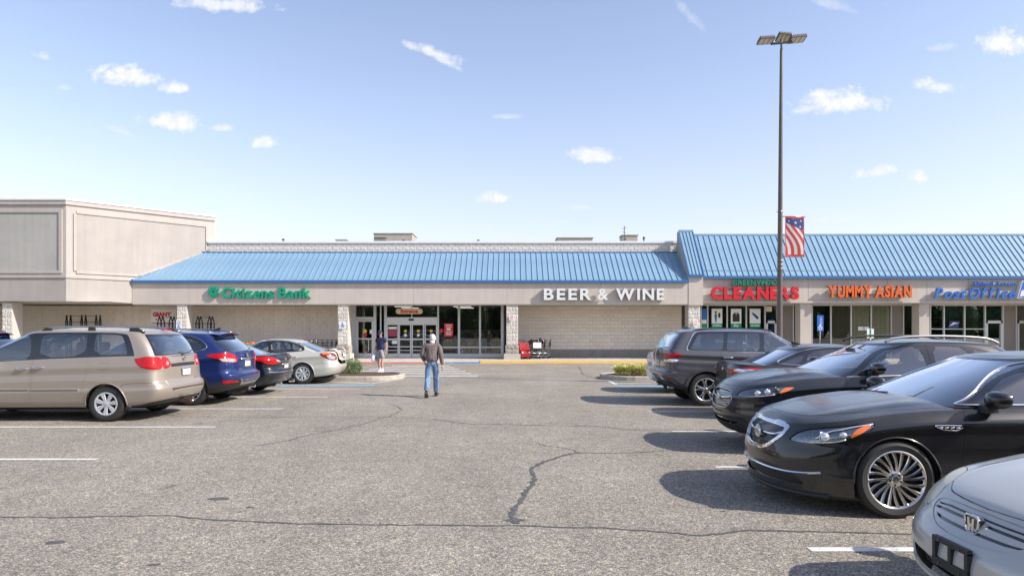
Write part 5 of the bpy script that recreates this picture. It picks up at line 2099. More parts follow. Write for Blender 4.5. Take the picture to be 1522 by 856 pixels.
 if style == 'fusion':
  pipe(root, L - .03, .5, .28, .04)
  MB().prism([(3.2, 1.425), (3.38, 1.405), (3.40, 1.47), (3.36, 1.475)], 'y', -.015, .015).build('shark_fin_antenna', pm, root, True, 30)
 for xw in (.96, 3.75):
  arch_lip(root, xw, wr, .37, B, pm, .010)
 if style == 'altima':
  pipe(root, L - .06, -.5, .25, .035)
 return root


# ---------------------------------------------------------------- grey off-road SUV
def car_jeep(loc, rotz, label):
 L = 4.82
 PJ = paint('granite grey paint', (.095, .092, .098), .4, .33, dust=.05)
 B = Shell(
 xF=[(0, .10), (.3, .0), (.7, .03), (1, .10)],
 xR=[(0, L - .26), (.12, L - .12), (.24, L - .01), (.34, L), (.38, L - .02), (.42, L - .09), (.8, L - .10), (1, L - .13)],
 W=[(0, .90), (.12, .94), (.35, .95), (.55, .948), (.75, .956), (.90, .952), (1, .915)],
 zb=[(0, .30), (.5, .28), (1.4, .27), (3.3, .28), (4.2, .34), (4.82, .50)],
 zt=[(0, .98), (.3, 1.04), (.9, 1.10), (1.6, 1.15), (2.6, 1.19), (3.6, 1.24), (4.82, 1.27)],
 zc=[(0, .98), (.2, 1.06), (.6, 1.13), (1.2, 1.19), (2.2, 1.24), (4.2, 1.28), (4.82, 1.28)],
 cre=((.88, .014, .08), (.50, .008, .12)), fl=((.88, .44, .012), (3.85, .44, .015)),
 RF=.45, RR=[(0, .34), (1, .26)], nF=2.8, nR=3.6, cap=3.4)
 G = Shell(
 xF=[(0, 1.35), (.5, 1.70), (1, 2.15)], xR=[(0, L - .12), (.5, L - .24), (.85, L - .37), (1, L - .44)],
 W=[(0, .905), (.4, .862), (.8, .806), (1, .76)],
 zb=[(1.0, 1.12), (2.2, 1.17), (3.4, 1.20), (4.7, 1.25)],
 zt=[(2.0, 1.655), (2.8, 1.70), (3.5, 1.70), (4.38, 1.665)],
 zc=[(2.15, 1.655), (2.35, 1.71), (2.8, 1.755), (3.6, 1.76), (4.2, 1.73), (4.38, 1.665)],
 RF=.40, RR=[(0, .26), (1, .22)], nF=2.4, nR=3.4, cap=2.6)
 bf = [
 dict(part='wheel_arch_flare', mat=PJ, pair=True, off=.022, view='s', dens=.2, skirt=.03, poly=circle(.88, .375, .475, 36)),
 dict(part='wheel_arch_flare', mat=PJ, pair=True, off=.022, view='s', dens=.2, skirt=.03, poly=circle(3.85, .375, .475, 36)),
 dict(part='door', mat=PJ, pair=True, gap=.005, view='s', poly=[(1.45, 1.17), (1.42, .9), (1.44, .40), (2.52, .40), (2.54, .60), (2.56, 1.23)]),
 dict(part='door', mat=PJ, pair=True, gap=.005, view='s', poly=[(2.59, 1.24), (2.57, .60), (2.55, .40), (3.25, .40), (3.36, .70), (3.50, .95), (3.52, 1.28)]),
 dict(part='sill', mat=BLACKP, pair=True, off=.004, view='s', poly=[(1.3, .2), (1.3, .36), (3.4, .37), (3.4, .2)]),
 dict(part='lower_valance', mat=BLACKP, off=.002, view='mix', poly=[('s', 4.2, .2), ('s', 4.25, .42), ('s', 4.55, .50), ('r', .8, .55), ('r', -.1, .56), ('r', -.1, .2)]),
 dict(part='tailgate', mat=PJ, gap=.005, view='mix', poly=[('r', -.1, 1.4), ('r', .70, 1.4), ('r', .70, 1.0), ('r', .66, .80), ('r', .6, .76), ('r', -.1, .76)]),
 dict(part='tail_light', mat=REDL, pair=True, gap=.004, off=.008, view='mix', sm=1, poly=[('s', 4.36, 1.19), ('s', 4.6, 1.20), ('r', .72, 1.20), ('r', .52, 1.18), ('r', .52, 1.07), ('r', .7, 1.05), ('s', 4.6, 1.06), ('s', 4.42, 1.09)]),
 dict(part='reversing_light', mat=WHTL, pair=True, off=.010, view='mix', sm=1, poly=[('s', 4.44, 1.05), ('s', 4.6, 1.055), ('r', .7, 1.045), ('r', .54, 1.05), ('r', .56, .99), ('s', 4.6, .98), ('s', 4.5, 1.0)]),
 dict(part='reflector', mat=REDL, pair=True, off=.006, view='s', poly=[(4.60, .64), (4.68, .63), (4.68, .60), (4.60, .60)]),
 dict(part='headlight', mat=WHTL, pair=True, gap=.004, view='mix', poly=[('f', .45, .86), ('f', .45, .97), ('s', .5, 1.0), ('s', .5, .92), ('s', .2, .86)]),
 dict(part='grille', mat=BLACKP, off=-.02, view='f', poly=[(-.1, .95), (.40, .95), (.38, .80), (-.1, .80)]),
 ]
 cf = [
 dict(part='windshield', mat=GLW, view='uv', off=-.003, poly=[(-.1, .04), (.80, .04), (.80, .94), (-.1, .96)]),
 dict(part='rear_window', mat=GLT, view='uv', off=-.001, sm=1, poly=[(3.1, .03), (2.36, .03), (2.30, .3), (2.32, .88), (3.1, .90)]),
 dict(part='window_frame', mat=GLOSSB, pair=True, view='s', off=-.001, sm=1, poly=[(1.60, 1.16), (1.7, 1.26), (1.95, 1.48), (2.15, 1.61), (2.5, 1.65), (3.3, 1.665), (3.8, 1.66), (4.0, 1.655), (4.10, 1.60), (4.24, 1.34), (4.27, 1.255), (4.1, 1.245), (3.3, 1.225), (2.4, 1.20)]),
 dict(part='window', mat=GLS, pair=True, view='s', off=-.004, sm=1, poly=[(1.82, 1.21), (1.84, 1.28), (2.02, 1.50), (2.2, 1.60), (2.46, 1.63), (2.50, 1.62), (2.52, 1.4), (2.53, 1.25), (2.50, 1.23)]),
 dict(part='window', mat=GLT, pair=True, view='s', off=-.004, sm=1, poly=[(2.64, 1.235), (2.62, 1.4), (2.60, 1.62), (2.62, 1.635), (3.2, 1.645), (3.31, 1.645), (3.34, 1.5), (3.37, 1.27), (3.36, 1.25), (2.8, 1.24)]),
 dict(part='window', mat=GLT, pair=True, view='s', off=-.004, sm=1, poly=[(3.46, 1.265), (3.44, 1.4), (3.41, 1.635), (3.43, 1.645), (3.8, 1.635), (3.96, 1.62), (4.02, 1.57), (4.16, 1.32), (4.17, 1.28), (4.1, 1.27), (3.6, 1.26)]),
 ]
 sp = dict(L=L, body=B, cabin=G, bf=bf, cf=cf, paint=PJ, cat='SUV', wheels=(.88, 3.85, .375, .25, .255, 'split5', .95, .415),
 cab=(1.50, 4.55), belt=1.18, seats=[(2.3, (-.40, .40), 1), (3.2, (-.40, .0, .40), .9)], seatmat=SEATT, trim=SEATB,
 seatz=.70, wi=.76, firewall=1.8, cabrear=4.45, mirz=1.5, dashz=1.16, clear=.27)
 root, B, G, rb, rg = make_car('suv', label, sp, loc, rotz)
 s = MB()
 rows = []
 for (x, z, w) in ((4.12, 1.722, .66), (4.24, 1.72, .68), (4.37, 1.695, .64), (4.375, 1.668, .64), (4.24, 1.66, .68), (4.12, 1.65, .68)):
  rows.append([(x - .05 * abs(t) ** 3, t * w, z - .05 * abs(t) ** 3) for t in (-1, -.8, -.5, 0, .5, .8, 1)])
 f = []
 for i in range(6):
  for k in range(6):
   a = i * 7 + k
   b2 = ((i + 1) % 6) * 7 + k
   f.append((a, a + 1, b2 + 1, b2))
 s.add(sum(rows, []), f)
 s.build('roof_spoiler', GLOSSB, root, True, 50)
 for s in (1, -1):
  door_mirror(root, 1.78, .90, 1.15, PJ, s, 1.15)
  p = [(2.3, s * .66, 1.69), (2.45, s * .66, 1.722), (3.0, s * .66, 1.742), (3.7, s * .65, 1.738), (4.0, s * .64, 1.71), (4.1, s * .64, 1.68)]
  MB().tube(densify3(p), .014, 8).build('roof_rail', GLOSSB, root, True)
  pipe(root, L - .20, s * .55, .40, .045)
 ribbon(root, 'window_trim', G, 's', [(1.62, 1.165), (2.4, 1.19), (3.3, 1.215), (4.1, 1.24), (4.27, 1.25), (4.27, 1.32), (4.10, 1.63), (4.0, 1.672), (3.8, 1.678), (3.3, 1.682), (2.5, 1.668)], SATIN, .012, .004, sm=1)
 handle(root, B, 2.40, 1.07, CHROME)
 handle(root, B, 3.36, 1.09, CHROME)
 plate(root, L - .085, 0, .95, 'pa')
 fin = MB().prism([(3.92, 1.74), (4.12, 1.72), (4.15, 1.79), (4.09, 1.80)], 'y', -.018, .018).build('shark_fin_antenna', PJ, root, True, 30)
 MB().tube(G.path('uv', [(2.99, .05), (2.80, .12), (2.6, .16)], .022, 1, .1), .008, 5).build('wiper', BLACKP, root)
 return root


# ---------------------------------------------------------------- black crossover (front towards us)
def car_crosstrek(loc, rotz, label):
 L = 4.465
 PC = paint('crystal black paint', (.006, .008, .012), 0, .28, dust=.16)
 B = Shell(
 xF=[(0, .16), (.1, .08), (.22, .03), (.4, .0), (.75, .02), (.92, .08), (1, .14)],
 xR=[(0, L - .15), (.3, L), (.6, L - .05), (1, L - .14)],
 W=[(0, .855), (.12, .89), (.35, .90), (.55, .89), (.75, .90), (.88, .888), (1, .83)],
 zb=[(0, .27), (.4, .24), (1.3, .28), (3.2, .28), (4.0, .30), (4.465, .40)],
 zt=[(0, .88), (.15, .90), (.5, .98), (.9, 1.03), (1.4, 1.06), (2.4, 1.09), (3.3, 1.13), (4.465, 1.15)],
 zc=[(0, .88), (.14, .91), (.25, .98), (.45, 1.04), (.8, 1.10), (1.2, 1.135), (2.2, 1.15), (4.465, 1.16)],
 cre=((.84, .016, .10), (.42, .010, .12)), fl=((.90, .41, .022), (3.565, .41, .025)), hc=(.32, .12, .018, .3, 1.3),
 RF=[(0, .66), (1, .52)], RR=.4, nF=2.4, nR=2.6, cap=2.8)
 G = Shell(
 xF=[(0, 1.16), (.5, 1.66), (1, 2.18)], xR=[(0, L - .12), (.5, L - .30), (1, L - .58)],
 W=[(0, .825), (.35, .775), (.75, .705), (1, .635)],
 zb=[(1.0, 1.06), (2.4, 1.08), (4.4, 1.13)],
 zt=[(2.0, 1.50), (2.6, 1.54), (3.2, 1.53), (3.9, 1.47)],
 zc=[(2.15, 1.50), (2.3, 1.54), (2.7, 1.585), (3.2, 1.57), (3.7, 1.53), (3.9, 1.46)],
 RF=.42, RR=.36, nF=2.3, nR=2.6, cap=2.2)
 bf = [
 dict(part='cladding', mat=BLACKP, pair=True, off=.008, view='s', dens=.2, poly=circle(.90, .345, .45, 36)),
 dict(part='cladding', mat=BLACKP, pair=True, off=.008, view='s', dens=.2, poly=circle(3.565, .345, .45, 36)),
 dict(part='cladding', mat=BLACKP, pair=True, off=.008, view='s', poly=[(1.2, .2), (1.3, .40), (3.2, .42), (3.3, .2)]),
 dict(part='lower_bumper', mat=BLACKP, off=.006, view='mix', poly=[('f', -.1, .20), ('f', -.1, .47), ('f', .5, .48), ('s', .28, .42), ('s', .55, .40), ('s', .55, .2)]),
 dict(part='lower_intake', mat=GLOSSB, off=-.03, skirt=0, view='f', sm=1, poly=[(-.1, .37), (.5, .375), (.56, .42), (.52, .455), (-.1, .45)]),
 dict(view='line', pts=('t', [(.24, .0), (.25, .3), (.36, .50), (.65, .64), (1.1, .70), (1.4, .74)]), w=.008, sm=1),
 dict(part='grille', mat=GLOSSB, off=-.025, skirt=0, view='f', sm=1, poly=[(-.1, .84), (.30, .84), (.42, .80), (.44, .72), (.36, .63), (.28, .60), (-.1, .60)]),
 dict(part='headlight', mat=HLMP, pair=True, gap=.004, off=-.010, view='mix', sm=1, poly=[('f', .50, .79), ('f', .54, .87), ('s', .30, .915), ('s', .52, .945), ('s', .80, .955), ('s', .76, .91), ('s', .55, .83), ('s', .34, .795), ('f', .64, .78)]),
 dict(part='turn_signal', mat=AMBL, pair=True, off=-.004, view='s', sm=1, poly=[(.54, .835), (.68, .885), (.775, .94), (.62, .925)]),
 dict(part='door', mat=PC, pair=True, gap=.005, view='s', poly=[(1.50, 1.09), (1.44, .9), (1.44, .43), (2.62, .43), (2.65, .60), (2.67, 1.14)]),
 dict(part='door', mat=PC, pair=True, gap=.005, view='s', poly=[(2.70, 1.15), (2.67, .60), (2.65, .43), (3.05, .43), (3.2, .72), (3.4, .9), (3.45, 1.2)]),
 dict(part='tail_light', mat=REDL, pair=True, gap=.004, off=.004, view='mix', poly=[('s', 4.1, 1.10), ('r', .6, 1.10), ('r', .5, 1.0), ('r', .6, .9), ('s', 4.2, .95)]),
 ]
 cf = [
 dict(part='windshield', mat=GLW, view='uv', off=-.003, poly=[(-.1, .03), (.80, .03), (.80, .93), (-.1, .96)]),
 dict(part='rear_window', mat=GLT, view='uv', off=-.001, poly=[(3.1, .03), (2.36, .03), (2.32, .88), (3.1, .90)]),
 dict(part='window_frame', mat=GLOSSB, pair=True, view='s', off=-.001, sm=1, poly=[(1.48, 1.06), (1.62, 1.15), (1.95, 1.36), (2.2, 1.475), (2.6, 1.51), (3.1, 1.50), (3.5, 1.44), (3.85, 1.28), (3.8, 1.20), (2.6, 1.10), (1.5, 1.05)]),
 dict(part='window', mat=GLS, pair=True, view='s', off=-.004, sm=1, poly=[(1.72, 1.09), (1.78, 1.2), (2.02, 1.36), (2.2, 1.45), (2.56, 1.485), (2.62, 1.3), (2.62, 1.11)]),
 dict(part='pillar_cover', mat=SATIN, pair=True, view='s', off=.001, poly=[(2.365, 1.115), (2.35, 1.475), (2.43, 1.475), (2.44, 1.12)]) if False else
 dict(view='line', pts=('s', [(2.68, 1.08), (2.68, 1.52)]), w=.006),
 dict(part='window', mat=GLS, pair=True, view='s', off=-.004, sm=1, poly=[(2.76, 1.13), (2.75, 1.485), (3.0, 1.485), (3.2, 1.45), (3.34, 1.2)]),
 dict(part='window', mat=GLT, pair=True, view='s', off=-.004, sm=1, poly=[(3.40, 1.21), (3.27, 1.44), (3.5, 1.40), (3.75, 1.27), (3.70, 1.23)]),
 ]
 sp = dict(L=L, body=B, cabin=G, bf=bf, cf=cf, paint=PC, cat='crossover', wheels=(.90, 3.565, .345, .225, .22, 'ten', .89, .38),
 cab=(1.55, 4.2), belt=1.08, seats=[(2.25, (-.36, .36), 1), (3.1, (-.36, .0, .36), .9)], seatmat=SEATB, trim=SEATB,
 seatz=.60, wi=.69, firewall=1.65, cabrear=4.1, mirz=1.38, dashz=1.06, clear=.25, nu=(20, 38, 12))
 root, B, G, rb, rg = make_car('crossover', label, sp, loc, rotz)
 for s in (1, -1):
  door_mirror(root, 1.84, .82, 1.10, GLOSSB, s, 1.0)
  p = [(2.15, s * .60, 1.54), (2.28, s * .60, 1.59), (2.6, s * .605, 1.618), (3.1, s * .60, 1.618), (3.55, s * .59, 1.59), (3.75, s * .58, 1.52)]
  MB().tube(densify3(p), .018, 8).build('roof_rail', RAILG if s < 0 else BLACKP, root, True)
  for k in range(3):
   p = B.path('s', [(.30 + k * .11, .845 + k * .025), (.301 + k * .11, .845 + k * .025)], -.008, s)[0]
   MB().tube([(p[0] + .03 * math.cos(a * PI / 8), p[1] - s * (.02 * math.cos(a * PI / 8) + .012), p[2] + .04 * math.sin(a * PI / 8)) for a in range(16)], .004, 5, True).build('bulb_ring', CHROME, root, True)
   MB().ell(p, (.045, .035, .036), 16, 10).build('headlight_bulb', WHTL if k < 2 else LAMPD, root, True)
  pts = B.path('s', [(.26, .80), (.36, .81), (.50, .835)], -.002, s, .05)
  MB().tube(pts, .008, 6).build('headlight_strip', WHTL, root, True)
 ribbon(root, 'grille_frame', B, 'f', [(0, .845), (.30, .845), (.425, .803), (.445, .72), (.365, .625), (.28, .59), (0, .59)], SATIN, .007, .002, mirror_join=True, sm=1)
 ribbon(root, 'grille_wing', B, 'f', [(0, .735), (.2, .735), (.34, .745), (.43, .765)], CHROME, .012, .0, mirror_join=True)
 gb = MB()
 for z in (.64, .67, .70, .775, .80):
  p = B.path('f', [(0, z), (.2, z), (.36 if z > .65 else .3, z)], -.018)
  q = [(a, -b, c) for a, b, c in p]
  gb.tube(q[::-1] + p[1:], .006, 5)
 gb.build('grille_bar', SATIN, root)
 c = B.path('f', [(0, .735), (.01, .735)], .012)[0]
 e = MB().ell((c[0] - .004, 0, .735), (.014, .075, .042), 24, 10).build('emblem', CHROME, root, True)
 st = MB()
 for (y, z, r) in ((.035, .745, .010), (-.02, .75, .007), (.005, .735, .006), (-.03, .728, .006), (.012, .718, .006), (-.01, .742, .005)):
  st.ell((c[0] - .018, y, z), (.004, r, r), 8, 5)
 st.build('emblem_stars', SATIN, e)
 ribbon(root, 'window_trim', G, 's', [(1.5, 1.065), (2.4, 1.09), (3.2, 1.14), (3.84, 1.20)], SATIN, .008, .004, sm=2)
 plate_b = MB().box(-.002, .01, -.16, .16, .52, .54).build('bumper_step', BLACKP, root)
 handle(root, B, 2.22, .96, PC)
 wiper(root, G, [(.75, .03), (.45, .05), (.1, .08)])
 return root


# ---------------------------------------------------------------- silver sedan at the frame edge
def car_civic(loc, rotz, label):
 L = 4.455
 PS = paint('silver blue paint', (.45, .44, .42), .2, .36, dust=.12)
 B = Shell(
 xF=[(0, .10), (.1, .04), (.2, .012), (.38, .0), (.58, .012), (.70, .05), (.80, .10), (.92, .15), (1, .20)],
 xR=[(0, L - .14), (.3, L), (.7, L - .03), (1, L - .08)],
 W=[(0, .80), (.12, .835), (.35, .855), (.55, .85), (.75, .855), (.88, .84), (1, .79)],
 zb=[(0, .17), (.4, .16), (1.4, .19), (3.2, .2), (4.0, .22), (4.455, .32)],
 zt=[(0, .66), (.18, .67), (.35, .715), (.7, .80), (1.2, .89), (2.2, .93), (3.3, .97), (4.2, 1.0), (4.455, .95)],
 zc=[(0, .66), (.18, .672), (.26, .725), (.40, .78), (.7, .86), (1.1, .93), (1.4, .965), (3.9, 1.0), (4.3, 1.02), (4.455, .97)],
 cre=((.86, .008, .10),), fl=((.87, .34, .012), (3.49, .34, .014)), hc=(.28, .12, .010, .3, 1.3),
 RF=[(0, .62), (.5, .56), (1, .48)], RR=.42, nF=2.3, nR=2.6, cap=2.6)
 G = Shell(
 xF=[(0, 1.12), (.5, 1.50), (1, 1.90)], xR=[(0, 4.12), (.5, 3.78), (1, 3.42)],
 W=[(0, .765), (.3, .725), (.7, .655), (1, .58)],
 zb=[(1.1, .90), (2.6, .92), (4.2, .98)],
 zt=[(1.9, 1.37), (2.4, 1.40), (2.9, 1.395), (3.45, 1.34)],
 zc=[(1.9, 1.37), (2.05, 1.40), (2.5, 1.44), (2.9, 1.435), (3.3, 1.38), (3.45, 1.34)],
 RF=.36, RR=.38, nF=2.3, nR=2.4, cap=2.2)
 bf = [
 dict(part='lower_intake', mat=GLOSSB, off=-.05, skirt=.04, view='f', sm=1, poly=[(-.1, .255), (.50, .26), (.64, .30), (.70, .37), (.66, .40), (.5, .375), (-.1, .36)]),
 dict(view='line', pts=('t', [(.215, .0), (.225, .20), (.262, .40), (.30, .455), (.42, .60), (.8, .68), (1.3, .73)]), w=.007, sm=1),
 dict(part='grille_panel', mat=PS, gap=.004, view='f', sm=1, off=-.004, poly=[(-.1, .672), (.30, .67), (.44, .655), (.45, .61), (.38, .56), (.22, .525), (-.1, .52)]),
 dict(part='grille_slot', mat=GLOSSB, off=-.02, view='f', poly=[(.08, .628), (.30, .625), (.42, .618), (.43, .604), (.30, .608), (.08, .612)]),
 dict(part='grille_slot', mat=GLOSSB, off=-.02, view='f', poly=[(-.1, .577), (.28, .580), (.37, .585), (.34, .570), (.26, .564), (-.1, .561)]),
 dict(part='grille_slot', mat=GLOSSB, off=-.02, view='f', poly=[(-.1, .652), (.30, .648), (.42, .636), (.41, .626), (.30, .636), (-.1, .640)]),
 dict(part='headlight', mat=FOGL, pair=True, gap=.009, off=.0, view='mix', sm=1, poly=[('f', .475, .655), ('t', .34, .50), ('t', .50, .60), ('s', .60, .785), ('s', .56, .75), ('s', .42, .67), ('s', .33, .61), ('f', .58, .575), ('f', .50, .59)]),
 dict(part='door', mat=PS, pair=True, gap=.005, view='s', poly=[(1.38, .92), (1.36, .5), (1.38, .3), (2.4, .3), (2.45, .96)]),
 dict(part='door', mat=PS, pair=True, gap=.005, view='s', poly=[(2.48, .98), (2.43, .3), (3.0, .3), (3.2, .55), (3.4, .8), (3.5, 1.0)]),
 dict(part='tail_light', mat=REDL, pair=True, gap=.004, view='mix', poly=[('s', 4.1, .93), ('r', .6, .93), ('r', .45, .9), ('r', .5, .75), ('s', 4.15, .75)]),
 ]
 cf = [
 dict(part='windshield', mat=GLW, view='uv', off=-.003, poly=[(-.1, .03), (.80, .03), (.80, .93), (-.1, .96)]),
 dict(part='rear_window', mat=GLT, view='uv', off=-.003, poly=[(3.1, .05), (2.30, .05), (2.32, .93), (3.1, .95)]),
 dict(part='window', mat=GLT, pair=True, view='s', off=-.004, sm=1, poly=[(1.62, .98), (1.66, 1.10), (1.95, 1.28), (2.35, 1.34), (2.42, 1.2), (2.43, .98)]),
 dict(part='window', mat=GLT, pair=True, view='s', off=-.004, sm=1, poly=[(2.50, .98), (2.46, 1.34), (2.9, 1.33), (3.3, 1.24), (3.5, 1.05)]),
 ]
 sp = dict(L=L, body=B, cabin=G, bf=bf, cf=cf, paint=PS, cat='sedan', wheels=(.87, 3.49, .30, .195, .19, 'cover8', .85, .335),
 cab=(1.35, 3.9), belt=.92, seats=[(2.1, (-.34, .34), 1), (2.95, (-.34, .34), .9)], seatmat=SEATG, trim=SEATG,
 seatz=.45, wi=.65, firewall=1.5, cabrear=3.5, shelf=3.85, mirz=1.2, dashz=.93, nu=(26, 34, 12))
 root, B, G, rb, rg = make_car('silver_sedan', label, sp, loc, rotz)
 # H badge
 c = B.path('f', [(0, .605), (.01, .605)], .006)[0]
 x0 = c[0]
 fr = MB()
 ring = [(x0 - .006, y, .605 + z) for y, z in chaikin([(-.058, .048), (0, .052), (.058, .048), (.052, .0), (.042, -.048), (0, -.052), (-.042, -.048), (-.052, 0)], 1)]
 fr.tube(ring, .0075, 8, True)
 fr.prism([(-.030, .037), (-.012, .037), (-.008, .006), (.008, .006), (.012, .037), (.030, .037), (.022, -.037), (.006, -.037), (.006, -.012), (-.006, -.012), (-.006, -.037), (-.022, -.037)], 'x', -.006, .006)
 for i in range(len(fr.v) - 24, len(fr.v)):
  v = fr.v[i]
  fr.v[i] = (v[0] + x0 - .008, v[1], v[2] + .605)
 em = fr.build('emblem', CHROME, root, True, 40)
 MB().prism([(y, z) for y, z in chaikin([(-.056, .652), (0, .656), (.056, .652), (.05, .6), (.041, .558), (0, .554), (-.041, .558), (-.05, .6)], 1)], 'x', x0 + .03, x0 - .004).build('emblem_back', GLOSSB, em)
 # empty plate bracket
 p = B.path('f', [(0, .42), (.01, .42)], .0)[0]
 xb = p[0] - .016
 z0, z1, hw = .34, .505, .155
 br = MB()
 br.box(xb, xb + .03, -hw, hw, z0, z0 + .045)
 br.box(xb, xb + .03, -hw, hw, z1 - .028, z1)
 for (a, b) in ((-hw, -hw + .028), (-.014, .014), (hw - .028, hw)):
  br.box(xb + .001, xb + .029, a, b, z0 + .04, z1 - .02)
 bo = br.build('plate_bracket', BLACKP, root)
 sc_ = MB()
 for (y, z) in ((-.09, z1 - .014), (.09, z1 - .014), (-.09, z0 + .02), (.09, z0 + .02)):
  sc_.lathe([(.001, -.004), (.007, -.004), (.008, .002)], 'x', (xb, y, z), 8)
 sc_.build('bracket_screw', GLOSSB, bo)
 ribbon(root, 'bumper_lip', B, 'f', [(0, .22), (.4, .225), (.66, .25), (.76, .30)], PS, .018, -.004, mirror_join=True, sm=1)
 for s in (1, -1):
  door_mirror(root, 1.55, .80, .92, PS, s, 1.0)
  # reflector bowl behind the yellowed lens
 for xw in (.87, 3.49):
  arch_lip(root, xw, .30, .335, B, PS, .010)
 return root
# ------------------------------------------------------------------ the shops
FY = 36.75      # fascia plane
WY = 38.9       # wall plane
mid = thing('shop_building', 'long low shop building with blue metal roof and block walls, bank and wine shop signs', 'building', (0, FY, 0))
OX, OY = 0, FY


def B2(x0, x1, y0, y1, z0, z1):
 return MB().box(x0, x1, y0 - FY, y1 - FY, z0, z1)


def wx_(px, Y):
 return (px - 761) * Y / F


def wz(py, Y):
 return CAMH + (491 - py) * Y / F


# fascia band (left part) with fine vertical joints
xs = [-20.45, -15.4, -10.35, -5.3, -.25, 4.8, 9.5]
for a, b in zip(xs[:-1], xs[1:]):
 B2(a + .004, b - .004, FY, FY + .25, 3.11, 4.30).build('fascia_panel', STUC, mid)
B2(9.504, 10.28, FY - .02, FY + .6, 3.06, 4.60).build('fascia_panel', STUC, mid)
B2(-20.4, 9.5, FY + .02, FY + .26, 3.07, 3.108).build('drip_edge', SOFF, mid)
B2(-20.45, 10.28, FY + .26, WY + .1, 3.115, 3.16).build('soffit', SOFF, mid)

# standing seam roof
EY, EZ, RY, RZ = FY - .10, 4.345, 39.32, 6.16


def seam_panel(w, y0, z0, y1, z1, ytop=None):
 """one pan with its raised rib on the left edge; y relative"""
 dy, dz = y1 - y0, z1 - z0
 L = math.hypot(dy, dz)
 ny, nz = -dz / L, dy / L
 m = MB()

 def P(x, t, h):
  return (x, y0 + dy * t + ny * h, z0 + dz * t + nz * h)
 for (xa, xb, h0, h1) in ((.022, w, -.03, 0.0), (0, .022, -.03, .042)):
  m.add([P(xa, 0, h0), P(xb, 0, h0), P(xb, 1, h0), P(xa, 1, h0), P(xa, 0, h1), P(xb, 0, h1), P(xb, 1, h1), P(xa, 1, h1)],
 [(0, 3, 2, 1), (4, 5, 6, 7), (0, 1, 5, 4), (1, 2, 6, 5), (2, 3, 7, 6), (3, 0, 4, 7)])
 return m


roof = MB().box(-17.9, 9.5, EY - FY + .15, RY - FY, EZ - .12, EZ - .10).build('roof_deck', SOFF, mid)
sw_ = .302
full = seam_panel(sw_, EY - FY, EZ, RY - FY, RZ).mesh('roof_panel', ROOFB)
x = -20.35
while x < 9.45:
 w = min(sw_, 9.5 - x)
 yt = x + sw_ / 2 + 57.2
 if yt < RY - .02:
  t = (yt + .25 - EY) / (RY - EY)
  if t > .02:
   t = min(t, 1)
   seam_panel(sw_, EY - FY, EZ, EY - FY + (RY - EY) * t, EZ + (RZ - EZ) * t).build('roof_panel', ROOFB, mid).location.x = x
 else:
  link('roof_panel', full, mid, (x, 0, 0))
 x += sw_
B2(-20.45, 9.5, EY - .03, EY + .03, EZ - .09, EZ + .045).build('gutter', ROOFD, mid)
B2(-17.95, 9.5, RY - .02, RY + .08, RZ - .06, RZ + .07).build('ridge_flashing', ROOFD, mid)

# parapet of split-face block, coping
B2(-17.6, 9.8, 39.50, 39.8, 5.6, 6.74).build('parapet', MORT, mid)


def rough_block(w, h, d, seed, nu=7, nv=4):
 r = random.Random(seed)
 m = MB()
 V = []
 for j in range(nv + 1):
  for i in range(nu + 1):
   e = i in (0, nu) or j in (0, nv)
   V.append((w * i / nu, -(r.uniform(.004, .012) if e else r.uniform(.010, d)), h * j / nv))
 f = [(j * (nu + 1) + i, j * (nu + 1) + i + 1, (j + 1) * (nu + 1) + i + 1, (j + 1) * (nu + 1) + i) for j in range(nv) for i in range(nu)]
 m.add(V, f)
 return m


pb = MB()
for row in range(3):
 x = -17.5 - (.2 if row % 2 else 0)
 k = 0
 while x < 9.6:
  rbk = rough_block(.392, .193, .022, row * 100 + k, 5, 3)
  pb.add([(v[0] + x, v[1] + 39.498 - FY, v[2] + 6.13 + row * .203) for v in rbk.v], rbk.f)
  x += .406
  k += 1
o = pb.build('split_face_block', SPLIT, mid)
o['kind'] = 'stuff'
B2(-17.6, 9.85, 39.43, 39.86, 6.74, 6.86).build('coping', CAPW, mid)

# painted block walls
B2(-36, -8.97, WY + .02, WY + .3, .15, 3.12).build('wall', MORT, mid)
wall_r = B2(.33, 10.3, WY + .02, WY + .3, .15, 3.12).build('wall', MORT, mid)
unit = MB().bbox(0, .397, -.012, .02, 0, .194, .004).mesh('block', BLK)
r0 = .63
for row in range(12):
 z = r0 + row * .2035
 x = .34 - (.2 if row % 2 else 0)
 while x < 9.64:
  a, b = max(x, .34), min(x + .397, 9.66)
  if b - a > .05:
   if b - a > .39:
    link('block', unit, wall_r, (a, WY - FY + .0, z))
   else:
    MB().bbox(0, b - a, -.012, .02, 0, .194, .004).build('block', BLK, wall_r).location = (a, WY - FY, z)
  x += .406
lb = MB()
for row in range(12):
 z = r0 + row * .2035
 x = -30 - (.2 if row % 2 else 0)
 while x < -9.0:
  b = min(x + .397, -8.99)
  if b - x > .05:
   lb.box(x, b, WY - FY - .012, WY - FY + .02, z, z + .194)
  x += .406
o = lb.build('block_courses', BLK, mid)
o['kind'] = 'stuff'
gb_ = MB()
for (xa, xb) in ((-30, -8.99), (.34, 9.66)):
 for row in range(3):
  z = .155 + row * .158
  x = xa - (.2 if row % 2 else 0)
  while x < xb - .05:
   a, b = max(x, xa), min(x + .397, xb)
   gb_.box(a, b, WY - FY - .026, WY - FY + .02, z, z + .152)
   x += .406
o = gb_.build('grey_base_courses', BLKG, mid)
o['kind'] = 'stuff'
B2(9.68, 9.98, WY - .03, WY + .02, .15, 3.1).build('downpipe_recess', mat('dark brown panel', (.07, .06, .05), .7), mid)

# columns


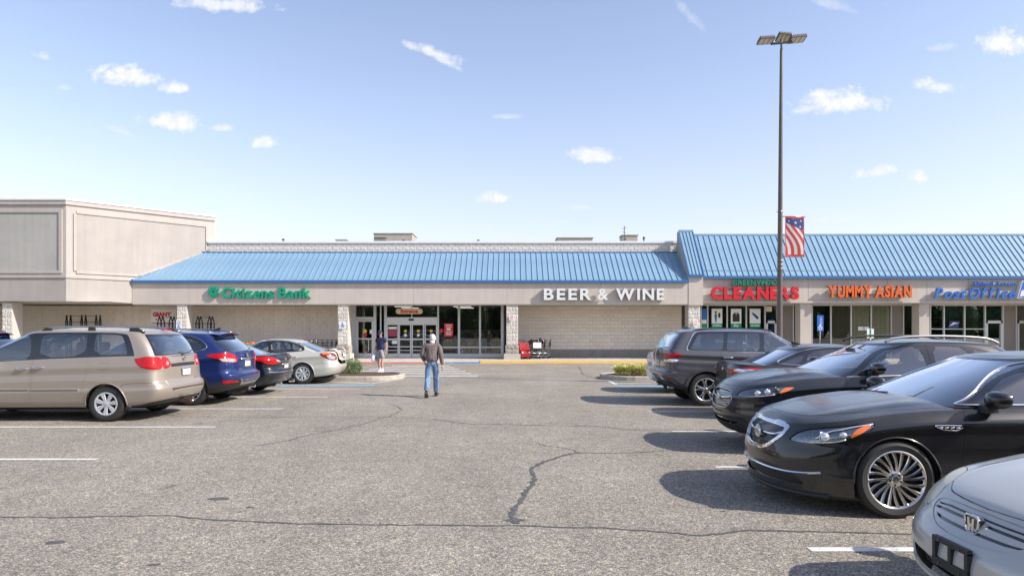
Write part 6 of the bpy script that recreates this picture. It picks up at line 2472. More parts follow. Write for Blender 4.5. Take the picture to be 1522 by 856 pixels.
def column(parent, x0, x1, y0, y1, base=True, fy=FY):
 c = MB().box(x0, x1, y0 - fy + .02, y1 - fy, .15, 3.1).build('column', STUC2, parent)
 w = x1 - x0
 z, row = .92 if base else .15, 0
 k = 0
 while z < 3.06:
  h = min(.196, 3.08 - z)
  cuts = [0, w / 2, w] if row % 2 else [0, w * .28, w * .78, w]
  for a, b in zip(cuts[:-1], cuts[1:]):
   rough_block(b - a - .004, h + .004, .03, int(x0 * 10) + row * 7 + k, 8, 5).build('block', SPLIT, c).location = (x0 + a + .004, y0 - fy + .018, z)
   k += 1
  z += .203
  row += 1
 if base:
  pl_ = MB().box(x0 - .05, x1 + .05, y0 - fy - .04, y1 - fy, .45, .90).build('column_base', SPLITD, c)
  rough_block(w + .09, .20, .05, 5, 9, 3).build('block', SPLITD, pl_).location = (x0 - .045, y0 - fy - .041, .70)
  rough_block(w + .09, .23, .03, 6, 9, 3).build('block', SPLITD, pl_).location = (x0 - .045, y0 - fy - .041, .46)
  MB().box(x0 - .13, x1 + .13, y0 - fy - .12, y1 - fy + .05, .15, .45).build('column_plinth', STUC2, c)
 return c


for (pa, pb2) in ((501.5, 517), (752.5, 770), (1023.5, 1041), (262, 277)):
 column(mid, wx_(pa, FY), wx_(pb2, FY), FY + .06, FY + .80)


def flat_sign(parent, name, x0, x1, z0, z1, y, m, th=.006):
 return MB().box(x0, x1, y - th, y, z0, z1).build(name, m, parent)


def disc_print(parent, name, x, z, y, r, m, hole=0, th=.004, n=20):
 b = MB()
 V = []
 for i in range(n):
  a = 2 * PI * i / n
  V.append((x + r * math.cos(a), y, z + r * math.sin(a)))
 if hole:
  for i in range(n):
   a = 2 * PI * i / n
   V.append((x + hole * math.cos(a), y, z + hole * math.sin(a)))
  b.add(V, [(i, (i + 1) % n, n + (i + 1) % n, n + i) for i in range(n)])
 else:
  b.add(V, [tuple(range(n))])
 return b.build(name, m, parent)


# accessible / no-smoking plates on the columns
s1 = thing('accessible_sign', 'small white and blue wheelchair plate on the column left of the entrance', 'sign', (wx_(509, FY), FY - .0, wz(483, FY)))
flat_sign(s1, 'plate', -.17, .17, -.20, .20, .0, WHITEP)
disc_print(s1, 'wheelchair_symbol', .0, -.05, -.009, .10, BLUEL, .065)
disc_print(s1, 'wheelchair_symbol', -.01, .12, -.009, .035, BLUEL)
MB().box(-.03, .01, -.010, -.008, -.05, .09).build('wheelchair_symbol', BLUEL, s1)
MB().box(-.01, .10, -.011, -.009, -.07, -.04).build('wheelchair_symbol', BLUEL, s1)
s1 = thing('no_smoking_sign', 'small white plate with red ring on the column right of the entrance', 'sign', (wx_(760.5, FY), FY - .0, wz(472, FY)))
flat_sign(s1, 'plate', -.13, .13, -.16, .16, 0, WHITEP)
disc_print(s1, 'red_ring', 0, .03, -.009, .085, REDS, .06)
MB().prism([(-.06, -.025), (-.045, -.04), (.06, .075), (.045, .09)], 'y', -.011, -.009).build('red_bar', REDS, s1)
MB().box(-.10, .10, -.0105, -.009, -.12, -.09).build('print_line', REDS, s1)
s1 = thing('no_smoking_sign', 'small white plate with red ring on the column beside the cleaners', 'sign', (wx_(1034, FY), FY - .0, wz(480, FY)))
flat_sign(s1, 'plate', -.13, .13, -.16, .16, 0, WHITEP)
disc_print(s1, 'red_ring', 0, .03, -.009, .085, REDS, .06)
MB().box(-.10, .10, -.0105, -.009, -.12, -.09).build('print_line', REDS, s1)

# ------------------------------------------------ middle shop front
sf = bpy.data.objects.new('shop_front', None)
COL.objects.link(sf)
sf.parent = mid
SY = WY - .02 - FY


def X(px):
 return (px - 761) * WY / F


def Z(py):
 return CAMH + (491 - py) * WY / F


def bar(parent, x0, x1, z0, z1, m=ALUM, d=.10, name='mullion', yy=0.0):
 return MB().box(x0, x1, SY - d / 2 + yy, SY + d / 2 + yy, z0, z1).build(name, m, parent)


def pane(parent, x0, x1, z0, z1, yy=.01, name='window_pane'):
 return MB().box(x0, x1, SY + yy, SY + yy + .008, z0, z1).build(name, SHOPR if x0 > 23 else SHOPG, parent)


GB = .16
top = Z(455)
for pxl, pxr in ((523, 529.4), (555.5, 559.5), (571.3, 575.2), (650, 652.6), (680.6, 684), (712, 715), (744.5, 748.5)):
 bar(sf, X(pxl), X(pxr), GB, top + .05)
bar(sf, X(523), X(748.5), top + .05, 3.11, ALUM, .14, 'head_frame')
bar(sf, X(565), X(567), GB, top + .05, ALUM, .06)
# small door at left
d = bpy.data.objects.new('swing_door', None)
COL.objects.link(d)
d.parent = sf
x0, x1 = X(529.6), X(555.3)
pane(sf, x0, x1, Z(471), top + .04)
bar(sf, x0, x1, Z(475.5), Z(471), ALUM, .11, 'transom_bar')
bar(d, x0, x0 + .12, GB, Z(476), ALUD, .06, 'door_stile')
bar(d, x1 - .10, x1, GB, Z(476), ALUD, .06, 'door_stile')
bar(d, x0 + .12, x1 - .1, Z(478), Z(476), ALUD, .06, 'door_rail')
bar(d, x0 + .12, x1 - .1, Z(504.5), Z(502.5), ALUD, .06, 'door_rail')
bar(d, x0 + .12, x1 - .1, GB, Z(525), ALUD, .06, 'door_rail')
pane(d, x0 + .12, x1 - .1, Z(525), Z(478), -.0, 'door_pane')
disc_print(d, 'door_sticker', X(543), Z(492), SY - .06, .11, mat('yellow sticker', (.75, .55, .04), .5))
disc_print(d, 'door_sticker', X(543), Z(497.5), SY - .06, .11, REDS)
flat_sign(d, 'door_notice', X(550), X(554), Z(496), Z(490), SY - .06, WHITEP)
bar(d, X(548), X(549), .5, 1.25, ALUD, .05, 'door_handle', -.08)
# narrow side glazing
pane(sf, X(559.5), X(571.3), .3, top + .04)
bar(sf, X(559.5), X(571.3), GB, .30, ALUM, .09, 'sill_rail')
# sliding doors
x0, x1 = X(575.2), X(650)
pane(sf, x0, x1, Z(471.5), top + .04)
bar(sf, X(611.5), X(613), Z(471.5), top + .04, ALUM, .07)
bar(sf, x0, x1, Z(481.5), Z(471.5), ALUD, .16, 'door_header', -.04)
MB().box(X(608), X(615.5), SY - .16, SY - .11, Z(476.5), Z(473.8)).build('motion_sensor', BLKP, sf)
for (pa, pb2, yy) in ((574.9, 592.6, 0), (593.0, 611.6, -.05), (612.2, 630.6, -.05), (631.2, 649.9, 0)):
 e = bpy.data.objects.new('sliding_door', None)
 COL.objects.link(e)
 e.parent = sf
 a, b = X(pa), X(pb2)
 bar(e, a, a + .065, GB, Z(481.5), ALUD, .05, 'door_stile', yy)
 bar(e, b - .065, b, GB, Z(481.5), ALUD, .05, 'door_stile', yy)
 for (u, v) in ((GB, Z(525.5)), (Z(516), Z(514.5)), (Z(505), Z(503)), (Z(483), Z(481.5)), (Z(521), Z(520))):
  bar(e, a + .065, b - .065, u, v, ALUD, .045, 'door_rail', yy)
 pane(e, a + .065, b - .065, Z(525.5), Z(483), yy, 'door_pane')
 if pa > 592 and pa < 640:
  for (cx, cz, m_) in ((.38, 492, mat('yellow sticker')), (.38, 498, WHITEP)):
   disc_print(e, 'door_sticker', a + cx, Z(cz), SY - .055, .085, m_)
 if pa < 580:
  flat_sign(e, 'door_poster', a + .1, b - .08, Z(500), Z(489.5), SY - .03, mat('store hours poster', (.35, .05, .10), .5))
  flat_sign(e, 'door_poster', a + .1, b - .1, Z(489), Z(485.5), SY - .032, WHITEP)
  flat_sign(e, 'door_poster', a + .3, b - .08, Z(511), Z(506), SY - .032, WHITEP)
# large windows
for (pa, pb2) in ((652.6, 680.6), (684, 712), (715, 744.5)):
 pane(sf, X(pa), X(pb2), Z(526), top + .04)
 bar(sf, X(pa), X(pb2), Z(517), Z(515), ALUM, .09, 'mid_rail')
 bar(sf, X(pa), X(pb2), GB, Z(525.5), ALUM, .11, 'sill_rail')
p = flat_sign(sf, 'window_poster', X(660.3), X(673.5), Z(500.3), Z(480.8), SY - .01, REDS)
for (a, b, c, d2, m_) in ((662, 672, 483.5, 482.5, CREAM), (663, 671, 486, 485, WHITEP), (664, 670, 491, 487.5, CREAM), (662, 672, 494, 493, WHITEP), (663, 671, 497.5, 495.5, CREAM)):
 flat_sign(p, 'poster_print', X(a), X(b), Z(c), Z(d2), SY - .0175, m_, .002)
disc_print(sf, 'window_sticker', X(656), Z(491.5), SY - .0, .11, REDS)
# interior
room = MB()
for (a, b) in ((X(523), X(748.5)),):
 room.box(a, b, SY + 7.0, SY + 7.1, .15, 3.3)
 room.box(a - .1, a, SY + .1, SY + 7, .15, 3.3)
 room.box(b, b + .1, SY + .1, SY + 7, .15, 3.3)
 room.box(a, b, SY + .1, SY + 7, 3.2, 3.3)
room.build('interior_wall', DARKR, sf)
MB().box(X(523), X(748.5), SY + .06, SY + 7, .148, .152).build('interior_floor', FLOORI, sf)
goods = [mat('goods colour %s' % n_, c_, .5) for n_, c_ in (('red', (.45, .04, .03)), ('yellow', (.55, .40, .05)), ('green', (.05, .25, .08)), ('white', (.6, .6, .58)), ('blue', (.05, .12, .35)), ('brown', (.2, .11, .05)))]
rg_ = random.Random(21)
for (sx0, sx1, sy) in ((-3.4, -.8, 4.0), (-7.6, -5.6, 5.0), (-5.2, -3.9, 5.5)):
 shf = MB()
 shf.box(sx0, sx1, SY + sy + .4, SY + sy + .45, .15, 1.75)
 for z in (.3, .75, 1.2, 1.65):
  shf.box(sx0, sx1, SY + sy, SY + sy + .42, z, z + .03)
 so2 = shf.build('display_shelf', mat('shelf steel', (.35, .34, .32), .5), sf)
 for gm_ in goods:
  q = MB()
  for _ in range(16):
   x = rg_.uniform(sx0, sx1 - .2)
   z = rg_.choice((.33, .78, 1.23))
   q.box(x, x + rg_.uniform(.08, .22), SY + sy - .01 - rg_.random() * .02, SY + sy + .35, z, z + rg_.uniform(.15, .34))
  o = q.build('goods', gm_, so2)
  o['kind'] = 'stuff'
lamps = MB()
for y in (3.0, 5.6):
 for x in (-7.2, -3.6):
  lamps.box(x, x + 1.1, SY + y, SY + y + .12, 3.14, 3.18)
lamps.build('ceiling_light', mat('lit tube', (.9, .9, .85), .5, emit=((1, .93, .8), .8)), sf)

# Entrance sign
t = thing('entrance_sign', 'cream pill shaped Entrance sign with red letters above the sliding doors', 'sign', (X(608.8), WY - .12, Z(462.7)))
pill = stadium(-.76, .76, -.155, .155, .154, 8)
MB().prism(pill, 'y', -.03, .03).build('sign_face', CREAM, t)
MB().prism(stadium(-.70, .70, -.125, .125, .12, 8), 'y', -.034, -.031).build('sign_border', REDS, t)
MB().prism(stadium(-.685, .685, -.112, .112, .11, 8), 'y', -.037, -.035).build('sign_inner', CREAM, t)
e = text_mesh('sign_text', 'Entrance', .27, REDS, t, .003, .012, align='CENTER', sx=1.02)
e.location = (0, -.042, -.085)
e.rotation_euler = (PI / 2, 0, 0)

# ------------------------------------------------ signs made of separate letters


def letter_sign(parent, txt, x0, x1, z0, z1, y, m, ext=.06, offset=.02, shear=0, name='letter', back=None, gap=.085, serif=False):
 """each character a mesh of its own, fitted between x0 and x1"""
 out = []
 x = 0
 meas = []
 for ch in txt:
  if ch == ' ':
   x += .28
   continue
  o = text_mesh(name, ch, 1.0, m, parent, 1.0, offset, shear)
  co = [v.co for v in o.data.vertices]
  a, b = min(c.x for c in co), max(c.x for c in co)
  meas.append((o, x - a, x, x + b - a, ch))
  x += b - a + gap
 tw = x - gap
 k = (x1 - x0) / tw
 caps = [o for (o, _, _, _, c) in meas if c.isupper()]
 ch_ = max(v.co.y for v in caps[0].data.vertices)
 kz = (z1 - z0) / ch_
 if serif:
  for (o, dx_, xa, xb, ch) in meas:
   co = [v.co for v in o.data.vertices]
   a, b = min(c.x for c in co), max(c.x for c in co)
   w = .05
   S = []
   e_ = .075
   if ch in 'YUMN':
    S += [(a - e_, a + .20, ch_ - w, ch_), (b - .20, b + e_, ch_ - w, ch_)]
   if ch in 'MA':
    S += [(a - e_, a + .20, 0, w), (b - .20, b + e_, 0, w)]
   if ch == 'Y':
    S += [((a + b) / 2 - .17, (a + b) / 2 + .17, 0, w)]
   if ch == 'I':
    S += [(a - e_, b + e_, 0, w), (a - e_, b + e_, ch_ - w, ch_)]
   if ch == 'N':
    S += [(a - e_, a + .20, 0, w)]
   if ch == 'S':
    S += [(b - .07, b, ch_ - .22, ch_), (a, a + .07, 0, .22)]
   bm = bmesh.new()
   bm.from_mesh(o.data)
   for (p, q, r, s_) in S:
    mb = MB().box(p, q, -1.002, 1.002, r, s_)
    vs = [bm.verts.new((v[0], v[2], v[1])) for v in mb.v]
    for f_ in mb.f:
     bm.faces.new([vs[i] for i in f_])
   bmesh.ops.recalc_face_normals(bm, faces=bm.faces)
   bm.to_mesh(o.data)
   bm.free()
 for (o, dx_, xa, xb, ch) in meas:
  o.data.transform(Matrix.Diagonal((k, kz, ext / 2, 1)))
  o.location = (x0 + dx_ * k, y, z0)
  o.rotation_euler = (PI / 2, 0, 0)
  if back:
   # returns: same outline in the dark side metal just behind the face
   me = o.data.copy()
   me.transform(Matrix.Diagonal((1, 1, 1.6, 1)))
   me.materials.clear()
   me.materials.append(back)
   r = link('letter_return', me, o)
   r.location = (0, 0, -ext * 1.35)
  out.append(o)
 return out


s = thing('bank_sign', 'green Citizens Bank letters and emblem on the fascia', 'sign', (0, FY, 0))
letter_sign(s, 'Citizens', wx_(331, FY), wx_(407.5, FY), wz(442.7, FY), wz(427.3, FY), -.10, GREENL, .05, .03, back=GREEND)
letter_sign(s, 'Bank', wx_(415, FY), wx_(462.5, FY), wz(442.7, FY), wz(427.3, FY), -.10, GREENL, .05, .03, back=GREEND)
em = bpy.data.objects.new('emblem', None)
COL.objects.link(em)
em.parent = s
em.location = (wx_(318.5, FY), -.1, wz(434, FY))
# eight arrow-like petals round a centre
for k in range(8):
 a = k * PI / 4
 w = .085
 P = [(.09, -.03), (.20, -.10), (.31, -.10), (.31, -.055), (.245, -.03), (.245, .03), (.31, .055), (.31, .10), (.20, .10), (.09, .03)]
 P = [(p[0] * math.cos(a) - p[1] * math.sin(a), p[0] * math.sin(a) + p[1] * math.cos(a)) for p in P]
 P = [(min(max(p[0], -.30), .30), min(max(p[1], -.30), .30)) for p in P]
 MB().prism(P, 'y', -.03, .05).build('emblem_petal', GREENL, em)

s = thing('wine_shop_sign', 'white BEER & WINE letters on the fascia above the block wall', 'sign', (0, FY, 0))
for (w_, pa, pb2) in (('BEER', 808, 878.5), ('&', 888, 904.5), ('WINE', 914.5, 986)):
 if w_ == '&':
  o = text_mesh('letter', '&', .86, WHITEL, s, .05, .015)
  o.location = (wx_(887.5, FY), -.20, wz(445.5, FY))
  o.rotation_euler = (PI / 2, 0, 0)
 else:
  letter_sign(s, w_, wx_(pa, FY), wx_(pb2, FY), wz(445.5, FY), wz(429, FY), -.20, WHITEL, .08, .03, back=GREYR, gap=.17)

# ------------------------------------------------------------------ tall store block at left
blk = thing('tall_store_block', 'tall pale stucco store block with angled corner and recessed panels at left', 'building', (-22.6, 34.6, 0))


def pl(pts, z0, z1, name, m, parent=blk, ox=-22.6, oy=34.6):
 return MB().prism([(a - ox, b - oy) for a, b in pts], 'z', z0, z1).build(name, m, parent)


A = Vector((-22.6, 34.6))
Bp = Vector((-17.35, 39.85))
d45 = (Bp - A).normalized()
n45 = Vector((d45.y, -d45.x))       # outward (towards +x,-y)


def off(p, k):
 return (p[0] + n45.x * k, p[1] + n45.y * k)


def wallseg(z0, z1, name, m, out=0.0, x_l=-36, tmax=None, th=.35, end=None):
 """band that runs along the front then round the 45 degree corner, 'out' metres proud"""
 e = end if end is not None else Bp
 c = (A.x + out * math.tan(math.radians(22.5)), A.y - out)
 b_ = off(e, out)
 bi = off(e, out - th)
 ci = (A.x + (out - th) * math.tan(math.radians(22.5)), A.y - out + th)
 return pl([(x_l, A.y - out), c, b_, bi, ci, (x_l, A.y - out + th)], z0, z1, name, m)


topz = 8.35
wallseg(4.44, topz, 'upper_wall', TALLF)
wallseg(topz - .28, topz - .06, 'cornice', TALLF, .07, th=.30)
wallseg(topz - .06, topz + .03, 'coping', CAPW, .11, th=.50)
canend = A + d45 * 3.03
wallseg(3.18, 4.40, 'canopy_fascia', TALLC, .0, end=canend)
wallseg(4.36, 4.50, 'canopy_ledge', TALLF, .05, th=.30, end=A + d45 * 2.98)
# framed panels: front
zA, zB = wz(403, 34.6) + .10, wz(313, 34.6) + .02


def frame_front(x0, x1, z0, z1):
 y = A.y - 34.6
 for (a, b, c, d_) in ((x0 - .16, x1 + .16, z0 - .14, z0), (x0 - .16, x1 + .16, z1, z1 + .14), (x0 - .16, x0, z0, z1), (x1, x1 + .16, z0, z1)):
  MB().box(a + 22.6, b + 22.6, y - .05, y + .02, c, d_).build('panel_moulding', TALLF, blk)
 MB().box(x0 + 22.6, x1 + 22.6, y - .004, y + .02, z0, z1).build('recessed_panel', STUCG, blk)


frame_front(wx_(-70, 34.6), wx_(88, 34.6), wz(402, 34.6), wz(316, 34.6))
frame_front(-36, wx_(-85, 34.6), wz(402, 34.6), wz(316, 34.6))
# panel on the 45 degree wall; its lower edge rises with the roof slope
tl, tr = .45, 6.9
zt_, zb_ = wz(316, 34.6), wz(402, 34.6)


def P45(t, z, o_):
 p = A + d45 * t
 return (p.x + n45.x * o_ + 22.6, p.y + n45.y * o_ - 34.6, z)


def slab45(poly, o0, o1, name, m):
 n = len(poly)
 V = [P45(t, z, o0) for t, z in poly] + [P45(t, z, o1) for t, z in poly]
 f = [tuple(range(n)), tuple(range(2 * n - 1, n - 1, -1))] + [(i, i + n, (i + 1) % n + n, (i + 1) % n) for i in range(n)]
 return MB().add(V, f).build(name, m, blk)


tb = 3.35           # where the lower edge starts to rise
panel = [(tl, zb_), (tb, zb_), (tr, zb_ + 1.55), (tr, zt_), (tl, zt_)]
slab45(panel, -.02, .004, 'recessed_panel', STUCP)
for i in range(5):
 a, b = Vector(panel[i]), Vector(panel[(i + 1) % 5])
 dd = (b - a).normalized()
 nn = Vector((dd.y, -dd.x)) * .13
 e1 = dd * .0
 slab45([tuple(a - e1), tuple(b + e1), tuple(b + nn), tuple(a + nn)], -.02, .05, 'panel_moulding', TALLF)
# end of the screen wall and things behind it
pl([(-17.62, 39.95), (-17.42, 39.95), (-17.42, 40.2), (-17.62, 40.2)], 6.8, 8.15, 'end_flashing', mat('grey flashing', (.42, .44, .46), .5))
# underside and store columns
MB().box(-14, 2.1, .3, 4.6, 3.17, 3.18).build('soffit', SOFF, blk)
for (pa, pb2) in ((3, 18), (-80, -64)):
 column(blk, wx_(pa, 34.75) + 22.6, wx_(pb2, 34.75) + 22.6, 34.75, 35.5, True, 34.6)

# ------------------------------------------------------------------ right-hand row of shops
RYF = 37.15
rgt = thing('shop_row', 'right hand row of shops with steep blue metal roof and cleaners, restaurant, post office signs', 'building', (0, FY, 0))
E2 = (37.0, 4.60)
R2 = (39.2, 7.13)
full2 = seam_panel(.322, E2[0] - FY, E2[1], R2[0] - FY, R2[1]).mesh('roof_panel', ROOFB)
x = 10.32
while x < 37:
 link('roof_panel', full2, rgt, (x, 0, 0))
 x += .322
wing = seam_panel(.19, FY - .08 - FY, 4.65, 38.95 - FY, 7.33).mesh('roof_panel', ROOFB)
for k in range(4):
 link('roof_panel', wing, rgt, (9.54 + k * .19, 0, 0))
MB().box(10.3, 37.2, E2[0] - FY - .06, E2[0] - FY + .03, E2[1] - .10, E2[1] + .05).build('gutter', ROOFD, rgt)
MB().box(9.5, 10.33, -.14, -.06, 4.56, 4.70).build('gutter', ROOFD, rgt)
MB().box(10.3, 37.2, R2[0] - FY - .03, R2[0] - FY + .1, R2[1] - .04, R2[1] + .10).build('ridge_flashing', ROOFB, rgt)
MB().box(9.5, 10.33, 38.9 - FY, 39.05 - FY, 7.28, 7.42).build('ridge_flashing', ROOFB, rgt)
# snow guard rail
u = .13
sg = MB().tube([(10.4, E2[0] - FY + .28, E2[1] + .28 * 1.15 + .06), (37, E2[0] - FY + .28, E2[1] + .28 * 1.15 + .06)], .012, 5)
sg.build('snow_guard_rail', ROOFB, rgt)
# wing wall left face and blue edge
MB().prism([(-.06, 4.60), (-.06, 4.66), (2.2, 7.34), (2.6, 7.34), (2.6, 4.60)], 'x', 9.505, 9.56).build('wing_wall', STUCG, rgt)
ed_ = MB().tube([(9.53, -.10, 4.66), (9.53, 2.22, 7.36)], .04, 4)
ed_.build('wing_edge_trim', ROOFD, rgt)
MB().prism([(.3, 4.62), (2.4, 7.05), (2.4, 4.62)], 'x', 10.29, 10.315).build('wing_wall', STUCG, rgt)
MB().tube([(10.31, -.08, 4.68), (10.31, 2.22, 7.36)], .035, 4).build('wing_edge_trim', ROOFD, rgt)
# fascia panels
fx = [10.284, 11.8, 13.96, 16.12, 18.27, 20.42, 22.58, 24.83, 27.0, 29.15, 31.3, 33.5, 36.9]
for a, b in zip(fx[:-1], fx[1:]):
 MB().bbox(a + .008, b - .008, RYF - FY, RYF - FY + .25, 3.30, 4.56, .006).build('fascia_panel', STUC, rgt)
MB().box(10.284, 36.9, RYF - FY - .05, RYF - FY + .25, 3.19, 3.297).build('fascia_ledge', STUC, rgt)
MB().box(10.284, 36.9, RYF - FY + .02, RYF - FY + .26, 3.3, 4.55).build('fascia_backing', MORT, rgt)
MB().box(10.284, 36.9, RYF - FY + .26, WY + .1 - FY, 3.20, 3.24).build('soffit', SOFF, rgt)
# parapet edge behind ridge
# piers
for (pa, pb2) in ((1189, 1205.5), (1365.5, 1380.5), (1560, 1577)):
 c = MB().box(wx_(pa, 37.3), wx_(pb2, 37.3), 37.25 - FY, 37.95 - FY, .15, 3.2).build('column', STUC, rgt)
 MB().box(wx_(pa, 37.3) - .05, wx_(pb2, 37.3) + .05, 37.2 - FY, 38.0 - FY, .15, .5).build('column_plinth', STUC2, c)
rf = bpy.data.objects.new('shop_front', None)
COL.objects.link(rf)
rf.parent = rgt
TOP2 = 3.16
MB().box(10.28, 37, SY - .06, SY + .10, TOP2 - .06, 3.24).build('head_frame', ALUM, rf)
# solid wall strips between shops
GREYW = mat('grey infill wall', (.36, .34, .31), .9)
BROWNW = mat('taupe door panel', (.25, .22, .19), .7)
for (a, b, m_) in ((1163, 1177.5, BROWNW), (1186, 1206, GREYW), (1326, 1341, BROWNW), (1358, 1382, GREYW), (1491.5, 1508.5, BROWNW)):
 MB().box(X(a), X(b), SY - .02, SY + .12, .15, TOP2 - .06).build('wall', m_, rf)
for px in (1041.5, 1051.5, 1080.4, 1108.8, 1136.6, 1154.5, 1162, 1178.5, 1184.5, 1206.5, 1234.4, 1264.4, 1294.3, 1324.3, 1342, 1357.6, 1382, 1402.4, 1433, 1463.5, 1490, 1509.5, 1540, 1570, 1600):
 bar(rf, X(px) - .035, X(px) + .035, .15, TOP2 - .06, ALUM, .10)
for (a, b) in ((1041.5, 1136.6), (1206.5, 1324.3), (1342, 1357.6), (1382, 1463.5), (1510, 1600), (1137, 1154), (1463.5, 1490), (1154.5, 1162), (1178.5, 1184.5)):
 pane(rf, X(a), X(b), .4, TOP2 - .06)
 bar(rf, X(a), X(b), .15, .4, ALUM, .11, 'sill_rail')
for (a, b) in ((1206.5, 1324.3), (1382, 1463.5)):
 bar(rf, X(a), X(b), Z(489.5), Z(488.2), ALUM, .09, 'mid_rail') if a > 1300 else None
for (a, b) in ((1138, 1153.5), (1464.5, 1489), (1511, 1530)):
 e = bpy.data.objects.new('shop_door', None)
 COL.objects.link(e)
 e.parent = rf
 bar(e, X(a), X(b), Z(480.5), Z(476.5), ALUD, .12, 'door_rail')
 bar(e, X(a), X(a) + .1, .15, Z(476.5), ALUD, .12, 'door_stile')
 bar(e, X(b) - .1, X(b), .15, Z(476.5), ALUD, .12, 'door_stile')
flat_sign(rf, 'window_notice', X(1138.5), X(1147), Z(463), Z(455.5), SY - .01, CREAM)
for (a, b) in ((1275, 1283), (1284, 1291)):
 flat_sign(rf, 'window_notice', X(a), X(b), Z(491), Z(485.5), SY - .01, WHITEP)
# pleated blinds of the restaurant
for (a, b, m_) in ((1236, 1263.5, mat('brown blind', (.24, .18, .11), .8)), (1266, 1293, mat('tan blind', (.80, .68, .48), .8)), (1296, 1323, mat('tan blind')), (1383.5, 1401, mat('brown blind'))):
 q = MB()
 n_ = 14
 for i in range(n_):
  xa, xb = X(a) + (X(b) - X(a)) * i / n_, X(a) + (X(b) - X(a)) * (i + 1) / n_
  q.quad((xa, SY + .06, .4), (xb, SY + .09, .4), (xb, SY + .09, TOP2 - .08), (xa, SY + .06, TOP2 - .08))
 q.build('window_blind', m_, rf)
rm = MB()
rm.box(10.3, 37, SY + 5.0, SY + 5.1, .15, 3.3)
rm.box(10.3, 37, SY + .1, SY + 5, 3.2, 3.3)
for px in (1041, 1206, 1382, 1509):
 rm.box(X(px) - .1, X(px) - .02, SY + .12, SY + 5, .15, 3.2)
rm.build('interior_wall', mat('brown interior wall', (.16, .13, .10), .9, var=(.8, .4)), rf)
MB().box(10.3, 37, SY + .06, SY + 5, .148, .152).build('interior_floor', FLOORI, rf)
for (cx, cz) in ((11.2, 1.0), (13.3, 1.0), (18, .9)):
 MB().bbox(cx, cx + 1.6, SY + 2.2, SY + 2.8, .15, cz, .02).build('counter', mat('counter wood', (.22, .12, .06), .6), rf)

# posters of the cleaners
POSG = mat('poster green', (.0, .30, .11), .5)


def poster(px0, px1, label, kind):
 t = thing('window_poster', label, 'poster', (X((px0 + px1) / 2), WY - .035, Z(487)), 0)
 w = X(px1) - X(px0)
 h = Z(458.8) - Z(487)
 MB().box(-w / 2, w / 2, -.004, 0, .24, h).build('poster_sheet', WHITEP, t)
 MB().box(-w / 2, w / 2, -.004, 0, 0, .239).build('green_band', POSG, t)
 MB().box(-w * .4, w * .4, -.007, -.005, .10, .15).build('poster_lettering', WHITEP, t) if kind != 'suit' else None
 if kind == 'suit':
  o = text_mesh('poster_lettering', 'Dry', .16, WHITEP, t, .001, .01, align='CENTER')
  o.location = (0, -.007, .07)
  o.rotation_euler = (PI / 2, 0, 0)
  MB().prism([(-.20, .34), (-.20, .72), (-.14, .82), (-.04, .88), (0, .72), (.04, .88), (.14, .82), (.20, .72), (.20, .34)], 'y', -.009, -.006).build('jacket_print', BLKP, t)
  MB().prism([(-.03, .86), (0, .68), (.03, .86)], 'y', -.011, -.0095).build('shirt_print', WHITEP, t)
 elif kind == 'tailor':
  MB().prism([(-.12, .30), (-.13, .62), (-.01, .62), (-.02, .30), (-.05, .30), (-.07, .5), (-.09, .30)], 'y', -.009, -.006).build('trouser_print', BLUEL, t)
  MB().prism([(-.15, .62), (-.13, .80), (-.01, .80), (.02, .62)], 'y', -.009, -.006).build('shirt_print', POSG, t)
  disc_print(t, 'head_print', -.07, .88, -.009, .06, BLKP)
  MB().prism([(.10, .55), (.06, .72), (.09, .85), (.17, .85), (.20, .72), (.16, .55)], 'y', -.009, -.006).build('dummy_print', BLKP, t)
 else:
  MB().prism([(-.19, .80), (-.12, .88), (.19, .62), (.16, .48), (.05, .52)], 'y', -.009, -.006).build('garment_print', BLUEL, t)
  MB().prism([(-.10, .72), (-.04, .80), (.20, .55), (.12, .48)], 'y', -.012, -.0095).build('garment_print', BLUED, t)


poster(1057.5, 1073.3, 'white poster with a tailor figure over a green band, first of the cleaners posters', 'tailor')
poster(1086, 1101.6, 'white poster with a black suit jacket over a green band', 'suit')
poster(1114, 1130, 'white poster with folded blue garments over a green band', 'shirts')
t = thing('window_poster', 'narrow blue and green poster at the corner window beside the column', 'poster', (X(1046.5), WY - .035, Z(487)))
MB().box(-.14, .14, -.004, 0, .45, 1.08).build('poster_sheet', BLUEL, t)
MB().box(-.14, .14, -.004, 0, .24, .449).build('poster_band', WHITEP, t)
MB().box(-.14, .14, -.004, 0, 0, .239).build('green_band', POSG, t)
# postal eagle on the window
t = thing('window_decal', 'blue postal eagle decal on the post office window', 'decal', (X(1417), WY - .03, Z(482)))
MB().prism([(-.32, -.20), (-.22, .18), (.36, .18), (.30, .02), (.24, -.20)], 'y', -.003, 0).build('decal_field', BLUED, t)
MB().prism([(-.25, -.10), (-.02, .12), (.10, .10), (.30, .06), (.08, .02), (-.02, -.02)], 'y', -.006, -.0035).build('eagle_shape', WHITEP, t)

# wall signs on raceways


def raceway(parent, x0, x1, z0, z1, y0=-.22):
 MB().bbox(x0, x1, y0, 0, z0, z1, .01).build('raceway', STUC, parent)


def RX(px, Y=36.85):
 return (px - 761) * Y / F


def RZ_(py, Y=36.85):
 return CAMH + (491 - py) * Y / F


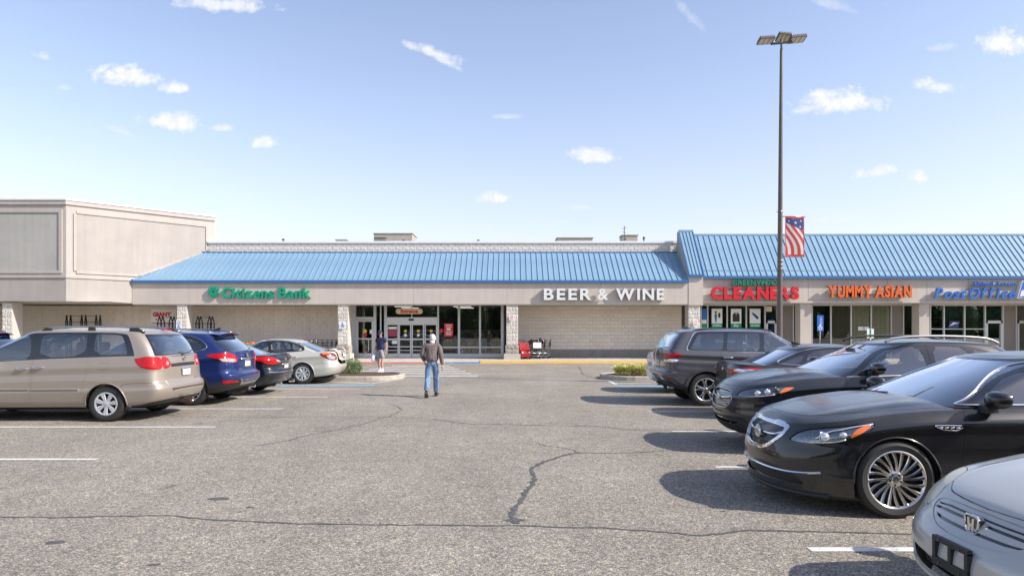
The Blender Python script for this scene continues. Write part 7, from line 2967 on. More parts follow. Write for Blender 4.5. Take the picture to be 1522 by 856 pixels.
s = thing('cleaners_sign', 'red CLEANERS letters under green GREENWOOD letters', 'sign', (0, RYF, 0))
raceway(s, RX(1062), RX(1184), RZ_(438), RZ_(432))
raceway(s, RX(1091), RX(1156), RZ_(422), RZ_(418), -.2)
letter_sign(s, 'CLEANERS', RX(1057), RX(1187.6), RZ_(443.7), RZ_(426), -.30, REDE, .06, .05, back=mat('dark red return', (.10, .01, .015), .5))
letter_sign(s, 'GREENWOOD', RX(1088.5), RX(1163), RZ_(423.9), RZ_(415.5), -.27, GREEND, .05, .03, back=GREYR)
s = thing('restaurant_sign', 'orange YUMMY ASIAN serif letters on the right fascia', 'sign', (0, RYF, 0))
raceway(s, RX(1233), RX(1352), RZ_(436.5), RZ_(430.5))
rr = mat('dark orange return', (.12, .03, .01), .5)
letter_sign(s, 'YUMMY', RX(1231), RX(1296), RZ_(441), RZ_(424.5), -.30, ORNG, .06, .045, serif=True, back=rr)
letter_sign(s, 'ASIAN', RX(1301), RX(1355), RZ_(441), RZ_(424.5), -.30, ORNG, .06, .045, serif=True, back=rr)
s = thing('post_office_sign', 'blue slanted Post Office letters with United States above, at right edge', 'sign', (0, RYF, 0))
raceway(s, RX(1392), RX(1506), RZ_(438.5), RZ_(432.5))
bb = mat('pale blue return', (.25, .35, .55), .5)
letter_sign(s, 'Post', RX(1389), RX(1437), RZ_(443), RZ_(428), -.28, BLUEL, .06, .03, .28, back=bb)
letter_sign(s, 'Office', RX(1441), RX(1509.5), RZ_(443), RZ_(427), -.28, BLUEL, .06, .03, .28, back=bb)
raceway(s, RX(1450), RX(1512), RZ_(423), RZ_(420), -.2)
letter_sign(s, 'United', RX(1449), RX(1477), RZ_(424.3), RZ_(418), -.26, BLUEL, .05, .02, 0, back=bb)
letter_sign(s, 'States', RX(1483), RX(1512), RZ_(424.3), RZ_(418), -.26, BLUEL, .05, .02, 0, back=bb)
s = thing('postal_eagle_sign', 'white and blue postal eagle cabinet beside the post office letters', 'sign', (RX(1512), RYF, RZ_(443.5)))
MB().prism([(0, 0), (.28, .95), (1.7, .95), (1.42, 0)], 'y', -.30, -.02).build('sign_cabinet', WHITEL, s)
MB().prism([(.05, .03), (.31, .91), (1.64, .91), (1.38, .03)], 'y', -.306, -.301).build('sign_border', BLUEL, s)
MB().prism([(.12, .08), (.22, .42), (.75, .60), (1.50, .70), (.9, .82), (.36, .86), (.34, .88), (1.60, .88), (1.50, .55), (.9, .40), (1.3, .36), (.6, .25), (1.25, .20), (.4, .14)], 'y', -.312, -.307).build('eagle_shape', WHITEL, s)

# ------------------------------------------------------------------ roof equipment
UNIT = mat('beige rooftop unit', (.42, .38, .31), .6, .2, var=(3, .1))
LOUV = mat('louvre dark', (.06, .055, .05), .7)


def roof_unit(px0, px1, py0, Y, label, lou=(0, 1), d=1.6, fan=False):
 x0, x1, z1 = wx_(px0, Y), wx_(px1, Y), wz(py0, Y)
 t = thing('rooftop_unit', label, 'air conditioner', ((x0 + x1) / 2, Y, 6.3))
 w = (x1 - x0) / 2
 h = z1 - 6.3
 c = MB().bbox(-w, w, 0, d, 0, h, .02).build('housing', UNIT, t)
 MB().box(-w - .05, w + .05, -.05, d + .05, h, h + .05).build('lid', UNIT, t)
 n = 7
 a, b = -w + lou[0] * 2 * w + .05, -w + lou[1] * 2 * w - .05
 lv = MB()
 for i in range(n):
  z = h * .35 + (h * .6) * i / n
  lv.prism([(-.02, z), (-.05, z + .01), (-.01, z + .07)], 'x', a, b)
 lv.build('louvre', LOUV, t)
 if fan:
  disc = MB().lathe([(.001, -.03), (.28, -.03), (.34, -.05), (.34, .0)], 'y', (0.1, -.01, h * .5), 24)
  disc.build('fan_grille', LOUV, t, True, 40)
 MB().box(-w * .8, w * .8, .1, d - .1, -.12, 0).build('curb', LOUV, t)
 return t


roof_unit(555.5, 613, 347.5, 50, 'largest beige rooftop air conditioner above the middle roof, left of centre', (0, .35), 2.2)
roof_unit(828, 881, 354, 48, 'low wide beige rooftop unit with dark louvre at its left end', (0, .35), 2.0)
roof_unit(925, 948, 350, 47, 'small square rooftop unit with round fan near the wing roof', (0.1, .3), 1.2, True)
roof_unit(499, 515, 357, 50, 'small low vent box on the roof left of the largest unit', (0, .6), .8)
for (px, py, Y, lab, h_) in ((421, 356.5, 48, 'short thin vent pipe on the roof above the bank sign', .5), (957, 354, 46, 'short black vent pipe right of the fan unit', .5), (928, 336, 46.5, 'thin antenna mast on the roof by the fan unit', 1.2), (711, 358, 48, 'tiny vent pipe near the middle of the roof', .3), (600, 358, 47, 'small pipe in front of the largest rooftop unit', .3)):
 x, z1 = wx_(px, Y), wz(py, Y)
 t = thing('vent_pipe' if h_ < 1 else 'antenna_mast', lab, 'vent' if h_ < 1 else 'antenna', (x, Y, 6.3))
 MB().tube([(0, 0, 0), (0, 0, z1 - 6.3)], .05 if h_ < 1 else .025, 8).build('pipe' if h_ < 1 else 'mast', LOUV, t, True)
 if h_ < 1:
  MB().lathe([(.001, .1), (.09, .06), (.09, -.03)], 'z', (0, 0, z1 - 6.3), 10).build('cap', LOUV, t, True)
 else:
  MB().tube([(-.12, 0, z1 - 6.5), (.12, 0, z1 - 6.4)], .015, 5).build('cross_arm', LOUV, t)
  MB().tube([(-.1, 0, z1 - 6.7), (.1, 0, z1 - 6.75)], .015, 5).build('cross_arm', LOUV, t)
# roof deck behind the parapets so nothing is open from other angles
MB().box(-36, 9.6, 39.86 - FY, 70 - FY, 6.15, 6.25).build('flat_roof', mat('grey roof membrane', (.3, .3, .29), .9), mid)
MB().box(9.6, 37, 39.3 - FY, 70 - FY, 6.3, 6.4).build('flat_roof', mat('grey roof membrane'), rgt)
MB().box(-36, 37, 69.8 - FY, 70 - FY, 0, 6.2).build('rear_wall', STUC, mid)
MB().box(-36.2, -36, 39.2 - FY, 70 - FY, 0, 6.2).build('side_wall', STUC, mid)
PALT = paint('champagne silver paint', (.56, .53, .46), .3, .38, dust=.07)
PWHT = paint('white car paint', (.74, .74, .73), 0, .35, dust=.05)
PNVY = paint('blue black paint', (.006, .010, .016), .1, .3, dust=.05)
PRED = paint('dark red paint', (.16, .012, .014), .2, .3, dust=.05)
PBL2 = paint('navy blue paint', (.010, .022, .085), .2, .3, dust=.08)

car_buick((2.50, 7.07, 0), 0, 'glossy black sedan with chrome waterfall grille and many-spoked bright wheels, nearest black car')
car_civic((2.48, 3.86, 0), 0, 'silver sedan cut by the frame corner, yellowed headlight and empty black plate bracket')
car_crosstrek((3.05, 10.12, 0), 0, 'black crossover with roof rails, front parked behind the sedan with bright wheels')
car_sedan((9.04, 13.8, 0), PI, 'black fastback sedan parked tail out between the grey SUV and black crossover', PBLK, 'fusion', name='fastback_sedan')
car_jeep((8.2, 16.24, 0), PI, 'dark grey SUV with five-spoke machined wheels and red tail lights, tail towards aisle')
car_sedan((8.66, 19.2, 0), PI, 'white car whose tail corner peeks out behind the dark grey SUV', PWHT, 'plain', name='white_car')
car_minivan((-11.55, 13.65, 0), 0, 'gold minivan with roof rails and tow hitch, rear towards the aisle')
car_rogue((-10.90, 16.32, 0), 0, 'bright blue SUV with red tail lights between gold minivan and dark sedan')
car_sedan((-10.95, 18.6, 0), 0, 'blue black sedan with chrome bumper line and red lamps behind blue SUV', PNVY, 'infiniti', wheel='ten')
car_sedan((-10.37, 22.47, 0), 0, 'champagne silver sedan with its trunk lid ajar, beside the left planted island', PALT, 'altima', lidopen=.20, wheel='cover8', seatm=SEATT, glassm=GLS, H=-.02)
car_rogue((-17.4, 17.6, 0), 0, 'dark blue car roof showing over the minivan hood at far left', PBL2, False)
# ------------------------------------------------------------------ street furniture and goods
BLKM = mat('black iron', (.015, .015, .016), .5, .4)
POLE = mat('bronze pole paint', (.12, .10, .085), .45, .3, var=(3, .15))
CARTM = mat('cart chrome wire', (.45, .45, .46), .3, .9)
CARTB = mat('black cart plastic', (.02, .02, .022), .5)
CARTR = mat('red cart plastic', (.34, .012, .012), .35)

# parking lot lamp
LY = 21.0
lx = wx_(1158.3, LY)
t = thing('parking_lot_lamp', 'tall bronze lamp post with three flat LED heads rising above the parked cars', 'lamp post', (lx, LY, 0))
pole = MB().tube([(0, 0, .7), (.02, 0, 4), (.045, 0, 8), (.062, 0, 10.35)], [.086, .075, .056, .042], 20)
pole.build('pole', POLE, t, True, 60)
MB().lathe([(.001, .72), (.24, .72), (.28, .70), (.30, .66), (.30, 0), (.001, 0)], 'z', (0, 0, 0), 24).build('concrete_base', CONC, t, True, 40)
MB().tube([(.062, 0, 10.1), (.062, 0, 10.62)], .03, 10).build('tenon', POLE, t, True)
MB().tube([(-.26, 0, 10.50), (.40, 0, 10.56)], .035, 8).build('cross_arm', POLE, t, True)
for z in (3.6, 3.72, 3.85, 5.35):
 MB().tube([(.095 * math.cos(a * PI / 8) + .02, .095 * math.sin(a * PI / 8), z) for a in range(16)], .008, 5, True).build('strap', SATIN, t)


def led_head(px0, px1, py0, py1, tilt, yo):
 """flat LED floodlight: housing, lens field, cells"""
 w = (px1 - px0) * LY / F
 h = (py1 - py0) * LY / F
 e = bpy.data.objects.new('lamp_head', None)
 COL.objects.link(e)
 e.parent = t
 e.location = (wx_((px0 + px1) / 2, LY) - lx, yo, wz((py0 + py1) / 2, LY))
 e.rotation_euler = tilt
 d = .36
 MB().bbox(-w / 2, w / 2, -d / 2, d / 2, -.02, .05, .02).build('housing', POLE, e)
 fins = MB()
 for i in range(8):
  x = -w / 2 + w * (i + .5) / 8
  fins.box(x - .005, x + .005, -d / 2 + .02, d / 2 - .02, .05, .085)
 fins.build('cooling_fins', POLE, e)
 for i in range(3):
  a = -w / 2 + .02 + (w - .04) * i / 3
  MB().box(a + .01, a + (w - .04) / 3 - .01, -d / 2 + .03, d / 2 - .03, -.026, -.021).build('led_panel', mat('led cover', (.62, .60, .52), .25, .2), e)


led_head(1127, 1150, 56, 66, (math.radians(-10), math.radians(-4), 0), 0)
led_head(1173, 1197, 54, 64, (math.radians(-10), math.radians(-6), 0), 0)
led_head(1159.5, 1179, 46, 56, (math.radians(-20), math.radians(4), 0), .25)
MB().tube([(.07, 0, 10.55), (.09, .12, 10.62), (.13, .22, 10.72)], .03, 8).build('arm', POLE, t, True)

# banner
b0x, b1x = wx_(1166.8, LY) - lx, wx_(1195, LY) - lx
bz0, bz1 = wz(381.5, LY), wz(322, LY)
bn = thing('flag_banner', 'vertical stars and stripes banner hung from the lamp post', 'banner', (lx, LY - .0, 0))
MB().tube([(.06, 0, bz1 + .0), (b1x + .05, 0, bz1)], .014, 8).build('banner_arm', SATIN, bn, True)
MB().tube([(.06, 0, bz0 + .0), (b1x + .02, 0, bz0)], .014, 8).build('banner_arm', SATIN, bn, True)
CLW = mat('banner cloth white', (.62, .60, .56), .8)
CLR = mat('banner cloth red', (.55, .05, .045), .8)
CLB = mat('banner cloth blue', (.035, .06, .20), .8)
W_, H_ = b1x - b0x, bz1 - bz0


def cloth(pts_uv, m, name, lift, nsub=1):
 """flat print patches on the gently waving cloth"""
 V = []
 for (u, v) in pts_uv:
  V.append((b0x + u * W_, -.018 + .012 * math.sin(u * 5 + v * 3) - lift, bz0 + v * H_))
 return MB().add(V, [tuple(range(len(V)))]).build(name, m, bn)


# cloth sheet with thickness
sheet = MB()
nu_, nv_ = 10, 20
V = []
for s_ in (0, .004):
 for j in range(nv_ + 1):
  for i in range(nu_ + 1):
   u, v = i / nu_, j / nv_
   V.append((b0x + u * W_, -.018 + .012 * math.sin(u * 5 + v * 3) + s_, bz0 + v * H_))
f = []
q = (nu_ + 1) * (nv_ + 1)
for j in range(nv_):
 for i in range(nu_):
  a = j * (nu_ + 1) + i
  f.append((a, a + 1, a + nu_ + 2, a + nu_ + 1))
  f.append((q + a, q + a + nu_ + 1, q + a + nu_ + 2, q + a + 1))
sheet.add(V, f)
sheet.build('banner_cloth', CLW, bn, True)


def strip_cloth(name, m, f0, f1, v0, v1, lift, n=14):
 mb = MB()
 for i in range(n):
  va, vb = v0 + (v1 - v0) * i / n, v0 + (v1 - v0) * (i + 1) / n
  P = []
  for (u, v) in ((f0(va), va), (f1(va), va), (f1(vb), vb), (f0(vb), vb)):
   u = min(max(u, .02), .98)
   P.append((b0x + u * W_, -.018 + .012 * math.sin(u * 5 + v * 3) - lift, bz0 + v * H_))
  if abs(P[0][0] - P[1][0]) + abs(P[2][0] - P[3][0]) > .002:
   mb.add(P, [(0, 1, 2, 3)])
 mb.build(name, m, bn)


def wave(c):
 return lambda v: c - .75 * (v - .05) ** 1.0 + .16 * math.sin(v * 5.2)


for k in range(6):
 c = -.05 + k * .33
 strip_cloth('red_stripe', CLR, wave(c), wave(c + .16), .05, .86, .002)
# canton: above a slanting line
mb = MB()
for i in range(8):
 ua, ub = .04 + .92 * i / 8, .04 + .92 * (i + 1) / 8
 P = []
 for (u, v) in ((ua, .86 - .22 * ua), (ub, .86 - .22 * ub), (ub, .955), (ua, .955)):
  P.append((b0x + u * W_, -.018 + .012 * math.sin(u * 5 + v * 3) - .004, bz0 + v * H_))
 mb.add(P, [(0, 1, 2, 3)])
mb.build('blue_field', CLB, bn)
for (u, v, r) in ((.18, .885, .035), (.53, .84, .055), (.82, .885, .035), (.78, .74, .042), (.4, .93, .02)):
 P = []
 for i in range(10):
  rr_ = r if i % 2 == 0 else r * .42
  a = PI / 2 + i * PI / 5
  uu, vv = u + rr_ * math.cos(a) / W_, v + rr_ * math.sin(a) / H_
  P.append((b0x + uu * W_, -.026 + .012 * math.sin(uu * 5 + vv * 3), bz0 + vv * H_))
 MB().add(P, [tuple(range(10))]).build('star', CLW, bn)
for (u0, u1, v0, v1) in ((0, 1, 0, .05), (0, 1, .95, 1), (0, .03, .05, .95), (.97, 1, .05, .95)):
 mb = MB()
 n = 10
 for i in range(n):
  a, b = u0 + (u1 - u0) * i / n, u0 + (u1 - u0) * (i + 1) / n
  P = [(b0x + u * W_, -.0245 + .012 * math.sin(u * 5 + v * 3), bz0 + v * H_) for (u, v) in ((a, v0), (b, v0), (b, v1), (a, v1))]
  mb.add(P, [(0, 1, 2, 3)])
 mb.build('red_border', CLR, bn)

# ---- store sign on the wall
t = thing('store_sign', 'white sign with red GIANT lettering on the wall beside the column at left', 'sign', (X(243.5), WY - .03, Z(471)))
w, h = (X(262) - X(225)) / 2, (Z(461) - Z(484)) / 2
MB().box(-w, w, 0, .02, -h, h).build('sign_board', WHITEP, t)
o = text_mesh('sign_text', 'GIANT', .30, REDS, t, .004, .02, align='CENTER', sx=1.12)
o.location = (-.1, -.006, .04)
o.rotation_euler = (PI / 2, 0, 0)
MB().box(-w + .03, w - .1, -.004, 0, -.38, -.33).build('red_rule', REDS, t)
disc_print(t, 'red_mark', -.40, -.14, -.004, .05, REDS)

# ---- accessible parking signs on posts


def post_sign(x, y, label, w, z0, z1, kind):
 t = thing('accessible_parking_sign', label, 'sign', (x, y, 0))
 MB().tube([(0, .01, 0), (0, .01, z1 - .05)], .025, 8).build('post', SATIN, t, True)
 MB().bbox(-w / 2, w / 2, -.025, -.018, z0, z1, .002).build('sign_plate', WHITEP if kind == 'w' else BLUEL, t)
 zc = z0 + (z1 - z0) * (.28 if kind == 'w' else .2)
 m1, m2 = (BLUEL, WHITEP) if kind == 'w' else (WHITEP, BLUEL)
 disc_print(t, 'wheelchair_symbol', 0, zc, -.028, w * .32, m1, w * .2)
 disc_print(t, 'wheelchair_symbol', -w * .05, zc + w * .48, -.028, w * .1, m1)
 MB().box(-w * .08, w * .02, -.0285, -.0265, zc, zc + w * .4).build('wheelchair_symbol', m1, t)
 if kind != 'w':
  o = text_mesh('sign_text', 'RESERVED', .15, WHITEP, t, .001, .0)
  o.location = (-w * .2, -.029, z0 + .30)
  o.rotation_euler = (PI / 2, -PI / 2, 0)
  o.location = (w * .22, -.029, z0 + .28)
  o.scale = (.62, .9, 1)
 else:
  for k in range(3):
   MB().box(-w * .36, w * .36, -.0285, -.0265, z1 - .09 - k * .08, z1 - .06 - k * .08).build('print_line', BLUEL, t)
 return t


post_sign(wx_(266, 35.6), 35.6, 'white accessible parking sign in front of the stone column at left', (270 - 262) * 35.6 / F, wz(492, 35.6), wz(475.5, 35.6), 'w')
post_sign(wx_(1219, 35.6), 35.6, 'blue accessible parking sign before the restaurant windows', (1223.5 - 1214) * 35.6 / F, wz(492, 35.6), wz(468.5, 35.6), 'b')
t = thing('pavement_sign', 'small white sign with green edge before the tan blinds', 'sign', (wx_(1293.5, 36), 36, .15))
MB().tube([(0, 0, 0), (0, 0, 1.2)], .02, 8).build('post', SATIN, t, True)
MB().box(-.18, .18, -.02, 0, 1.15, wz(488.5, 36) - .15).build('sign_plate', WHITEP, t)
MB().box(-.05, .04, -.024, -.021, 1.16, wz(489, 36) - .15).build('green_strip', POSG, t)

# ---- black iron racks with pointed tops


def iron_rack(pxs, y0, Y, label, twin=False):
 x0 = wx_(pxs[0], Y)
 t = thing('iron_rack', label, 'rack', (x0, Y, .15), 0, 'black iron racks on the pavement')
 ztop = wz(y0, Y) - .15
 for px in pxs:
  x = wx_(px, Y) - x0
  offs = (-.10, .10) if twin else (-.045, .045)
  b = MB()
  for o_ in offs:
   b.tube([(x + o_, 0, 0), (x + o_, 0, ztop - .36), (x, 0, ztop)], .03, 6)
   b.tube([(x + o_, .35, 0), (x + o_, .35, ztop - .36), (x, .35, ztop)], .03, 6)
  b.tube([(x - offs[1] - .05, 0, ztop - .40), (x + offs[1] + .05, 0, ztop - .40)], .028, 6)
  b.build('pointed_post', BLKM, t, True, 50)
 xa, xb = 0, wx_(pxs[-1], Y) - x0
 for z in (ztop - .06, ztop - .40, ztop - .9, .4):
  MB().tube([(xa, 0, z), (xb, 0, z)], .012, 6).build('rail', BLKM, t, True)
 for z in (ztop - .40, .4):
  MB().tube([(xa, .35, z), (xb, .35, z)], .012, 6).build('rail', BLKM, t, True)
 for z in (.55, 1.0):
  MB().box(xa, xb, .02, .33, z, z + .02).build('shelf', BLKM, t)
 return t


iron_rack((99, 121.5, 143), 468, 37.6, 'black iron rack of three pointed posts by the left wall')
iron_rack((237, 254), 470, 37.4, 'black iron rack before the GIANT sign', True)
iron_rack((294, 311.5), 470, 37.4, 'black iron rack right of the stone column', True)


# ---- shopping carts
def make_cart(label, group, wire=CARTM, trim=CARTB, handle_m=CARTR):
 t = thing('shopping_cart', label, 'shopping cart', (0, 0, 0), 0, group)
 b = MB()
 # tapered basket, x = forward
 def R(u, v, s):      # u along, v height
  w = (.24 + .05 * u) * (.85 + .15 * v)
  return (.42 - .84 * u + .02 * v, s * w, .52 + .42 * v - .06 * (1 - u) * (1 - v) + .05 * u * v)
 r = .006
 for v in (0, .33, .66, 1):
  b.tube([R(0, v, -1), R(.5, v, -1), R(1, v, -1)], r if v < 1 else .011, 4)
  b.tube([R(0, v, 1), R(.5, v, 1), R(1, v, 1)], r if v < 1 else .011, 4)
  b.tube([R(0, v, -1), R(0, v, 1)], r if v < 1 else .011, 4)
  b.tube([R(1, v, -1), R(1, v, 1)], r, 4)
 for i in range(10):
  u = i / 9
  for s in (-1, 1):
   b.tube([R(u, 0, s), R(u, 1, s)], .0045, 4)
  b.tube([R(u, 0, -1), R(u, 0, 1)], .0045, 4)
 for k in range(7):
  f_ = -1 + 2 * k / 6
  for u in (0, 1):
   p, q = R(u, 0, f_), R(u, 1, f_)
   b.tube([p, q], .0045, 4)
 b.build('basket', wire, t)
 fr = MB()
 for s in (-1, 1):
  fr.tube([(-.44, s * .27, 1.02), (-.42, s * .26, .90), (-.36, s * .24, .45), (-.40, s * .24, .16), (-.1, s * .22, .14), (.36, s * .17, .16)], .014, 6)
  fr.tube([(.33, s * .2, .52), (.1, s * .22, .35), (-.30, s * .24, .30)], .012, 6)
 fr.tube([(.36, -.17, .16), (.36, .17, .16)], .012, 6)
 fr.tube([(-.1, -.22, .14), (-.1, .22, .14)], .012, 6)
 fr.build('frame', SATIN, t, True)
 MB().tube([(-.45, -.29, 1.03), (-.45, .29, 1.03)], .022, 8).build('handle', handle_m, t, True)
 MB().box(-.44, -.425, -.24, .24, .68, .98).build('child_seat_flap', trim, t)
 MB().box(.43, .445, -.22, .22, .60, .90).build('front_bumper_panel', trim, t)
 for (x, y) in ((.34, .16), (.34, -.16), (-.38, .24), (-.38, -.24)):
  w = MB().lathe([(.001, -.014), (.05, -.014), (.06, -.008), (.06, .008), (.05, .014), (.001, .014)], 'y', (x, y, .06), 14)
  w.tube([(x, y, .07), (x - .02, y, .15)], .012, 5)
  w.build('wheel', CARTB, t, True, 40)
 return t


ords = ['first', 'second', 'third', 'fourth', 'fifth', 'sixth', 'seventh', 'eighth', 'ninth', 'tenth']
cart0 = make_cart('wire shopping cart at the column end of the long row left of the entrance', 'carts nested left of the entrance')
cart0.location = (wx_(497, 37.6), 37.4, .15)
cart0.rotation_euler = (0, 0, PI)
for k in range(1, 10):
 c = copy_tree(cart0, None, (wx_(497, 37.6) - .26 * k, 37.4 + random.uniform(-.02, .02), .15), PI + random.uniform(-.03, .03),
 'wire shopping cart, %s from the column in the long row left of the entrance' % ords[k])
rr2 = 'carts parked right of the entrance'
cb = make_cart('black plastic shopping cart at the free end of the short row right of the entrance', rr2, CARTB, CARTB, CARTB)
cb.location = (wx_(806, 37.8), 37.75, .15)
cb.rotation_euler = (0, 0, PI * .92)
for k in range(1, 3):
 copy_tree(cb, None, (wx_(806, 37.8) - .30 * k, 37.75, .15), PI * .92 + .05 * k, 'black plastic shopping cart, %s in the short row right of the entrance' % ords[k])
front = make_cart('shopping cart with white plate facing the lot, right of the entrance column', rr2, CARTB, WHITEP, CARTR)
front.location = (wx_(797, 37.0), 37.15, .15)
front.rotation_euler = (0, 0, -PI / 2 + .1)


def bag(x, y, z, s, m, label):
 b = MB()
 P = []
 n = 12
 for (h_, r_) in ((0, .6), (.15, 1), (.5, 1.05), (.8, .7), (1, .35), (1.1, .45)):
  for k in range(n):
   a = 2 * PI * k / n
   q_ = 1 + .15 * math.sin(3 * a + h_ * 5)
   P.append((r_ * s * .5 * q_ * math.cos(a), r_ * s * .35 * q_ * math.sin(a), h_ * s))
 f = [(i * n + k, i * n + (k + 1) % n, (i + 1) * n + (k + 1) % n, (i + 1) * n + k) for i in range(5) for k in range(n)]
 f.append(tuple(range(n)))
 b.add(P, f)
 o = b.build('shopping_bag', m, None, True)
 o.location = (x, y, z)
 return tag(o, label, 'bag')


bag(wx_(803, 37.5), 37.7, .95, .30, mat('purple fabric', (.20, .04, .16), .8), 'purple bag lying in the black cart right of the entrance')
bag(wx_(789, 37.5), 37.6, .92, .26, mat('dark fabric', (.03, .05, .05), .8), 'dark bag in the carts right of the entrance column')


def kid_cart(x, y, rz, label):
 t = thing('car_shaped_cart', label, 'shopping cart', (x, y, .15), rz)
 b = MB().prism([(-.55, .12), (-.55, .45), (-.40, .50), (-.25, .85), (.15, .88), (.28, .52), (.50, .44), (.55, .30), (.52, .12)], 'y', -.28, .28)
 b.build('body', CARTR, t)
 MB().prism([(-.22, .52), (-.14, .78), (.10, .80), (.18, .52)], 'y', -.285, .285).build('window', BLKP, t)
 b = MB()
 for s in (-1, 1):
  b.lathe([(.001, -.005), (.045, .0), (.05, .02)], 'x', (.54, s * .18, .36), 14)
 b.build('headlight', WHITEP, t, True)
 for (u, v) in ((.32, .25), (.32, -.25), (-.34, .25), (-.34, -.25)):
  MB().lathe([(.001, -.04), (.10, -.04), (.12, -.02), (.12, .02), (.10, .04), (.001, .04)], 'y', (u, v * 1.1, .12), 16).build('wheel', CARTB, t, True, 40)
 MB().tube([(-.6, -.26, 1.0), (-.6, .26, 1.0)], .02, 6).build('handle', CARTR, t)
 MB().tube([(-.6, -.24, 1.0), (-.5, -.24, .45)], .014, 6).build('handle_stay', SATIN, t)
 MB().tube([(-.6, .24, 1.0), (-.5, .24, .45)], .014, 6).build('handle_stay', SATIN, t)
 return t


kid_cart(wx_(778, 37.3), 37.3, -PI / 2 + .25, 'red car shaped child cart beside the column right of the entrance')
kid_cart(wx_(357, 37.5), 37.5, -.4, 'red car shaped child cart seen over the blue SUV tail')

# pumpkins in a bin
t = thing('produce_bin', 'low wooden bin full of pumpkins in front of the block wall', 'bin', (wx_(381, 37.4), 37.4, .15))
pn = MB()
for k in range(5):
 MB().box(-.75, .75, -.42, -.40, .04 + k * .17, .18 + k * .17).build('plank', mat('bin wood', (.32, .22, .12), .8, var=(9, .2)), t)
 MB().box(-.75, .75, .40, .42, .04 + k * .17, .18 + k * .17).build('plank', mat('bin wood'), t)
for s in (-1, 1):
 MB().box(s * .75 - .02, s * .75 + .02, -.42, .42, 0, .9).build('end_board', mat('bin wood'), t)
MB().box(-.73, .73, -.39, .39, .60, .64).build('bin_floor', mat('bin wood'), t)
PUMP = mat('pumpkin', (.62, .17, .02), .5, var=(6, .15))
pm = MB()
n, m_ = 20, 10
for i in range(m_ + 1):
 th = PI * i / m_
 for k in range(n):
  a = 2 * PI * k / n
  rr_ = .16 * math.sin(th) * (1 + .08 * abs(math.cos(a * 5)) - .06)
  pm.v.append((rr_ * math.cos(a), rr_ * math.sin(a), .12 * math.cos(th) * (1 - .25 * math.exp(-8 * math.sin(th) ** 2))))
for i in range(m_):
 for k in range(n):
  pm.f.append((i * n + k, (i + 1) * n + k, (i + 1) * n + (k + 1) % n, i * n + (k + 1) % n))
pmesh = pm.mesh('pumpkin', PUMP, True)
stm = MB().tube([(0, 0, .08), (.01, 0, .15)], [.02, .014], 6).mesh('stalk', BARK)
rp = random.Random(4)
for k in range(9):
 x = wx_(381, 37.4) - .62 + .155 * k
 t = thing('pumpkin', 'orange pumpkin, %s from the left in the wooden bin' % ords[k], 'pumpkin', (x, 37.4 + (-.18 if k % 2 else .14), .93 + rp.uniform(-.02, .05)), rp.uniform(0, 6), 'pumpkins in the wooden bin')
 link('fruit', pmesh, t)
 link('stalk', stm, t)

# ---- trees far behind the photographer, seen mirrored in the glass
rt = random.Random(9)
fm = MB()
for k in range(150):
 x = -150 + k * 2 + rt.uniform(-1, 1)
 h_ = rt.uniform(7, 10.5)
 yb = -75 + rt.uniform(-4, 4)
 fm.ell((x, yb, h_ * .45), (2.6, 2.4, h_ * .5), 8, 6)
 leaf_cloud(fm, (x, yb, h_ * .5), (3.0, 2.8, h_ * .52), 130, 1.1, rt, .75)
o = fm.build('wooded_belt', LEAFD)
o['kind'] = 'stuff'
tag(o, 'dark green belt of trees along the far side of the lot', 'trees')
# ------------------------------------------------------------------ people


def skin_mesh(name, pts, edges, rad, m, sub=2, root=0):
 me = bpy.data.meshes.new(name)
 me.from_pydata([tuple(p) for p in pts], edges, [])
 ob = bpy.data.objects.new(name, me)
 COL.objects.link(ob)
 sk = ob.modifiers.new('skin', 'SKIN')
 sk.use_smooth_shade = True
 sk.branch_smoothing = .6
 for i, r in enumerate(rad):
  v = me.skin_vertices[0].data[i]
  v.radius = r if isinstance(r, tuple) else (r, r)
  v.use_root = (i == root)
 sb = ob.modifiers.new('sub', 'SUBSURF')
 sb.levels = sub
 sb.render_levels = sub
 dg = bpy.context.evaluated_depsgraph_get()
 dg.update()
 out = bpy.data.meshes.new_from_object(ob.evaluated_get(dg))
 bpy.data.objects.remove(ob)
 out.name = name
 out.materials.clear()
 out.materials.append(m)
 out.shade_smooth()
 return out


class Fig:
 """figure facing +y; J = joint table"""

 def __init__(s, J):
  s.J = {k: Vector(v) for k, v in J.items()}

 def chain(s, names, rads, m, name, parent, extra=None, sub=2):
  pts, rad, edges = [], [], []
  idx = {}
  for ch, rs in zip(names, rads):
   prev = None
   for nme, r in zip(ch, rs):
    if nme not in idx:
     idx[nme] = len(pts)
     pts.append(s.J[nme] if isinstance(nme, str) else Vector(nme))
     rad.append(r)
    if prev is not None:
     edges.append((idx[prev], idx[nme]))
    prev = nme
  me = skin_mesh(name, pts, edges, rad, m, sub)
  return link(name, me, parent)


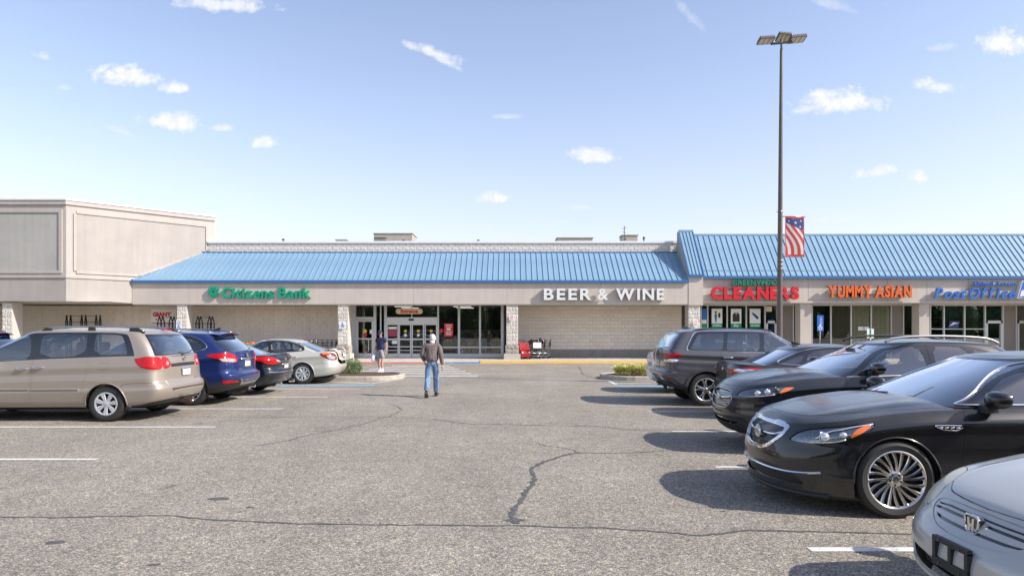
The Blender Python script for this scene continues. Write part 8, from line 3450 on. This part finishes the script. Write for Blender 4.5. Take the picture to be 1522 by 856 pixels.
def hand(F, side, wrist, d, palm_n, m, parent, curl=.5):
 """five fingers grown from a palm; d = pointing direction"""
 w = Vector(wrist)
 d = Vector(d).normalized()
 n = Vector(palm_n).normalized()
 t = d.cross(n).normalized() * side
 pts = [w, w + d * .045, w + d * .085]
 rad = [(.024, .018), (.038, .016), (.036, .014)]
 edges = [(0, 1), (1, 2)]
 for k, (o_, L) in enumerate(((-.030, .062), (-.010, .072), (.010, .068), (.028, .054))):
  b = len(pts)
  base = w + d * .088 + t * o_
  dd = (d * (1 - curl * .5) + n * curl * .8).normalized()
  d3 = (d * (1 - curl) + n * curl * 1.2).normalized()
  pts += [base, base + d * L * .4, base + d * L * .4 + dd * L * .35, base + d * L * .4 + dd * L * .35 + d3 * L * .3]
  rad += [(.010, .010), (.0095, .0095), (.009, .009), (.007, .007)]
  edges += [(2, b), (b, b + 1), (b + 1, b + 2), (b + 2, b + 3)]
 b = len(pts)
 p0 = w + d * .03 - t * .035
 pts += [p0, p0 + d * .03 - t * .02 + n * .01, p0 + d * .055 - t * .022 + n * .02]
 rad += [(.013, .013), (.011, .011), (.009, .009)]
 edges += [(1, b), (b, b + 1), (b + 1, b + 2)]
 me = skin_mesh('hand', pts, edges, rad, m, 1)
 return link('hand', me, parent)


def head(parent, c, yaw, pitch, hairm, cap=None, skin=SKIN):
 """head with face; local +y = looking direction"""
 e = bpy.data.objects.new('head', None)
 COL.objects.link(e)
 e.parent = parent
 e.location = c
 e.rotation_euler = (pitch, 0, yaw)
 n, m = 28, 20
 b = MB()
 for i in range(m + 1):
  th = PI * i / m
  for k in range(n):
   a = 2 * PI * k / n
   x, y, z = math.sin(th) * math.cos(a), math.sin(th) * math.sin(a), math.cos(th)
   fy = max(0, y)
   w = .076 * (1 - .16 * max(0, -z) - .10 * fy * max(0, -z))
   dy = .095
   X_, Y_, Z_ = x * w, y * dy, z * .115
   # nose
   g_ = math.exp(-((X_ / .013) ** 2) - ((Z_ + .012) / .022) ** 2) * (1 if y > .3 else 0)
   Y_ += .022 * g_
   # brow, eye sockets, mouth, chin
   if y > .2:
    Y_ -= .008 * math.exp(-(((abs(X_) - .03) / .014) ** 2) - ((Z_ - .012) / .010) ** 2)
    Y_ += .004 * math.exp(-((Z_ - .034) / .012) ** 2)
    Y_ += .006 * math.exp(-((X_ / .024) ** 2) - ((Z_ + .048) / .010) ** 2)
    Y_ += .008 * math.exp(-((X_ / .025) ** 2) - ((Z_ + .092) / .018) ** 2)
   b.v.append((X_, Y_, Z_))
 for i in range(m):
  for k in range(n):
   b.f.append((i * n + k, (i + 1) * n + k, (i + 1) * n + (k + 1) % n, i * n + (k + 1) % n))
 b.build('face', skin, e, True)
 for s in (-1, 1):
  MB().ell((s * .030, .083, .012), (.012, .008, .008), 12, 8).build('eye', WHITEP, e, True)
  MB().ell((s * .030, .0895, .012), (.005, .004, .005), 8, 6).build('iris', BLKP, e, True)
  MB().ell((s * .078, -.005, -.005), (.010, .022, .034), 12, 8).build('ear', skin, e, True)
  MB().tube([(s * .044, .083, .030), (s * .03, .093, .035), (s * .016, .094, .031)], .004, 5).build('eyebrow', hairm, e)
 MB().tube([(-.024, .083, -.049), (0, .096, -.047), (.024, .083, -.049)], .0045, 6).build('mouth', mat('lips', (.30, .11, .09), .5), e, True)
 # hair shell
 hb = MB()
 for i in range(m + 1):
  th = PI * i / m * .62
  for k in range(n):
   a = 2 * PI * k / n
   x, y, z = math.sin(th) * math.cos(a), math.sin(th) * math.sin(a), math.cos(th)
   lim = .30 + .0 * y
   zz_ = max(z, (.42 if y > .35 else -.52 + .4 * max(0, y)))
   q = 1.045 + .02 * math.sin(9 * a + 7 * th)
   sc = math.sqrt(max(0, 1 - zz_ ** 2)) / max(math.sin(th), 1e-3) if zz_ > z else 1
   hb.v.append((x * .076 * q * sc, y * .095 * q * sc, zz_ * .115 * q))
 for i in range(m):
  for k in range(n):
   hb.f.append((i * n + k, (i + 1) * n + k, (i + 1) * n + (k + 1) % n, i * n + (k + 1) % n))
 hb.build('hair', hairm, e, True)
 if cap:
  cb_ = MB()
  for i in range(9):
   th = PI * i / 8 * .5
   for k in range(n):
    a = 2 * PI * k / n
    cb_.v.append((math.sin(th) * math.cos(a) * .088, math.sin(th) * math.sin(a) * .106, .025 + math.cos(th) * .105))
  for i in range(8):
   for k in range(n):
    cb_.f.append((i * n + k, (i + 1) * n + k, (i + 1) * n + (k + 1) % n, i * n + (k + 1) % n))
  co = cb_.build('cap', cap, e, True)
  br = MB()
  V = []
  for (z0) in (.030, .022):
   for i in range(9):
    a = PI * i / 8
    V.append((.080 * math.cos(a), .07 + .105 * math.sin(a), z0 - .022 * math.sin(a)))
   V.append((0, .05, z0))
  f = [(i, i + 1, 9) for i in range(8)] + [(10 + i + 1, 10 + i, 19) for i in range(8)] + [(i, 10 + i, 11 + i, i + 1) for i in range(8)]
  br.add(V, f)
  br.build('cap_brim', cap, co, True, 40)
 return e


def shoe(parent, p, yaw, m, sole, pitch=0, s=1.0):
 e = bpy.data.objects.new('shoe', None)
 COL.objects.link(e)
 e.parent = parent
 e.location = p
 e.rotation_euler = (pitch, 0, yaw)
 L = MB()
 secs = [(-.075, .030, .085, 0), (-.05, .038, .095, 0), (0, .040, .085, 0), (.06, .045, .062, 0), (.12, .048, .048, 0), (.165, .040, .035, 0), (.185, .018, .022, 0)]
 n = 12
 for (y, w, h, z0) in secs:
  for k in range(n):
   a = 2 * PI * k / n
   x = math.copysign(abs(math.cos(a)) ** .7, math.cos(a)) * w
   z = .5 * h + math.copysign(abs(math.sin(a)) ** .7, math.sin(a)) * h * .5
   L.v.append((x, y, z + .018))
 for i in range(len(secs) - 1):
  for k in range(n):
   L.f.append((i * n + k, i * n + (k + 1) % n, (i + 1) * n + (k + 1) % n, (i + 1) * n + k))
 L.f.append(tuple(range(n)))
 L.f.append(tuple((len(secs) - 1) * n + k for k in range(n)))
 L.build('upper', m, e, True, 60)
 S = MB()
 P = [(-.045, -.07), (-.03, -.085), (.03, -.085), (.045, -.07), (.045, 0), (.052, .10), (.045, .16), (.02, .195), (-.02, .195), (-.045, .16), (-.052, .10), (-.045, 0)]
 S.prism(P, 'z', 0, .024)
 S.build('sole', sole, e)
 return e


def cloth_mat(name, col, fold=.5, fade=None):
 m = mat(name, col, .85)
 t = m.node_tree
 g = N(t)
 b = t.nodes['Principled BSDF']
 tc = g.n('ShaderNodeTexCoord')
 mp = g.n('ShaderNodeMapping', {'Vector': tc.outputs['Object'], 'Scale': (1, 1, .45)})
 n1 = g.n('ShaderNodeTexNoise', {'Vector': mp, 'Scale': 13.0, 'Detail': 3.0, 'Roughness': .5})
 n2 = g.n('ShaderNodeTexNoise', {'Vector': tc.outputs['Object'], 'Scale': 260.0, 'Detail': 1.0})
 bp = g.n('ShaderNodeBump', {'Height': n1.outputs[0], 'Strength': fold, 'Distance': .05})
 g.put(b, 'Normal', bp)
 c2 = fade or tuple(x * .7 for x in col)
 g.put(b, 'Base Color', g.mix(g.rng(n1.outputs[0], .35, .65), c2, col))
 return m


JEAN = cloth_mat('faded denim', (.22, .33, .48), 1.0, (.09, .15, .27))
JACK = cloth_mat('brown grey fleece', (.175, .135, .125), 1.0)
NAVY = cloth_mat('navy cotton', (.018, .028, .085), .6)
SHORT = cloth_mat('grey shorts cloth', (.30, .29, .31), .6)
WHAIR = mat('white hair', (.60, .58, .54), .8, bump=(70, .9, .01), var=(40, .2))
DHAIR = mat('grey brown hair', (.12, .09, .07), .7, bump=(90, .5, .006))
SHOEB = mat('black shoe', (.02, .018, .018), .5)
SHOEW = mat('white trainer', (.75, .75, .74), .5)
SOLEG = mat('shoe sole', (.10, .09, .085), .8)
SOCK = mat('white sock', (.75, .74, .72), .9)

# --- man walking away, brown grey fleece, jeans
p1 = thing('person', 'white haired man in brown grey fleece and blue jeans walking away across the lot', 'person', (-2.05, 17.42, 0))
J = dict(pel=(0, 0, .88), wai=(0, .0, 1.02), che=(.005, .03, 1.22), nec=(.01, .055, 1.38), hd=(.015, .085, 1.46),
 shl=(-.175, .05, 1.32), ell=(-.25, .0, 1.07), wrl=(-.20, .19, .90), shr=(.185, .04, 1.32), elr=(.245, -.06, 1.06), wrr=(.275, -.02, .82),
 hil=(-.085, 0, .86), knl=(-.10, .03, .47), anl=(-.10, -.27, .17), hir=(.085, 0, .86), knr=(.10, .14, .48), anr=(.085, .25, .095), che2=(0, .02, 1.12))
f1 = Fig(J)
f1.chain([['pel', 'wai', 'che2', 'che', 'nec', 'hd'], ['che', 'shl', 'ell', 'wrl'], ['che', 'shr', 'elr', 'wrr'], ['pel', 'hil', 'knl', 'anl'], ['pel', 'hir', 'knr', 'anr']],
 [[(.10, .08), (.09, .07), (.10, .07), (.12, .08), (.055, .055), (.05, .05)], [0, .05, .042, .028], [0, .05, .042, .028], [0, .08, .055, .036], [0, .08, .055, .036]], SKIN, 'body', p1)
f1.J.update(he=(0, 0, .865))
f1.J['he'] = Vector((0, 0, .87))
f1.J['cuffl'] = f1.J['wrl'] + (f1.J['ell'] - f1.J['wrl']) * .05
f1.J['cuffr'] = f1.J['wrr'] + (f1.J['elr'] - f1.J['wrr']) * .05
f1.J['col'] = Vector((.01, .05, 1.385))
f1.chain([['he', 'wai', 'che2', 'che', 'col'], ['che', 'shl', 'ell', 'cuffl'], ['che', 'shr', 'elr', 'cuffr']],
 [[(.185, .15), (.185, .15), (.195, .15), (.18, .135), (.085, .08)], [0, (.085, .085), (.068, .068), (.045, .045)], [0, (.085, .085), (.068, .068), (.045, .045)]], JACK, 'fleece_jacket', p1)
f1.J['hl'] = f1.J['anl'] + Vector((0, .02, .0))
f1.J['hr'] = f1.J['anr'] + Vector((0, 0, .0))
f1.chain([['wai', 'pel', 'hil', 'knl', 'hl'], ['pel', 'hir', 'knr', 'hr']],
 [[(.15, .12), (.16, .125), (.10, .105), (.078, .082), (.070, .075)], [0, (.10, .105), (.078, .082), (.070, .075)]], JEAN, 'jeans', p1)
hand(f1, -1, J['wrl'], (.15, .35, -.9), (1, .2, .1), SKIN, p1, .5)
hand(f1, 1, J['wrr'], (.05, .2, -.97), (-1, .2, 0), SKIN, p1, .5)
head(p1, (.015, .09, 1.49), .0, -.14, WHAIR)
MB().lathe([(.060, 1.385), (.068, 1.42), (.064, 1.44), (.050, 1.425)], 'z', (.01, .055, 0), 16).build('shirt_collar', WHITEP, p1, True)
shoe(p1, (-.10, -.30, .075), .05, SHOEB, SOLEG, -.65)
shoe(p1, (.085, .26, .008), -.08, SHOEB, SOLEG, .12)

# --- man walking towards us, navy shirt, grey shorts, carrying a bag
p2 = thing('person', 'man in navy cap, navy shirt and grey shorts walking out with a white bag', 'person', (-5.28, 27.5, 0), PI - .35)
J = dict(pel=(0, 0, .90), wai=(0, 0, 1.05), che=(0, 0, 1.27), nec=(0, .02, 1.45), hd=(0, .05, 1.53), che2=(0, .01, 1.15),
 shl=(-.17, 0, 1.38), ell=(-.25, -.04, 1.10), wrl=(-.235, .03, .86), shr=(.17, 0, 1.38), elr=(.25, -.05, 1.11), wrr=(.27, .02, .87),
 hil=(-.09, 0, .88), knl=(-.11, .10, .49), anl=(-.13, .10, .09), hir=(.09, 0, .88), knr=(.12, .02, .48), anr=(.15, -.18, .12))
f2 = Fig(J)
f2.chain([['pel', 'wai', 'che2', 'che', 'nec', 'hd'], ['che', 'shl', 'ell', 'wrl'], ['che', 'shr', 'elr', 'wrr'], ['pel', 'hil', 'knl', 'anl'], ['pel', 'hir', 'knr', 'anr']],
 [[(.10, .08), (.09, .07), (.10, .07), (.12, .08), (.055, .055), (.05, .05)], [0, .052, .040, .027], [0, .052, .040, .027], [0, .085, .056, .036], [0, .085, .056, .036]], SKIN, 'body', p2)
f2.J['slv'] = f2.J['shl'].lerp(f2.J['ell'], .62)
f2.J['srv'] = f2.J['shr'].lerp(f2.J['elr'], .62)
f2.J['col'] = Vector((0, .01, 1.43))
f2.J['he'] = Vector((0, 0, .88))
f2.chain([['he', 'wai', 'che2', 'che', 'col'], ['che', 'shl', 'slv'], ['che', 'shr', 'srv']],
 [[(.18, .15), (.18, .155), (.18, .155), (.175, .13), (.07, .07)], [0, (.085, .08), (.075, .07)], [0, (.085, .08), (.075, .07)]], NAVY, 'shirt', p2)
f2.J['kl'] = f2.J['hil'].lerp(f2.J['knl'], .86)
f2.J['kr'] = f2.J['hir'].lerp(f2.J['knr'], .86)
f2.chain([['wai', 'pel', 'hil', 'kl'], ['pel', 'hir', 'kr']],
 [[(.15, .125), (.16, .13), (.115, .115), (.105, .105)], [0, (.115, .115), (.105, .105)]], SHORT, 'shorts', p2)
for (a, k_) in (('anl', 'knl'), ('anr', 'knr')):
 p, q = f2.J[a], f2.J[a].lerp(f2.J[k_], .22)
 MB().tube([p, q], [.042, .044], 12).build('sock', SOCK, p2, True)
hand(f2, -1, J['wrl'], (.05, .1, -1), (1, 0, 0), SKIN, p2, .5)
hand(f2, 1, J['wrr'], (0, .05, -1), (-1, 0, 0), SKIN, p2, .95)
head(p2, (0, .065, 1.585), .0, -.45, DHAIR, NAVY)
shoe(p2, (-.13, .10, 0), .1, SHOEW, SHOEW, 0)
shoe(p2, (.15, -.20, .035), -.1, SHOEW, SHOEW, -.35)
# bag held in his right hand
hb = p2.matrix_basis @ Vector((.285, .03, .77))
PB_ = mat('white carrier bag', (.74, .75, .77), .5, bump=(14, .8, .03))
b = MB()
n = 16
rows = [(.0, .55, .6), (.02, .95, .9), (.12, 1.08, 1.05), (.24, 1.0, .85), (.30, .6, .35), (.33, .25, .15), (.385, .10, .12)]
for (z, rx, ry) in rows:
 for k in range(n):
  a = 2 * PI * k / n
  q = 1 + .08 * math.sin(4 * a + z * 20)
  b.v.append((.15 * rx * q * math.cos(a), .10 * ry * q * math.sin(a), z))
for i in range(len(rows) - 1):
 for k in range(n):
  b.f.append((i * n + k, i * n + (k + 1) % n, (i + 1) * n + (k + 1) % n, (i + 1) * n + k))
b.f.append(tuple(range(n)))
M = Matrix.Translation((-5.28, 27.5, 0)) @ Matrix.Rotation(PI - .35, 4, 'Z')
hw = M @ Vector((.275, .03, .80))
bt = thing('carrier_bag', 'white plastic carrier bag with blue print held by the man in shorts', 'bag', (hw.x, hw.y, hw.z - .37), 1.0)
b.build('bag_body', PB_, bt, True)
MB().add([(-.07, -.108, .08), (.07, -.108, .08), (.07, -.106, .2), (-.07, -.106, .2)], [(0, 1, 2, 3)]).build('blue_print', BLUEL, bt)
